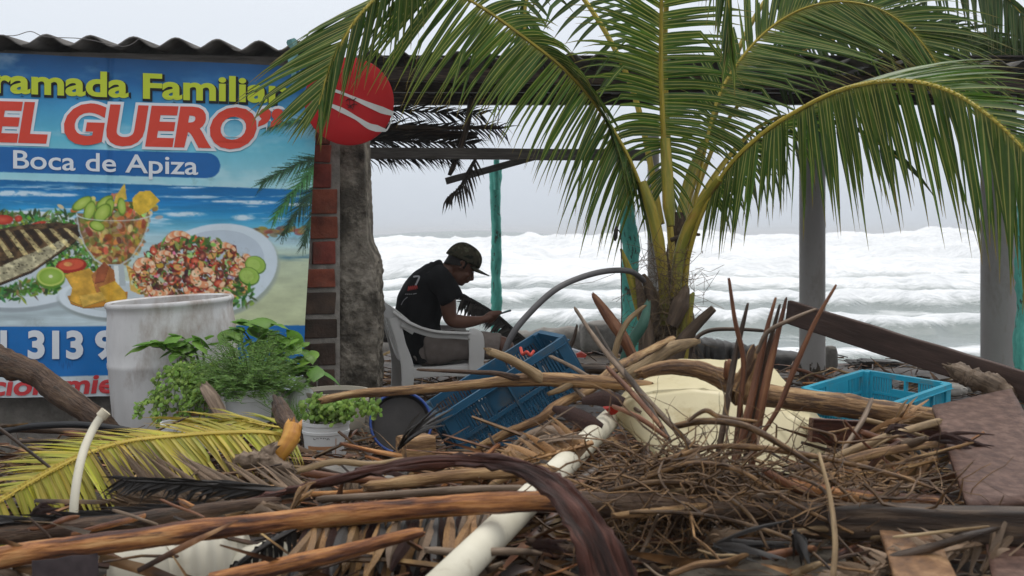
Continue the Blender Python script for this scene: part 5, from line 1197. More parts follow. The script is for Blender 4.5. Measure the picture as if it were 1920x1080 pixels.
for c, r, h, p in ((c4_, r4_, h4_, p4), (c2_, r2_, h2_, p2)):
    on_pot(c, r, h, -.75, .62, .22, .25, m_lab, p); on_pot(c, r, h, -.75, .62, .66, .76, m_lab, p); on_pot(c, r, h, -.40, .45, .80, .86, m_ink, p); on_pot(c, r, h, -.18, .12, .29, .38, m_lab, p)
    on_pot(c, r, h, -.70, .5, .905, .93, m_ink, p); on_pot(c, r, h, .60, .64, .22, .9, m_lab, p)
    for q, ch in enumerate('CREMA'):   # the word on the label, letter by letter round the bucket
        a = -.36 + q * .155; z = .47 - .05 * math.cos((q - 2) * .7)
        cu = bpy.data.curves.new('letter', 'FONT'); cu.body = ch; cu.size = .016; cu.offset = .0005; cu.align_x = 'CENTER'; to = bpy.data.objects.new('letter', cu); COL.objects.link(to); dg = bpy.context.evaluated_depsgraph_get(); dg.update()
        tm = bpy.data.meshes.new_from_object(to.evaluated_get(dg)); bpy.data.objects.remove(to); mb = MB(); rk = r * (.95 - .09 * z) + .0025
        mb.add([c + Vector((math.sin(a + v.co.x / rk) * rk, -math.cos(a + v.co.x / rk) * rk, -h * z + v.co.y)) for v in tm.vertices], [tuple(f.vertices) for f in tm.polygons]); mb.build('letter', m_ink, p, smooth=False)
# white jug behind the pots
mb = MB(); cj = P(566, 742, 4.9); mb.loft([(cj + Vector((0, 0, z)), (1, 0, 0), (0, 1, 0), r, r, 2.6) for z, r in ((-.12, .05), (-.11, .058), (-.02, .058), (.02, .045), (.045, .022), (.06, .022), (.062, .026), (.075, .026))], n=24)
jg = thing('jug', 'small white plastic jug between the fern and the cream tub', 'jug', cj - Vector((0, 0, .12))); mb.build('bottle', m_pot, jg)
mb = MB(); mb.tube([cj + Vector((-.05, -.02, -.02)), cj + Vector((-.09, -.03, .0)), cj + Vector((-.085, -.03, .05)), cj + Vector((-.03, -.01, .055))], .008, n=8, sub=5); mb.build('handle', m_pot, jg)
# dark basin with blue rim
m_bas = M('dark_basin', [(.3, (.016, .014, .013)), (.7, (.04, .035, .032))], scale=8, rough=.55, bump=.1); m_brim = M('blue_rim', (.018, .05, .20), rough=.4, bump=.05)
bs = thing('basin', 'dark round basin with a blue rim tipped towards the viewer', 'basin', P(755, 790, 4.75)); cb = P(752, 792, 4.75); nb_ = Vector((.16, -.93, .34)).normalized(); bx = Vector((1, .17, 0)).normalized(); by = nb_.cross(bx).normalized(); rbz = 58 / F * 4.75
mb = MB(); mb.loft([(cb + nb_ * d, bx, by, rbz * k, rbz * k * 1.0, 2.2) for d, k in ((-.10, .05), (-.10, .7), (-.06, .85), (0, .97), (.004, .95), (-.004, .93), (-.03, .86), (-.035, .1))], n=44); mb.build('bowl', m_bas, bs)
mb = MB(); mb.tube([cb + (bx * math.cos(a) + by * math.sin(a)) * rbz * .985 for a in [2 * math.pi * k / 40 for k in range(41)]], .006, n=8, cap=False); mb.build('rim', m_brim, bs)
# ---- plants
def leafm(name, c, vary=.25, trans=.35):
    return M(name, [(.3, tuple(k * .7 for k in c)), (.7, c)], scale=12, rough=.45, bump=.15, bscale=60, trans=trans, vary=vary, hue=.015)
m_broad = leafm('broad_leaf', (.15, .31, .045)); m_fern = leafm('fern_leaf', (.14, .265, .05), .35); m_succ = leafm('succulent_leaf', (.22, .36, .06), .35); m_stem = M('green_stem', (.08, .12, .03), rough=.5, bump=.1)
rn = random.Random(21)
def broad_leaf(p, d, l, w, nrm, droop):
    mb = MB(); pts = []; q = Vector(p); dd = Vector(d).normalized(); n = 7
    for j in range(n + 1):
        pts.append(q.copy()); q = q + dd * l / n; dd = (dd + Vector((0, 0, -droop / n))).normalized()
    mb.strip(pts, [w * k for k in (.10, .62, .95, 1.0, .88, .62, .32, .03)], Vector(nrm), fold=.16); return mb
def bush(o, spots, root, n_each, spread, lsize, Yv):
    for (px, py, yv, cnt, rad) in spots:
        tip = P(px, py, yv); mid = root.lerp(tip, .5) + Vector((0, 0, .06)); mb = MB(); mb.tube([root, mid, tip], [.006, .005, .0025], n=6, sub=5, knob=.1); mb.build('stem', m_stem, o)
        for k in range(int(cnt * .68)):
            a = rn.uniform(0, 6.28); e = rn.uniform(-.4, .5); d = Vector((math.cos(a), math.sin(a) * .9 - .25, e)); base = tip + Vector((rn.gauss(0, rad * .5), rn.gauss(0, rad * .4), rn.gauss(0, rad * .35)))
            l = lsize * rn.uniform(.5, 1.35); sd = Vector((-math.sin(a), math.cos(a), rn.uniform(-.5, .5)))
            broad_leaf(base, d, l, l * .66, sd, rn.uniform(.4, 1.6)).build('leaf', m_broad, o)
            mb2 = None
b1 = thing('broad_leaved_plant', 'bright green broad-leaved plant rising at the left of the fern, in front of barrel', 'plant', P(400, 720, 4.9))
bush(b1, [(284, 650, 4.85, 8, .05), (312, 642, 4.88, 10, .06), (345, 640, 4.9, 12, .06), (376, 634, 4.9, 10, .06), (330, 665, 4.88, 7, .05)], P(385, 725, 4.9), 0, 0, .10, 4.9)
b2 = thing('broad_leaved_plant', 'bright green broad-leaved plant spreading at the right of the fern, beside mossy bricks', 'plant', P(520, 730, 5.0))
bush(b2, [(448, 612, 5.0, 14, .07), (478, 606, 5.0, 12, .06), (505, 628, 5.0, 12, .07), (545, 632, 5.0, 12, .07), (560, 662, 4.95, 14, .07), (592, 690, 4.9, 12, .06), (535, 672, 4.95, 12, .07), (520, 650, 5.0, 10, .07), (575, 705, 4.92, 7, .05)], P(500, 735, 5.0), 0, 0, .115, 5)
fern = thing('fern', 'dense feathery green fern filling the middle white bucket', 'plant', c1_)
mb = MB(); cs = c1_ + Vector((0, .02, -.01)); stems = MB()
for i in range(420):
    a = rn.uniform(0, 6.28); el = rn.uniform(.15, 1.5); l = rn.uniform(.12, .27) * (1.0 if el > .5 else .8)
    d = Vector((math.cos(a) * math.cos(el) * 1.05, math.sin(a) * math.cos(el), math.sin(el))); pts = []; q = cs + Vector((math.cos(a), math.sin(a), 0)) * rn.uniform(0, r1_ * .8); dd = d.copy()
    for j in range(7): pts.append(q.copy()); q = q + dd * l / 6; dd = (dd + Vector((0, 0, -.16))).normalized()
    stems.tube(pts, [.0016, .0008], n=3)
    for j in range(1, 7):
        for s_ in range(7):
            b = rn.uniform(0, 6.28); v = Vector((math.cos(b), math.sin(b), rn.uniform(-.2, .7))).normalized() * rn.uniform(.014, .034); p = pts[j].lerp(pts[j - 1], rn.random()); w = v.orthogonal().normalized() * .0019
            mb.add([p - w, p + w, p + v], [(0, 1, 2)])
props(mb.build('fronds', m_fern, fern), kind='stuff'); props(stems.build('stems', m_stem, fern), kind='stuff')
def succulent(o, lines, per, size=.011):
    mb = MB(); st = MB()
    for pl in lines:
        pts, _ = smooth_path([P(*q) for q in pl], [0] * len(pl), 8); st.tube(pts, .0022, n=4)
        for i in range(per):
            f = rn.random() * (len(pts) - 1.01); k = int(f); p = pts[k].lerp(pts[k + 1], f - k) + Vector((rn.gauss(0, .011), rn.gauss(0, .011), rn.gauss(0, .010)))
            a = rn.uniform(0, 6.28); n_ = Vector((math.cos(a) * .7, -abs(math.sin(a)), rn.uniform(.1, 1))).normalized(); u = n_.orthogonal().normalized(); v = n_.cross(u); s_ = size * rn.uniform(.6, 1.2)
            ring = [p + (u * math.cos(t) + v * math.sin(t) * .8) * s_ for t in [6.283 * q / 6 for q in range(6)]]
            mb.add([p + n_ * s_ * .35] + ring, [(0, 1 + q, 1 + (q + 1) % 6) for q in range(6)])
    props(mb.build('leaves', m_succ, o), kind='stuff'); props(st.build('stems', m_stem, o), kind='stuff')
s1 = thing('succulent', 'small-leaved succulent trailing over the left white buckets down the barrel', 'plant', c2_)
L1 = []
for i in range(34):
    x = rn.uniform(318, 405); y = 716 + rn.uniform(-4, 6); yv = 4.78 + rn.uniform(-.08, .1)
    if i < 20: ex_ = rn.uniform(-52, -6); L1.append([(x, y, yv), (x + ex_ * .5, y - 14 + rn.uniform(-10, 8), yv - .06), (x + ex_, y + rn.uniform(0, 40), yv - .1), (max(x + ex_ * 1.15, 252 + rn.uniform(0, 60)), y + rn.uniform(30, 95), yv - .12)])
    else: L1.append([(x, y, yv), (x + rn.uniform(-10, 10), y - 18, yv), (x + rn.uniform(-16, 14), y - rn.uniform(20, 44), yv - .02)])
L1 += [[(300, 730, 4.7), (288, 760, 4.66), (294, 790, 4.62), (302, 818, 4.6)], [(306, 726, 4.7), (300, 770, 4.62), (306, 800, 4.58), (314, 826, 4.55)], [(352, 722, 4.68), (350, 745, 4.62), (346, 768, 4.6)], [(290, 740, 4.7), (266, 760, 4.66), (256, 782, 4.64)]]
succulent(s1, L1, 46)
s2 = thing('succulent', 'small-leaved light green succulent spilling from the printed bucket at the basin', 'plant', c4_)
L2 = []
for i in range(26):
    x = rn.uniform(585, 650); y = 786; dx = rn.uniform(-22, 95) if i % 2 else rn.uniform(-15, 25); L2.append([(x, y, 4.45), (x + dx * .4, y - rn.uniform(8, 40), 4.42), (x + dx * .8, y - rn.uniform(10, 40), 4.38), (min(x + dx, 752), y - rn.uniform(-4, 30), 4.35)])
succulent(s2, L2, 42)
g3 = thing('grassy_plant', 'thin grassy green plant between the fern bucket and printed bucket', 'plant', P(548, 800, 4.6)); mb = MB()
for i in range(150):
    p = P(rn.gauss(548, 10), 806, 4.6 + rn.uniform(-.04, .04)); d = Vector((rn.gauss(0, .05), rn.gauss(0, .03), rn.uniform(.06, .16))); mb.strip([p, p + d * .5, p + d + Vector((d.x * .5, 0, -.01))], [.003, .0024, .0003], (1, 0, 0))
props(mb.build('blades', m_fern, g3), kind='stuff')
# ---- grey hose arching from the crate to the palm
m_hose = M('grey_hose', [(.3, (.06, .055, .055)), (.7, (.105, .10, .10))], scale=6, rough=.5, bump=.1)
stick([(938, 690, 5.6), (958, 632, 5.6), (992, 588, 5.65), (1040, 544, 5.75), (1090, 520, 5.9), (1140, 508, 6.1), (1182, 509, 6.4), (1206, 525, 6.6)], [12, 12, 11, 11], m_hose, 'grey hose arching from the dark blue crate to the palm', 'hose', 'hose', n=12, knob=.02, flat=1)
mb = MB(); mb.tube([P(1157, 430, 6.3), P(1164, 445, 6.3), P(1165, 520, 6.3), P(1166, 660, 6.3)], .0035, n=5, sub=5); props(mb.build('hanging_cord', m_thatch), 'thin dark cord hanging in front of the knobbly post', 'cord')
mb = MB(); mb.tube([P(1156, 424, 6.3), P(1155, 432, 6.3), P(1154, 446, 6.3), P(1153, 452, 6.3)], [.006, .012, .012, .004], n=8); props(mb.build('plug', m_thatch), 'small dark plug at the top end of the hanging cord', 'plug')
# ================================================================== storm debris
m_branch = M('peeled_branch', [(.30, (.045, .021, .010)), (.44, (.17, .088, .036)), (.57, (.35, .205, .088)), (.74, (.52, .36, .18))], scale=9, detail=8, rough=.62, rough2=.45, bump=.9, vec='tc', stretch=10, spots=(5, .56, .05, (.05, .026, .018), .8))
m_orange = M('wet_orange_branch', [(.34, (.030, .011, .008)), (.44, (.17, .058, .020)), (.54, (.43, .175, .052)), (.70, (.60, .33, .13))], scale=8, detail=9, rough=.42, rough2=.28, bump=1.0, vec='tc', stretch=9, spots=(2.4, .51, .05, (.050, .018, .014), .85))
m_brown = M('brown_bark', [(.3, (.025, .013, .008)), (.5, (.085, .048, .028)), (.72, (.20, .13, .08))], scale=10, detail=8, rough=.65, rough2=.4, bump=1.0, vec='tc', stretch=7, spots=(5, .56, .05, (.02, .014, .01), .8))
m_greybr = M('grey_brown_stick', [(.3, (.045, .029, .018)), (.5, (.135, .092, .060)), (.72, (.27, .20, .14))], scale=10, detail=8, rough=.6, bump=.4, vec='tc', stretch=9)
m_tan = M('pale_stick', [(.3, (.10, .062, .03)), (.5, (.24, .16, .08)), (.72, (.40, .29, .16))], scale=10, detail=8, rough=.6, bump=.35, vec='tc', stretch=8, spots=(7, .6, .1, (.08, .05, .03), .7))
m_darkst = M('dark_stick', [(.3, (.012, .007, .004)), (.5, (.045, .027, .016)), (.72, (.12, .078, .05))], scale=10, detail=7, rough=.5, rough2=.32, bump=.4, vec='tc', stretch=8)
m_rust = M('red_brown_rib', [(.3, (.045, .016, .007)), (.5, (.13, .048, .020)), (.72, (.27, .125, .055))], scale=9, detail=7, rough=.5, bump=.3, vec='tc', stretch=10)
m_pvc = M('white_pvc', [(.3, (.50, .46, .35)), (.7, (.62, .58, .47))], scale=3, rough=.6, bump=.05, spec=.2, spots=(9, .58, .10, (.30, .25, .17), .55))
S = stick; PEND = []
# -- left
S([(-70, 640, 5.0), (0, 678, 5.0), (60, 700, 4.95), (110, 735, 4.9), (180, 785, 4.85), (215, 812, 4.85)], [56, 50, 52, 46, 34], m_brown, 'thick dark log slanting down in front of the banner foot', 'log', 'log', n=18, knob=.22)
S([(-40, 822, 4.6), (40, 802, 4.6), (130, 796, 4.6), (200, 801, 4.6), (260, 813, 4.6), (310, 840, 4.55)], [13, 13], M('black_hose', (.014, .014, .015), rough=.4, bump=.05), 'black hose looping over the debris below the banner', 'hose', 'hose', n=12, knob=0)
S([(128, 812, 4.5), (200, 822, 4.5), (320, 834, 4.5)], [22, 24, 20], M('rusty_bar', [(.3, (.06, .024, .014)), (.7, (.17, .07, .035))], scale=12, rough=.85, bump=.4), 'rusty brown flat bar behind the small bent white pipe', 'rusty_bar', 'bar', n=8, flat=.5)
S([(-10, 802, 4.7), (90, 806, 4.7), (200, 812, 4.7)], [16, 15, 10], m_darkst, 'dark thin branch just under the black hose')
S([(40, 828, 4.4), (100, 826, 4.4), (162, 836, 4.4)], [10, 9, 6], m_darkst, 'short dark stick below the rusty bar')
pv = thing('bent_pipe', 'slim white plastic pipe bent upright among yellow leaflets', 'pipe', P(140, 950, 3.14))
mb = MB(); mb.tube([P(137, 1000, 3.12), P(139, 945, 3.14), P(146, 890, 3.18), P(158, 842, 3.24), (P(176, 802, 3.3)), P(194, 776, 3.32)], 8 / F * 3.2, n=16, sub=6); mb.build('tube', m_pvc, pv)
mb = MB(); mb.tube([P(189, 782, 3.32), P(199, 771, 3.325)], 10.5 / F * 3.3, n=16); mb.build('end_cap', M('yellowed_cap', (.52, .46, .34), rough=.5, bump=.03), pv)
S([(-10, 796, 3.4), (60, 850, 3.4), (110, 890, 3.4), (165, 938, 3.4)], [7, 6, 5], m_darkst, 'thin dark rod slanting across the yellow frond')
# yellow frond
ylf = leafmat('yellowing_leaflet', [(.3, (.20, .20, .022)), (.55, (.36, .32, .032)), (.8, (.50, .40, .045))], (.42, .33, .06), (.44, .30, .05), (.24, .12, .04), rough=.45, trans=.25, vary=.35, hue=.03, spots=(7, .62, .08, (.22, .09, .02), .7), tipstart=.7)
m_yrib = M('yellow_midrib', [(.3, (.30, .22, .025)), (.7, (.46, .34, .05))], scale=8, rough=.5, bump=.15, vec='tc', stretch=6)
dead_frond('fallen_frond', [(560, 826, 3.75), (500, 812, 3.7), (420, 812, 3.65), (330, 818, 3.6), (240, 828, 3.52), (160, 852, 3.45), (80, 892, 3.36), (0, 940, 3.28), (-70, 986, 3.24)], [
    ([(.02, 40, 46, -.1, .3), (.2, 90, 66, -.12, .3), (.4, 105, 84, -.12, .2), (.6, 100, 100, -.1, .2), (.8, 80, 122, -.1, .15), (1, 55, 110, 0, .15)], 120, {'jit': .10, 'broken': .08}),
    ([(.02, -70, -24, .1, .4), (.2, -120, -30, .1, .2), (.4, -150, -12, .1, .1), (.6, -180, 0, .1, .1), (.8, -160, 26, .1, .1), (1, -110, 40, 0, .1)], 110, {'jit': .10, 'broken': .08})], .013, ylf, 'yellowing fallen palm frond spread over the debris at the left', seed=81, width=.0165, rib=m_yrib)
dead_frond('fallen_frond', [(560, 806, 4.1), (500, 798, 4.05), (440, 788, 4.0), (380, 792, 4.0)], [
    ([(.02, -100, -40, 0, .4), (.5, -140, -24, 0, .2), (1, -130, -4, 0, .1)], 34, {'jit': .3}), ([(.02, -60, 40, -.1, .6), (.5, -70, 20, -.1, .3), (1, -70, 10, 0, .2)], 26, {'jit': .4})], .008, ylf, 'sparse yellow frond tip with loose leaflets under the pots', seed=82, width=.014, rib=m_yrib)
m_dlf = M('dead_leaflet', [(.3, (.045, .027, .016)), (.48, (.15, .095, .056)), (.7, (.34, .245, .16))], scale=7, detail=6, rough=.5, bump=.3, vec='tc', stretch=9, vary=.4, spots=(5, .6, .1, (.02, .014, .012), .7))
m_blf = M('black_leaflet', [(.3, (.010, .009, .008)), (.7, (.040, .034, .030))], scale=7, rough=.38, bump=.25, vec='tc', stretch=8, vary=.4)
m_olf = M('orange_brown_leaflet', [(.3, (.045, .020, .008)), (.48, (.20, .098, .032)), (.7, (.42, .26, .115))], scale=6, detail=6, rough=.42, bump=.3, vec='tc', stretch=9, vary=.5, hue=.006, spots=(5, .58, .1, (.025, .014, .011), .7))
dead_frond('dead_frond', [(600, 922, 3.2), (520, 938, 3.2), (420, 952, 3.2), (330, 962, 3.25), (250, 966, 3.3)], [
    ([(.02, -70, -44, .1, .1), (.3, -170, -84, .12, .1), (.6, -140, -116, .12, .05), (1, -110, -130, .1, .05)], 62, {'jit': .12, 'broken': .12}),
    ([(.02, -110, -20, -.05, .1), (.5, -150, -30, -.05, .1), (1, -100, -60, 0, .1)], 44, {'jit': .2})], .012, m_dlf, 'grey-brown dead frond with stiff leaflets beside the bent white pipe', seed=83, width=.015)
dead_frond('dead_frond', [(580, 925, 3.05), (480, 916, 3.05), (370, 908, 3.05), (230, 900, 3.05)], [
    ([(.02, -120, -20, 0, .1), (1, -60, -14, 0, .1)], 44, {'jit': .12}), ([(.02, -110, 18, 0, .2), (1, -60, 26, 0, .3)], 44, {'jit': .15})], .016, m_blf, 'wet black dead frond lying flat over the grey-brown one', seed=84, width=.015)
dead_frond('dead_frond', [(420, 950, 2.95), (300, 960, 2.95), (150, 972, 2.95), (-60, 985, 2.95)], [
    ([(.02, -120, -22, 0, .1), (1, -90, -10, 0, .1)], 26, {'jit': .12}), ([(.02, -120, 10, 0, .2), (1, -80, 14, 0, .2)], 26, {'jit': .15})], .016, m_blf, 'long black dead frond along the lower left stick', seed=85, width=.015)
dead_frond('dead_frond', [(560, 985, 2.75), (500, 1020, 2.7), (430, 1070, 2.65), (370, 1120, 2.6)], [
    ([(.02, -50, 50, 0, .1), (1, -40, 50, 0, .1)], 16, {'jit': .15}), ([(.02, 10, 80, 0, .1), (1, -20, 60, 0, .1)], 16, {'jit': .15})], .014, m_blf, 'dark frond slanting down across the ribbed canister', seed=86, width=.020)
S([(524, 762, 3.8), (538, 790, 3.74), (549, 806, 3.68)], [30, 36, 30], m_brown, 'dark stump end of the broken orange leaf stalk', 'leaf_stalk', 'stalk', n=12, knob=.3)
S([(550, 800, 3.66), (542, 826, 3.62), (524, 852, 3.6), (508, 872, 3.6)], [34, 36, 32, 20], M('orange_stalk', [(.25, (.26, .09, .015)), (.5, (.44, .20, .03)), (.8, (.52, .30, .06))], scale=8, rough=.4, bump=.3, vec='tc', stretch=5, spots=(5, .6, .1, (.12, .04, .015), .8)), 'bright orange broken leaf stalk standing before the grassy plant', 'leaf_stalk', 'stalk', n=14, knob=.15)
S([(385, 726, 4.45), (398, 745, 4.42), (414, 775, 4.4), (432, 800, 4.38)], [26, 34, 30, 12], m_greybr, 'flat grey-brown bark piece leaning between the two white buckets', 'bark_piece', 'bark', n=10, flat=.3)
# knobby lump of wood
for pl, w, lab in (([(424, 872, 3.6), (460, 868, 3.58), (500, 866, 3.56), (545, 884, 3.55)], [22, 34, 40, 26], 'knobby grey-brown root wood under the yellow leaflets'), ([(496, 874, 3.55), (500, 852, 3.56), (512, 838, 3.56)], [34, 32, 18], 'stubby knot sticking up from the root wood')):
    S(pl, w, m_greybr, lab, 'root_wood', 'wood', n=16, knob=.5, ks=14)
lump('concrete_lump', P(672, 902, 3.7), (.15, .14, .05), m_conc, 'rounded grey concrete lump behind the black curved bark', 'rubble', seed=51, rough=.2)
# -- long sticks across the front
S([(-60, 1010, 2.95), (80, 996, 2.95), (200, 984, 2.93), (320, 966, 2.9), (420, 952, 2.88), (520, 940, 2.85)], [36, 34, 34, 30, 26, 18], m_brown, 'grey-brown branch lying just above the long orange stick', 'branch', 'branch', n=14, knob=.14)
S([(-60, 1062, 2.6), (60, 1036, 2.6), (200, 1018, 2.6), (330, 1000, 2.6), (480, 982, 2.58), (640, 964, 2.56), (800, 950, 2.54), (940, 942, 2.52), (1070, 938, 2.5)], [46, 42, 40, 42, 38, 38, 36, 40, 36], m_orange, 'long wet orange-brown stick running across the whole lower left', 'branch', 'branch', n=18, knob=.10)
S([(390, 1092, 2.45), (520, 1062, 2.45), (640, 1036, 2.45), (720, 1014, 2.45), (786, 998, 2.45)], [34, 32, 30, 26, 20], m_orange, 'shorter orange-brown stick near the bottom, under the long orange one', 'branch', 'branch', n=14, knob=.12)
S([(690, 912, 3.0), (760, 904, 3.0), (860, 892, 3.0), (1010, 882, 3.0), (1040, 884, 3.0)], [20, 24, 24, 22, 16], m_branch, 'pale bark branch lying under the black curved bark', 'branch', 'branch', n=12, knob=.15)
S([(600, 936, 2.9), (760, 926, 2.9), (880, 918, 2.9), (980, 915, 2.9)], [14, 14, 16, 12], m_greybr, 'thin grey stick between pale branch and long orange stick')
S([(1030, 936, 2.7), (1130, 945, 2.7), (1260, 948, 2.7), (1440, 960, 2.7)], [40, 48, 44, 30], m_brown, 'dark thick branch continuing right of the curved bark', 'branch', 'branch', n=14, knob=.2)
S([(500, 930, 3.1), (620, 925, 3.1), (720, 918, 3.1)], [10, 10, 8], m_orange, 'thin orange stick just left of the pale bark branch')
# curved bark (palm spathe)
m_spathe = M('wet_spathe', [(.32, (.008, .004, .003)), (.46, (.034, .012, .008)), (.58, (.085, .032, .022)), (.72, (.16, .075, .05))], scale=7, detail=9, rough=.62, rough2=.38, bump=.9, vec='tc', stretch=14, spots=(3, .56, .06, (.014, .008, .006), .8), spec=.2)
mb = MB(); pl = [(380, 962, 3.0), (520, 926, 2.9), (640, 896, 2.8), (760, 872, 2.7), (880, 864, 2.6), (970, 876, 2.5), (1030, 906, 2.42), (1075, 952, 2.36), (1110, 1010, 2.32), (1140, 1090, 2.3), (1160, 1180, 2.28)]
wpx = [4, 9, 17, 24, 26, 28, 46, 64, 90, 124, 160]; pts, wd = smooth_path([P(*q) for q in pl], [w / F * q[2] for w, q in zip(wpx, pl)], 6)
mm = len(pts); sides = [Vector((.25 + .7 * min(max((i / mm - .5) * 3, 0), 1), .55, .75 - .75 * min(max((i / mm - .5) * 3, 0), 1))) for i in range(mm)]
V = []; TC = []
for i, p in enumerate(pts):
    t = (pts[min(i + 1, mm - 1)] - pts[max(i - 1, 0)]).normalized(); s_ = (sides[i] - t * sides[i].dot(t)).normalized(); n_ = t.cross(s_)
    n_ = n_ if n_.y < 0 else -n_
    for k in range(13): u = k / 6 - 1; V.append(p + s_ * wd[i] / 2 * u + n_ * (wd[i] * (.07 * (1 - u * u) + .035 * math.sin(u * 7 + i * .02))) + n_ * .010 * noise.noise((i * .22, u * 2, 4)) + n_ * .004 * noise.noise((i * .1, u * 9, 7)) + s_ * (.012 * u * abs(u) ** 3 * noise.noise((i * .9, u, 2)))); TC.append((u * wd[i] / 2, 0, i * .02))
mb.add(V, [(i * 13 + k, i * 13 + k + 1, (i + 1) * 13 + k + 1, (i + 1) * 13 + k) for i in range(mm - 1) for k in range(12)], TC)
props(mb.build('curved_bark', m_spathe, solid=.008), 'long dark purplish palm sheath curling over and down in front', 'bark')
# big white pipe
pp_ = thing('drain_pipe', 'thick white drain pipe rising from the bottom edge towards the canister', 'pipe', P(860, 1080, 2.3))
pa_, pb_ = P(800, 1128, 2.12), P(1150, 780, 4.0); r_ = .0335; mb = MB()
mb.tube([pa_, pa_.lerp(pb_, .25), pa_.lerp(pb_, .5), pa_.lerp(pb_, .75), pb_], r_, n=32, cap=False); mb.build('tube', m_pvc, pp_, solid=.005)
# brown hanging leaflets under the long stick
rn = random.Random(33)
bl = thing('dead_frond', 'orange-brown dead frond hanging below the long stick near the white pipe', 'palm frond', P(760, 1000, 2.6))
mb = MB(); mb.tube([P(560, 986, 2.68), P(760, 968, 2.66), P(930, 958, 2.64)], [.012, .010, .006], n=8, sub=5); mb.build('midrib', m_olf, bl)
for i in range(58):
    x = 575 + 345 * (i + rn.random() * .6) / 58; y = 986 - (x - 560) * .075; p = P(x, y, 2.68); dx = rn.uniform(-70, 5) - (20 if x < 700 else 0); l = rn.uniform(90, 150)
    v = P(x + dx, y + l, 2.52 + rn.uniform(-.05, .1)) - p; pts = [p + v * f + Vector((0, -.012 * math.sin(f * 3.1), rn.uniform(-.004, .004))) for f in (0, .25, .5, .75, 1)]
    mb = MB(); mb.strip(pts, [.012, .026, .028, .022, .004], Vector((1, .2, rn.uniform(-.6, .6))), fold=.25); mb.build('leaflet', rn.choice([m_olf, m_olf, m_olf, m_dlf, m_spathe, m_blf]), bl)
# canister pieces at the bottom left
m_can = M('translucent_canister', [(.3, (.50, .46, .36)), (.7, (.60, .565, .46))], scale=3, rough=.42, bump=.03, spots=(4, .56, .2, (.33, .27, .17), .6))
cn = thing('ribbed_canister', 'off-white ribbed canister half buried at the bottom, under the orange sticks', 'canister', P(330, 1080, 2.6))
mb = MB(); c = P(330, 1092, 2.84); a = Vector((.93, .25, .10)).normalized(); u_ = Vector((-.2, .1, 1)); u_ = (u_ - a * u_.dot(a)).normalized(); w_ = a.cross(u_)
secs = []
for i in range(61):
    f = i / 60; r = .125 * min(1, (f * 14) ** .5, ((1 - f) * 14) ** .5 + .02) * (1 + (.035 * math.cos(f * 60) if .42 < f < .9 else 0)); secs.append((c + a * (f - .45) * .36, u_, w_, r, r * .9, 3.2))
mb.loft(secs, n=36); mb.build('body', m_can, cn)
bt_ = thing('bottle', 'white plastic bottle with ringed neck under the dark slanting frond', 'bottle', P(520, 1050, 2.7)); mb = MB(); c = P(470, 1062, 2.8); a = (P(552, 1012, 2.7) - c).normalized(); u_ = a.orthogonal().normalized(); w_ = a.cross(u_)
mb.loft([(c + a * d, u_, w_, r, r, 2) for d, r in ((-.12, .03), (-.11, .05), (.0, .052), (.03, .048), (.055, .034), (.06, .037), (.066, .034), (.07, .037), (.076, .034), (.082, .036), (.088, .030), (.105, .030), (.107, .033), (.115, .033), (.117, .0))], n=28); mb.build('body', m_pvc, bt_)
m_purp = M('purple_black_sheet', [(.3, (.012, .008, .009)), (.7, (.030, .022, .023))], scale=25, rough=.6, spec=.1, bump=.1)
board('sheet', P(60, 1092, 2.5), P(185, 1076, 2.55), .10, .012, m_purp, 'small dark purplish sheet at the bottom left corner', 'sheet', up=(.1, .7, .7))
# ---- mid debris: forked branch over the blue crate
S([(606, 750, 4.1), (660, 739, 4.1), (730, 734, 4.08), (820, 727, 4.06), (900, 720, 4.04), (960, 713, 4.0), (1040, 712, 3.98), (1120, 717, 3.98), (1215, 724, 4.0)], [15, 16, 18, 18, 20, 24, 27, 25, 22], m_branch, 'long forked branch lying across the dark blue crate', 'branch', 'branch', n=16, knob=.12)
S([(1008, 706, 3.97), (984, 690, 3.95), (952, 672, 3.92), (917, 659, 3.9)], [24, 20, 17, 15], m_tan, 'pale broken fork rising from the branch over the crate', 'branch', 'branch', n=14, knob=.10)
S([(966, 708, 3.96), (930, 700, 3.95), (870, 697, 3.95), (784, 693, 3.95)], [14, 10, 8, 5], m_brown, 'thin dark twig of the forked branch, pointing at the chair', 'twig', 'twig')
S([(898, 838, 3.95), (960, 808, 3.9), (1012, 786, 3.88), (1036, 768, 3.9), (1060, 752, 3.95), (1110, 728, 4.1), (1150, 692, 4.4), (1190, 672, 4.9), (1262, 634, 5.4)], [13, 17, 19, 22, 20, 17, 17, 17, 12], m_branch, 'crooked branch climbing from the crate foot towards the palm', 'branch', 'branch', n=14, knob=.18)
S([(1030, 738, 3.95), (1052, 730, 3.95), (1076, 718, 3.97)], [8, 13, 14], m_tan, 'short splintered stub below the forked branch')
S([(1066, 716, 4.0), (1110, 760, 3.9)], [8, 8], m_greybr, 'short grey splinter crossing under the forked branch')
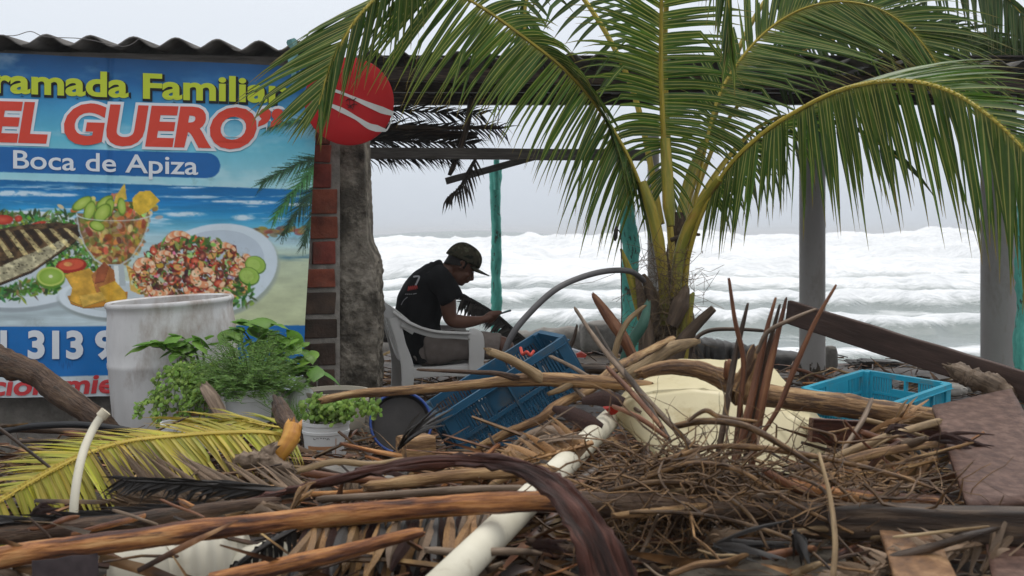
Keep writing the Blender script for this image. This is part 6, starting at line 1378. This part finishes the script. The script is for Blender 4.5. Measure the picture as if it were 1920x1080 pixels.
# driftwood log with stubs
S([(1202, 700, 3.55), (1240, 690, 3.55), (1290, 690, 3.55), (1340, 704, 3.54), (1392, 730, 3.53), (1440, 742, 3.53), (1520, 752, 3.55), (1620, 766, 3.6), (1758, 788, 3.7)], [22, 27, 31, 36, 50, 45, 42, 42, 42], m_branch, 'thick broken driftwood branch lying over the cream canister', 'branch', 'branch', n=22, knob=.16)
S([(1388, 730, 3.5), (1398, 704, 3.48), (1408, 684, 3.47), (1416, 660, 3.46)], [40, 30, 26, 22], m_branch, 'stout knot stub standing on the driftwood branch', 'branch_stub', 'branch', n=16, knob=.25)
S([(1364, 706, 3.5), (1364, 692, 3.49), (1365, 680, 3.49)], [17, 16, 14], m_rust, 'small square stub on the driftwood branch', 'branch_stub', 'branch', n=8)
board('dark_board', P(1470, 736, 3.95), P(1800, 784, 4.0), .045, .03, m_dkwood, 'dark narrow board right behind the driftwood branch', 'board')
board('plank', P(1479, 585, 7.2), P(1990, 746, 5.6), .150, .04, M('brown_plank', [(.25, (.040, .024, .019)), (.55, (.075, .045, .036)), (.8, (.12, .078, .062))], scale=5, detail=7, rough=.6, bump=.35, vec='tc', stretch=10, spots=(4, .6, .1, (.03, .02, .016), .6)), 'long brown plank leaning down across the grey columns', 'plank', jit=.006, segs=40)
S([(1780, 690, 5.9), (1815, 705, 5.85), (1850, 722, 5.8), (1890, 742, 5.8)], [18, 42, 46, 40], m_greybr, 'broken hollow driftwood chunk under the leaning plank', 'driftwood', 'driftwood', n=18, knob=.5, ks=12)
lump('grey_stone', P(1772, 730, 5.7), (.09, .1, .03), m_conc, 'flat pale grey stone beside the hollow driftwood chunk', 'stone', seed=61, rough=.15)
board('red_board', P(1520, 806, 3.6), P(1772, 818, 3.7), .075, .03, M('red_brown_board', [(.3, (.03, .010, .006)), (.5, (.10, .032, .017)), (.72, (.20, .08, .045))], scale=8, detail=8, rough=.45, bump=.5, vec='tc', stretch=10), 'dark red-brown board lying just under the driftwood branch', 'board')
for k_, (pl_, lab_, mt_, kx) in enumerate((([(1760, 860, 3.2), (1680, 880, 3.1), (1600, 890, 3.05), (1530, 905, 3.0)], 'orange-brown dead frond between the red-brown board and the roots', 'o', 1), ([(1900, 1010, 2.5), (1780, 1030, 2.45), (1660, 1060, 2.4), (1560, 1100, 2.35)], 'brown dead frond across the bottom, near the corner plywood', 'd', 1), ([(1110, 830, 3.3), (1040, 850, 3.25), (960, 872, 3.2), (880, 900, 3.15)], 'rust-brown dead frond between the blue crate and the curved bark', 'o', 1))):
    PEND.append((pl_, lab_, mt_, kx, k_))
# plywood sheet at the right
m_ply = M('wet_plywood', [(.3, (.042, .019, .013)), (.5, (.085, .044, .031)), (.72, (.15, .088, .065))], scale=26, detail=9, rough=.6, rough2=.4, bump=.25, bscale=90, spec=.18, vec='obj', stretch=.25, spots=(5, .58, .15, (.22, .13, .10), .5))
def sheet(name, corners, thick, mat, label, cat, n=14):
    a, b, c, d = [P(*q) for q in corners]; mb = MB(); V = []; nrm = (b - a).cross(d - a).normalized()
    for i in range(n + 1):
        for j in range(n + 1):
            u, v = i / n, j / n; p = a.lerp(b, u).lerp(d.lerp(c, u), v); e = .002 if 0 in (i, j) or n in (i, j) else 0
            V.append(p + nrm * .0015 * noise.noise((u * 3, v * 3, a.x)) + Vector((noise.noise((u * 30, v * 30, 1)), 0, noise.noise((u * 30, v * 30, 7)))) * e)
    mb.add(V, [(i * (n + 1) + j, (i + 1) * (n + 1) + j, (i + 1) * (n + 1) + j + 1, i * (n + 1) + j + 1) for i in range(n) for j in range(n)])
    return props(mb.build(name, mat, solid=thick), label, cat)
sheet('plywood_sheet', [(1748, 764, 3.6), (1896, 732, 3.9), (2010, 940, 2.9), (1814, 952, 2.75)], .014, m_ply, 'large wet brown plywood sheet leaning at the right', 'plywood')
sheet('plywood_sheet', [(1846, 1012, 2.5), (1990, 1000, 2.5), (2030, 1180, 2.1), (1880, 1190, 2.1)], .014, m_ply, 'smaller plywood piece at the bottom right corner', 'plywood')
sheet('loose_board', [(1650, 1002, 2.55), (1756, 1010, 2.5), (1812, 1130, 2.2), (1690, 1130, 2.2)], .02, M('split_board', [(.3, (.05, .022, .010)), (.5, (.17, .085, .036)), (.7, (.34, .20, .10))], scale=16, detail=9, rough=.6, bump=.6, bscale=50), 'orange-brown board end at the bottom, left of the corner plywood', 'board')
board('wood_beam', P(1420, 972, 2.75), P(1935, 986, 2.45), .075, .07, m_dkwood, 'heavy dark beam lying along the lower right with grey wet top', 'beam', jit=.004, segs=30)
# cream jerrycan, lying on its side with the cap to the left
m_jerry = M('cream_jerrycan', [(.3, (.60, .52, .31)), (.7, (.74, .66, .43))], scale=2.2, rough=.42, bump=.04, trans=.22, spots=(5, .57, .14, (.42, .31, .13), .6))
jc = thing('jerrycan', 'big cream plastic jerrycan lying under the driftwood branch', 'jerrycan', P(1350, 860, 3.8))
cols = [  # back foot, top ridge, front ridge, front foot (px, py, Y) along the length
    [(1150, 776, 3.98), (1149, 762, 3.95), (1148, 768, 3.90), (1149, 780, 3.92)],
    [(1180, 800, 4.08), (1178, 724, 4.02), (1176, 748, 3.84), (1178, 806, 3.86)],
    [(1230, 830, 4.15), (1222, 700, 4.12), (1226, 738, 3.88), (1236, 858, 3.72)],
    [(1290, 840, 4.20), (1272, 674, 4.20), (1300, 730, 3.86), (1300, 880, 3.66)],
    [(1380, 840, 4.22), (1390, 668, 4.24), (1352, 736, 3.86), (1370, 892, 3.64)],
    [(1440, 840, 4.20), (1452, 690, 4.20), (1432, 760, 3.86), (1440, 896, 3.64)],
    [(1490, 840, 4.12), (1492, 732, 4.10), (1478, 776, 3.88), (1490, 890, 3.70)],
    [(1530, 840, 4.02), (1528, 768, 3.99), (1518, 796, 3.83), (1528, 872, 3.86)],
    [(1550, 836, 3.96), (1549, 800, 3.95), (1546, 808, 3.90), (1548, 846, 3.91)]]
mb = MB(); V = [P(*q) for c in cols for q in c]; nC = len(cols)
Fc = [(i * 4 + k, (i + 1) * 4 + k, (i + 1) * 4 + (k + 1) % 4, i * 4 + (k + 1) % 4) for i in range(nC - 1) for k in range(4)] + [(0, 1, 2, 3), ((nC - 1) * 4 + 3, (nC - 1) * 4 + 2, (nC - 1) * 4 + 1, (nC - 1) * 4)]
mb.add(V, Fc)
# moulded grooves and panel on the near face
def groove(v):
    px = CX + v.x * F / v.y; py = HY - (v.z - CH) * F / v.y; d = 0
    for (x0, y0, x1, y1, dep) in ((1318, 738, 1352, 800, .016), (1352, 800, 1372, 880, .012), (1470, 768, 1512, 802, .016), (1512, 802, 1545, 790, .016), (1180, 752, 1300, 742, .005), (1190, 772, 1330, 770, .004), (1450, 812, 1520, 880, .006), (1200, 820, 1340, 862, .005)):
        l2 = (x1 - x0) ** 2 + (y1 - y0) ** 2; t = max(0, min(1, ((px - x0) * (x1 - x0) + (py - y0) * (y1 - y0)) / l2)); q = math.hypot(px - x0 - t * (x1 - x0), py - y0 - t * (y1 - y0)); d += dep * math.exp(-(q / 7) ** 2)
    return d
jb = mb.build('body', m_jerry, jc); bv_ = jb.modifiers.new('b', 'BEVEL'); bv_.width = .06; bv_.segments = 5; bv_.limit_method = 'ANGLE'; bv_.angle_limit = math.radians(14); sd_ = jb.modifiers.new('s', 'SUBSURF'); sd_.levels = 4; sd_.render_levels = 4; sd_.subdivision_type = 'SIMPLE'; sm_ = jb.modifiers.new('sm', 'SMOOTH'); sm_.iterations = 40; sm_.factor = .5; apply_mods(jb); wl_ = world_loc(jb)
ruffle(jb, lambda p, q: -(groove(p + wl_) + .012 * noise.noise((p + wl_) * 5) + .004 * noise.noise((p + wl_) * 14)) if q.y < .3 else 0)
jb.data.polygons.foreach_set('use_smooth', [True] * len(jb.data.polygons)); jb.data.update()
m_redcap = M('red_cap', (.50, .035, .02), rough=.4, bump=.05); mb = MB(); mb.tube([P(1152, 768, 3.86), P(1140, 756, 3.84)], .022, n=18); mb.build('cap', m_redcap, jc)
# handful of upright palm ribs and sticks stuck in front of the canister
ribs = [([(1367, 524, 3.3), (1378, 600, 3.3), (1394, 676, 3.3), (1388, 760, 3.3), (1376, 860, 3.3)], [6, 9, 11, 9], m_rust, 'tall thin rib rising left of the cluster of upright ribs'),
        ([(1402, 570, 3.32), (1390, 620, 3.32), (1376, 680, 3.32), (1356, 800, 3.3), (1340, 880, 3.3)], [5, 11, 13, 10], m_darkst, 'upright rib with a forked dark top, second of the cluster'),
        ([(1454, 560, 3.28), (1440, 610, 3.28), (1424, 680, 3.28), (1402, 780, 3.26), (1376, 880, 3.25)], [5, 9, 14, 16, 14], m_rust, 'rib leaning right in the middle of the upright cluster'),
        ([(1462, 572, 3.3), (1444, 640, 3.3), (1420, 730, 3.3), (1398, 860, 3.3)], [5, 10, 12, 12], m_darkst, 'dark rib close behind the middle one of the cluster'),
        ([(1474, 560, 3.26), (1462, 610, 3.26), (1440, 700, 3.26), (1420, 800, 3.26), (1408, 880, 3.26)], [5, 10, 16, 18, 14], m_rust, 'thickest red-brown rib of the upright cluster'),
        ([(1567, 536, 3.2), (1530, 600, 3.2), (1490, 690, 3.2), (1462, 760, 3.2), (1430, 812, 3.2)], [5, 8, 11, 10, 8], m_rust, 'long straight rib slanting across the leaning plank'),
        ([(1528, 580, 3.22), (1486, 598, 3.22), (1440, 622, 3.22), (1420, 660, 3.22)], [5, 8, 9, 7], m_greybr, 'pale crooked stick joining the top of the rib cluster'),
        ([(1290, 690, 5.4), (1302, 640, 5.4), (1330, 620, 5.4), (1380, 617, 5.4), (1430, 620, 5.4)], [6, 8, 8, 6], m_darkst, 'thin dark stem arching right beside the palm foot'),
        ([(1078, 578, 4.6), (1120, 640, 4.3), (1170, 700, 4.0), (1240, 778, 3.6), (1300, 838, 3.4)], [6, 9, 11, 12, 8], m_greybr, 'long grey rib slanting from the palm down to the canister'),
        ([(1116, 612, 4.5), (1150, 670, 4.2), (1196, 730, 3.8), (1256, 826, 3.4)], [4, 8, 11, 9], m_darkst, 'darker rib close beside the long slanting grey one'),
        ([(1140, 690, 3.8), (1190, 742, 3.6), (1240, 800, 3.4)], [8, 11, 9], m_rust, 'short brown rib over the left shoulder of the canister'),
        ([(1150, 762, 3.5), (1200, 784, 3.4), (1250, 820, 3.35)], [8, 10, 8], m_rust, 'brown rib crossing the canister near its red cap'),
        ([(1032, 668, 4.6), (1080, 692, 4.4), (1130, 726, 4.2), (1200, 772, 3.8)], [6, 8, 9, 7], m_greybr, 'grey rib leaving the blue crate corner'),
        ([(1112, 552, 6.3), (1140, 592, 6.25), (1170, 636, 6.2), (1196, 690, 6.2)], [8, 22, 22, 18], m_rust, 'broken brown leaf stalk leaning left of the palm foot'),
        ([(1166, 700, 6.4), (1180, 650, 6.4), (1206, 606, 6.4), (1214, 570, 6.45)], [18, 22, 20, 12], M('green_stalk', [(.3, (.02, .07, .05)), (.7, (.05, .13, .09))], scale=7, rough=.5, bump=.2), 'teal-green stalk rising along the left of the palm foot'),
        ([(1144, 720, 5.6), (1156, 650, 5.6), (1176, 604, 5.6), (1208, 574, 5.6)], [12, 13, 11, 7], m_tan, 'pale curved stalk hooked before the teal-green one'),
        ([(1082, 610, 7), (1074, 640, 7), (1060, 662, 7)], [4, 9, 12], m_darkst, 'black splinter sticking up behind the blue crate'),
        ([(1150, 724, 5.2), (1200, 690, 5.2), (1250, 656, 5.3), (1306, 640, 5.4)], [26, 34, 30, 12], m_tan, 'torn fibrous sheath lying at the palm foot'),
        ([(640, 832, 3.7), (700, 846, 3.7), (792, 862, 3.7)], [7, 9, 10], m_orange, 'thin orange splinter below the dark basin'),
        ([(1060, 690, 6), (1140, 694, 6), (1230, 704, 6)], [16, 18, 14], m_darkst, 'dark wet stick lying behind the blue crate corner'),
        ([(1570, 856, 3.1), (1660, 820, 3.15), (1760, 790, 3.3)], [14, 16, 14], m_tan, 'pale broken stalk right of the canister base'),
        ([(1540, 880, 3.0), (1640, 850, 3.05), (1770, 830, 3.2)], [16, 18, 12], m_branch, 'split branch below the pale stalk right of the canister'),
        ([(1580, 846, 3.2), (1616, 790, 3.3), (1634, 750, 3.4)], [8, 10, 8], m_greybr, 'grey stick standing up between canister and plywood'),
        ([(1480, 905, 2.8), (1600, 930, 2.78), (1760, 940, 2.75)], [22, 26, 22], m_orange, 'wet orange branch above the heavy dark beam'),
        ([(1562, 1085, 2.3), (1566, 1010, 2.35), (1556, 930, 2.42), (1536, 850, 2.5)], [12, 11, 9, 6], m_tan, 'pale upright root stem at the bottom in front of the beam')]
for pl, w, mt, lab in ribs: S(pl, w, mt, lab, 'palm_rib' if ' rib' in lab else 'stick', 'palm rib' if ' rib' in lab else 'stick', knob=.08)
for pl_, lab_, mt_, kx, k_ in PEND:
    dead_frond('dead_frond', pl_, [([(.02, -70 * kx, -50, .05, .2), (1, -70 * kx, -20, 0, .1)], 24, {'jit': .3}), ([(.02, -60 * kx, 60, -.05, .3), (1, -60 * kx, 40, 0, .2)], 24, {'jit': .3})], .011, m_olf if mt_ == 'o' else m_dlf, lab_, seed=120 + k_, width=.026)
# curled leaves
def curl(pl, wpx, mat, label, side=(.3, .6, .6)):
    pts, wd = smooth_path([P(*q) for q in pl], [w / F * pl[0][2] for w in wpx], 6); mb = MB(); mb.strip(pts, wd, Vector(side), fold=.2); return props(mb.build('curled_leaf', mat, solid=.003), label, 'dead leaf')
curl([(950, 846, 3.4), (985, 816, 3.4), (1030, 804, 3.4), (1072, 820, 3.38), (1098, 858, 3.35)], [8, 16, 22, 22, 6], m_dlf, 'curled brown leaf arching over beside the drain pipe')
curl([(1036, 764, 3.7), (1070, 772, 3.68), (1100, 786, 3.66), (1130, 800, 3.65)], [10, 34, 40, 14], m_spathe, 'dark red crumpled leaf on the blue crate')
curl([(1090, 750, 3.8), (1130, 742, 3.78), (1170, 752, 3.76)], [16, 40, 20], m_spathe, 'dark purplish leaf piece next to the red cap')
curl([(1010, 868, 3.3), (1022, 840, 3.3), (1030, 818, 3.3)], [26, 24, 8], m_dlf, 'upright grey dry leaf behind the curved bark')
fan = thing('leaf_fan', 'orange dry leaf fan standing behind the curved bark', 'dead leaf', P(960, 876, 3.35))
for i in range(14):
    x = 918 + i * 6.5; mb = MB(); a = P(958, 832, 3.4); b = P(x, 878, 3.3); mb.strip([a, a.lerp(b, .4), b], [.004, .014, .016], (1, 0, 0), fold=.3); mb.build('leaflet', m_olf, fan)
board('wood_block', P(752, 842, 3.7), P(806, 836, 3.75), .075, .09, m_branch, 'short sawn wood block below the dark basin', 'wood block')
m_sandc = M('sandy_concrete', [(.28, (.06, .048, .036)), (.5, (.13, .108, .082)), (.75, (.20, .17, .13))], scale=14, detail=9, rough=.8, bump=.8, bscale=40)
# concrete block edges at the bottom
lump('concrete_slab', P(1395, 1062, 2.75), (.235, .2, .05), m_sandc, 'broken sand-grey concrete slab at the bottom, under the root mass', 'rubble', seed=71, rough=.2)
lump('concrete_slab', P(1180, 1078, 2.85), (.16, .16, .05), m_conc_dark, 'darker concrete chunk right of the white drain pipe', 'rubble', seed=75, rough=.25)
# ---- root mass
rt = thing('root_mass', 'tangled brown root mass spread over the front of the canister', 'roots', P(1330, 900, 2.9))
m_root = M('thin_root', [(.3, (.016, .008, .004)), (.48, (.075, .038, .015)), (.7, (.25, .14, .055))], scale=12, rough=.5, bump=.2, vec='tc', stretch=4, vary=.45)
rn = random.Random(44); mb = MB(); big = 0
def root_path(p, d, l, n, wob):
    pts = [p.copy()]; d = d.normalized()
    for i in range(n):
        d = (d + Vector((rn.gauss(0, wob), rn.gauss(0, wob * .7), rn.gauss(0, wob)))).normalized(); p = p + d * l / n; pts.append(p.copy())
    return pts
for i in range(820):
    if i % 2:   # springing from the knot
        cx0, cy0 = rn.gauss(1292, 46), rn.gauss(884, 16); yk = rn.uniform(2.72, 3.0); a = rn.uniform(-.2, math.pi + .2); d = Vector((math.cos(a) * 1.2, rn.gauss(0, .4), -math.sin(a) * .75 + .03)); l = rn.uniform(.08, .40)
    else:           # loose ends farther out
        cx0, cy0 = rn.uniform(1110, 1740), 950 + rn.gauss(0, 40); yk = rn.uniform(2.6, 3.0); a = rn.gauss(.1, .6) + (math.pi if rn.random() < .5 else 0); d = Vector((math.cos(a), rn.gauss(0, .3), math.sin(a) * .5 - .12)); l = rn.uniform(.08, .36)
    pts = root_path(P(cx0, cy0, yk), d, l, 11, .30); r = rn.choice([.0011, .0014, .0018, .0024, .0034, .0046])
    mb.tube(pts, [r, r * .8, r * .25], n=4)
mb.tube([P(1240, 894, 2.86), P(1275, 880, 2.84), P(1310, 878, 2.83), P(1345, 892, 2.82)], [.016, .030, .030, .014], n=12, sub=6, knob=.8, kscale=22)
props(mb.build('thin_roots', m_root, rt), kind='stuff')
for pl, w in (([(1180, 880, 2.8), (1260, 858, 2.78), (1340, 838, 2.76), (1440, 842, 2.75), (1560, 862, 2.75), (1680, 892, 2.72), (1750, 916, 2.7)], [8, 11, 12, 10, 5]), ([(1264, 800, 2.85), (1320, 790, 2.8), (1400, 800, 2.76), (1490, 850, 2.72), (1560, 900, 2.7), (1640, 980, 2.6)], [12, 14, 12, 8, 4]), ([(1200, 900, 2.75), (1290, 870, 2.74), (1380, 880, 2.72), (1480, 940, 2.66), (1600, 1000, 2.6)], [9, 12, 10, 5]),
              ([(1290, 790, 2.8), (1322, 770, 2.8), (1350, 782, 2.8), (1420, 790, 2.78)], [6, 9, 9, 5]), ([(1140, 920, 2.7), (1220, 905, 2.7), (1320, 912, 2.68), (1400, 960, 2.62), (1440, 1030, 2.55)], [8, 12, 10, 5]), ([(1500, 800, 2.9), (1560, 815, 2.9), (1580, 830, 2.88), (1700, 815, 2.88)], [5, 6, 5, 3]), ([(1180, 960, 2.6), (1280, 962, 2.6), (1380, 978, 2.58), (1500, 1020, 2.5), (1580, 1090, 2.4)], [7, 9, 8, 4]), ([(1480, 890, 2.7), (1545, 920, 2.66), (1560, 990, 2.6), (1622, 1060, 2.5)], [6, 7, 5, 3])):
    m2 = MB(); m2.tube([P(*q) for q in pl], [k / 2 / F * 2.75 for k in w], n=8, sub=6, knob=.2); m2.build('root', m_root, rt)
# ---- loose litter over everything: nobody could count it
m_lit = M('plant_litter', [(.32, (.010, .006, .004)), (.46, (.055, .027, .012)), (.58, (.19, .095, .038)), (.74, (.44, .28, .13))], scale=6.0, detail=3, rough=.42, bump=.2, vary=.55, hue=.02)
rn = random.Random(55); mb = MB()
def litter(n, xr, yr, hz_, lr, wr, flatp=.5, zoff=0.0):
    for i in range(n):
        y = rn.uniform(*yr); q_ = rn.uniform(*xr)
        if q_ < -380 and 2.5 < y < 4.3 and rn.random() < .8: continue
        if (q_ > 760 and 2.2 < y < 4.4) or (180 < q_ < 640 and 3.1 < y < 4.3 and rn.random() < .8): continue
        x = q_ / F * y; p = Vector((x, y, gz(x, y) + zoff + rn.random() ** 1.6 * hz_)); a = rn.gauss(0, .8) + (math.pi if rn.random() < .5 else 0); l = rn.uniform(*lr); w = rn.uniform(*wr)
        d = Vector((math.cos(a), math.sin(a) * .7, rn.gauss(0, .22))).normalized(); pts = [p, p + d * l * .5 + Vector((0, 0, rn.gauss(0, .012))), p + d * l + Vector((0, 0, rn.gauss(0, .02)))]
        if rn.random() < flatp: mb.strip(pts, [w, w * 1.3, w * .3], Vector((rn.gauss(0, 1), rn.gauss(0, 1), rn.gauss(0, .7) + .4)), fold=.2)
        else: mb.tube(pts, [w * .35, w * .2], n=4)
litter(2600, (-1050, 1100), (2.5, 4.0), .16, (.06, .38), (.006, .026))
litter(2200, (-1050, 1100), (3.9, 5.4), .14, (.06, .36), (.006, .024))
litter(1300, (-330, 1050), (5.2, 7.2), .10, (.06, .40), (.006, .024))
litter(900, (-300, 1000), (7.2, 11.2), .10, (.08, .5), (.008, .03))
litter(420, (610, 790), (3.0, 3.8), .22, (.10, .36), (.008, .030), .7)
litter(500, (-60, 260), (2.8, 3.9), .22, (.08, .36), (.006, .028), .7)
litter(260, (-260, 60), (7.0, 9.5), .18, (.1, .5), (.008, .03))
m_litobj = mb.build('plant_litter', m_lit); props(m_litobj, 'loose brown twigs and leaf shreds strewn over the ground', kind='stuff')
# broken sticks and torn sheaths, each its own thing
rn = random.Random(91)
mats = [(m_branch, 'yellow-brown'), (m_orange, 'orange-brown'), (m_brown, 'dark brown'), (m_greybr, 'grey-brown'), (m_tan, 'pale tan'), (m_darkst, 'blackish'), (m_rust, 'red-brown')]
REG = [((1560, 1745), (800, 940), (2.9, 3.5), 24, 'between the cream canister and the plywood'), ((20, 560), (945, 985), (2.75, 3.1), 8, 'round the black dead frond, lower left'), ((640, 1120), (850, 905), (3.0, 3.5), 12, 'below the dark blue crate'), ((880, 1900), (985, 1085), (2.35, 2.8), 27, 'along the bottom, right of the drain pipe'),
       ((1080, 1560), (880, 960), (2.6, 2.9), 14, 'lying on the root mass'), ((20, 240), (1030, 1080), (2.45, 2.7), 5, 'in the bottom left corner'), ((740, 1100), (640, 700), (7.5, 10), 12, 'on the ground behind the blue crate'), ((1420, 1640), (690, 720), (6.5, 9), 8, 'on the ground by the grey column foot')]
for xr, yr, zr, n, where in REG:
    combos = [(m_, c, t, l) for m_, c in mats for t in ('thin', 'thick') for l in ('short', 'long')]; rn.shuffle(combos)
    for mt, cn_, tn, ln in combos[:n]:
        x, y, Y = rn.uniform(*xr), rn.uniform(*yr), rn.uniform(*zr); a = rn.gauss(0, .45); k3 = 3 / max(Y, 3); l = (rn.uniform(60, 105) if ln == 'short' else rn.uniform(140, 220)) * k3; w = (rn.uniform(4, 7) if tn == 'thin' else rn.uniform(10, 16)) * k3; dx, dy = math.cos(a) * l / 2, math.sin(a) * l / 2 * .7; k = rn.gauss(0, l * .022)
        S([(x - dx, y - dy, Y), (x - dx * .3, y - dy * .3 + k, Y), (x + dx * .4, y + dy * .4 - k * .5, Y + rn.uniform(-.05, .05)), (x + dx, y + dy, Y + rn.uniform(-.15, .15))], [w, w * 1.1, w, w * .7], mt, f'{tn} {ln} {cn_} broken stick {where}', 'broken_stick', 'stick', n=8, group='broken sticks in the debris', sub=2, knob=.2)
lmats = [(m_olf, 'orange-brown'), (m_dlf, 'grey-brown'), (m_blf, 'blackish'), (m_spathe, 'dark purplish')]
for xr, yr, zr, n, where in [((1570, 1745), (790, 930), (3.0, 3.5), 8, 'between the cream canister and the plywood'), ((660, 1120), (840, 900), (3.1, 3.6), 8, 'below the dark blue crate'), ((20, 560), (950, 985), (2.75, 3.0), 3, 'round the black dead frond, lower left'), ((600, 1860), (985, 1080), (2.4, 2.75), 8, 'along the bottom edge')]:
    combos = [(m_, c, t) for m_, c in lmats for t in ('small', 'large')]; rn.shuffle(combos)
    for mt, cn_, sz in combos[:n]:
        x, y, Y = rn.uniform(*xr), rn.uniform(*yr), rn.uniform(*zr); a = rn.gauss(.1, .8); l = rn.uniform(60, 90) if sz == 'small' else rn.uniform(120, 180); root = P(x, y, Y)
        o = thing('torn_leaf', f'{sz} {cn_} torn palm leaf with splayed strips {where}', 'dead leaf', root, 'torn palm leaves in the debris')
        for q in range(9):   # splayed strips that spring from one torn base
            b = a + rn.gauss(0, .22); le = l * rn.uniform(.5, 1.1); tip = P(x + math.cos(b) * le, y + math.sin(b) * le * .75, Y + rn.uniform(-.12, .12)); m1 = root.lerp(tip, .45) + Vector((0, -.01, rn.uniform(0, .03))); w = rn.uniform(.008, .02)
            pts, wd = smooth_path([root, m1, tip], [w * .6, w, w * .15], 3); mb = MB(); mb.strip(pts, wd, Vector((rn.gauss(0, .6), .5, .7)), fold=rn.uniform(.1, .4)); mb.build('strip', mt, o)
# a crumpled scrap with red and white by the sea wall
mb = MB(); mb.strip([P(1058, 664, 8.5), P(1072, 655, 8.5), P(1088, 660, 8.5), P(1098, 668, 8.5)], [.05, .08, .07, .04], (.1, .6, .7), fold=.4); props(mb.build('wrapper', M('white_wrapper', (.5, .5, .52), rough=.3, bump=.6)), 'crumpled white wrapper on the ground behind the blue crate', 'wrapper')
mb = MB(); mb.strip([P(1080, 664, 8.4), P(1090, 661, 8.4), P(1100, 666, 8.4)], [.04, .06, .03], (.1, .6, .7), fold=.4); props(mb.build('wrapper', m_redcord), 'small red scrap lying on the crumpled white wrapper', 'wrapper')
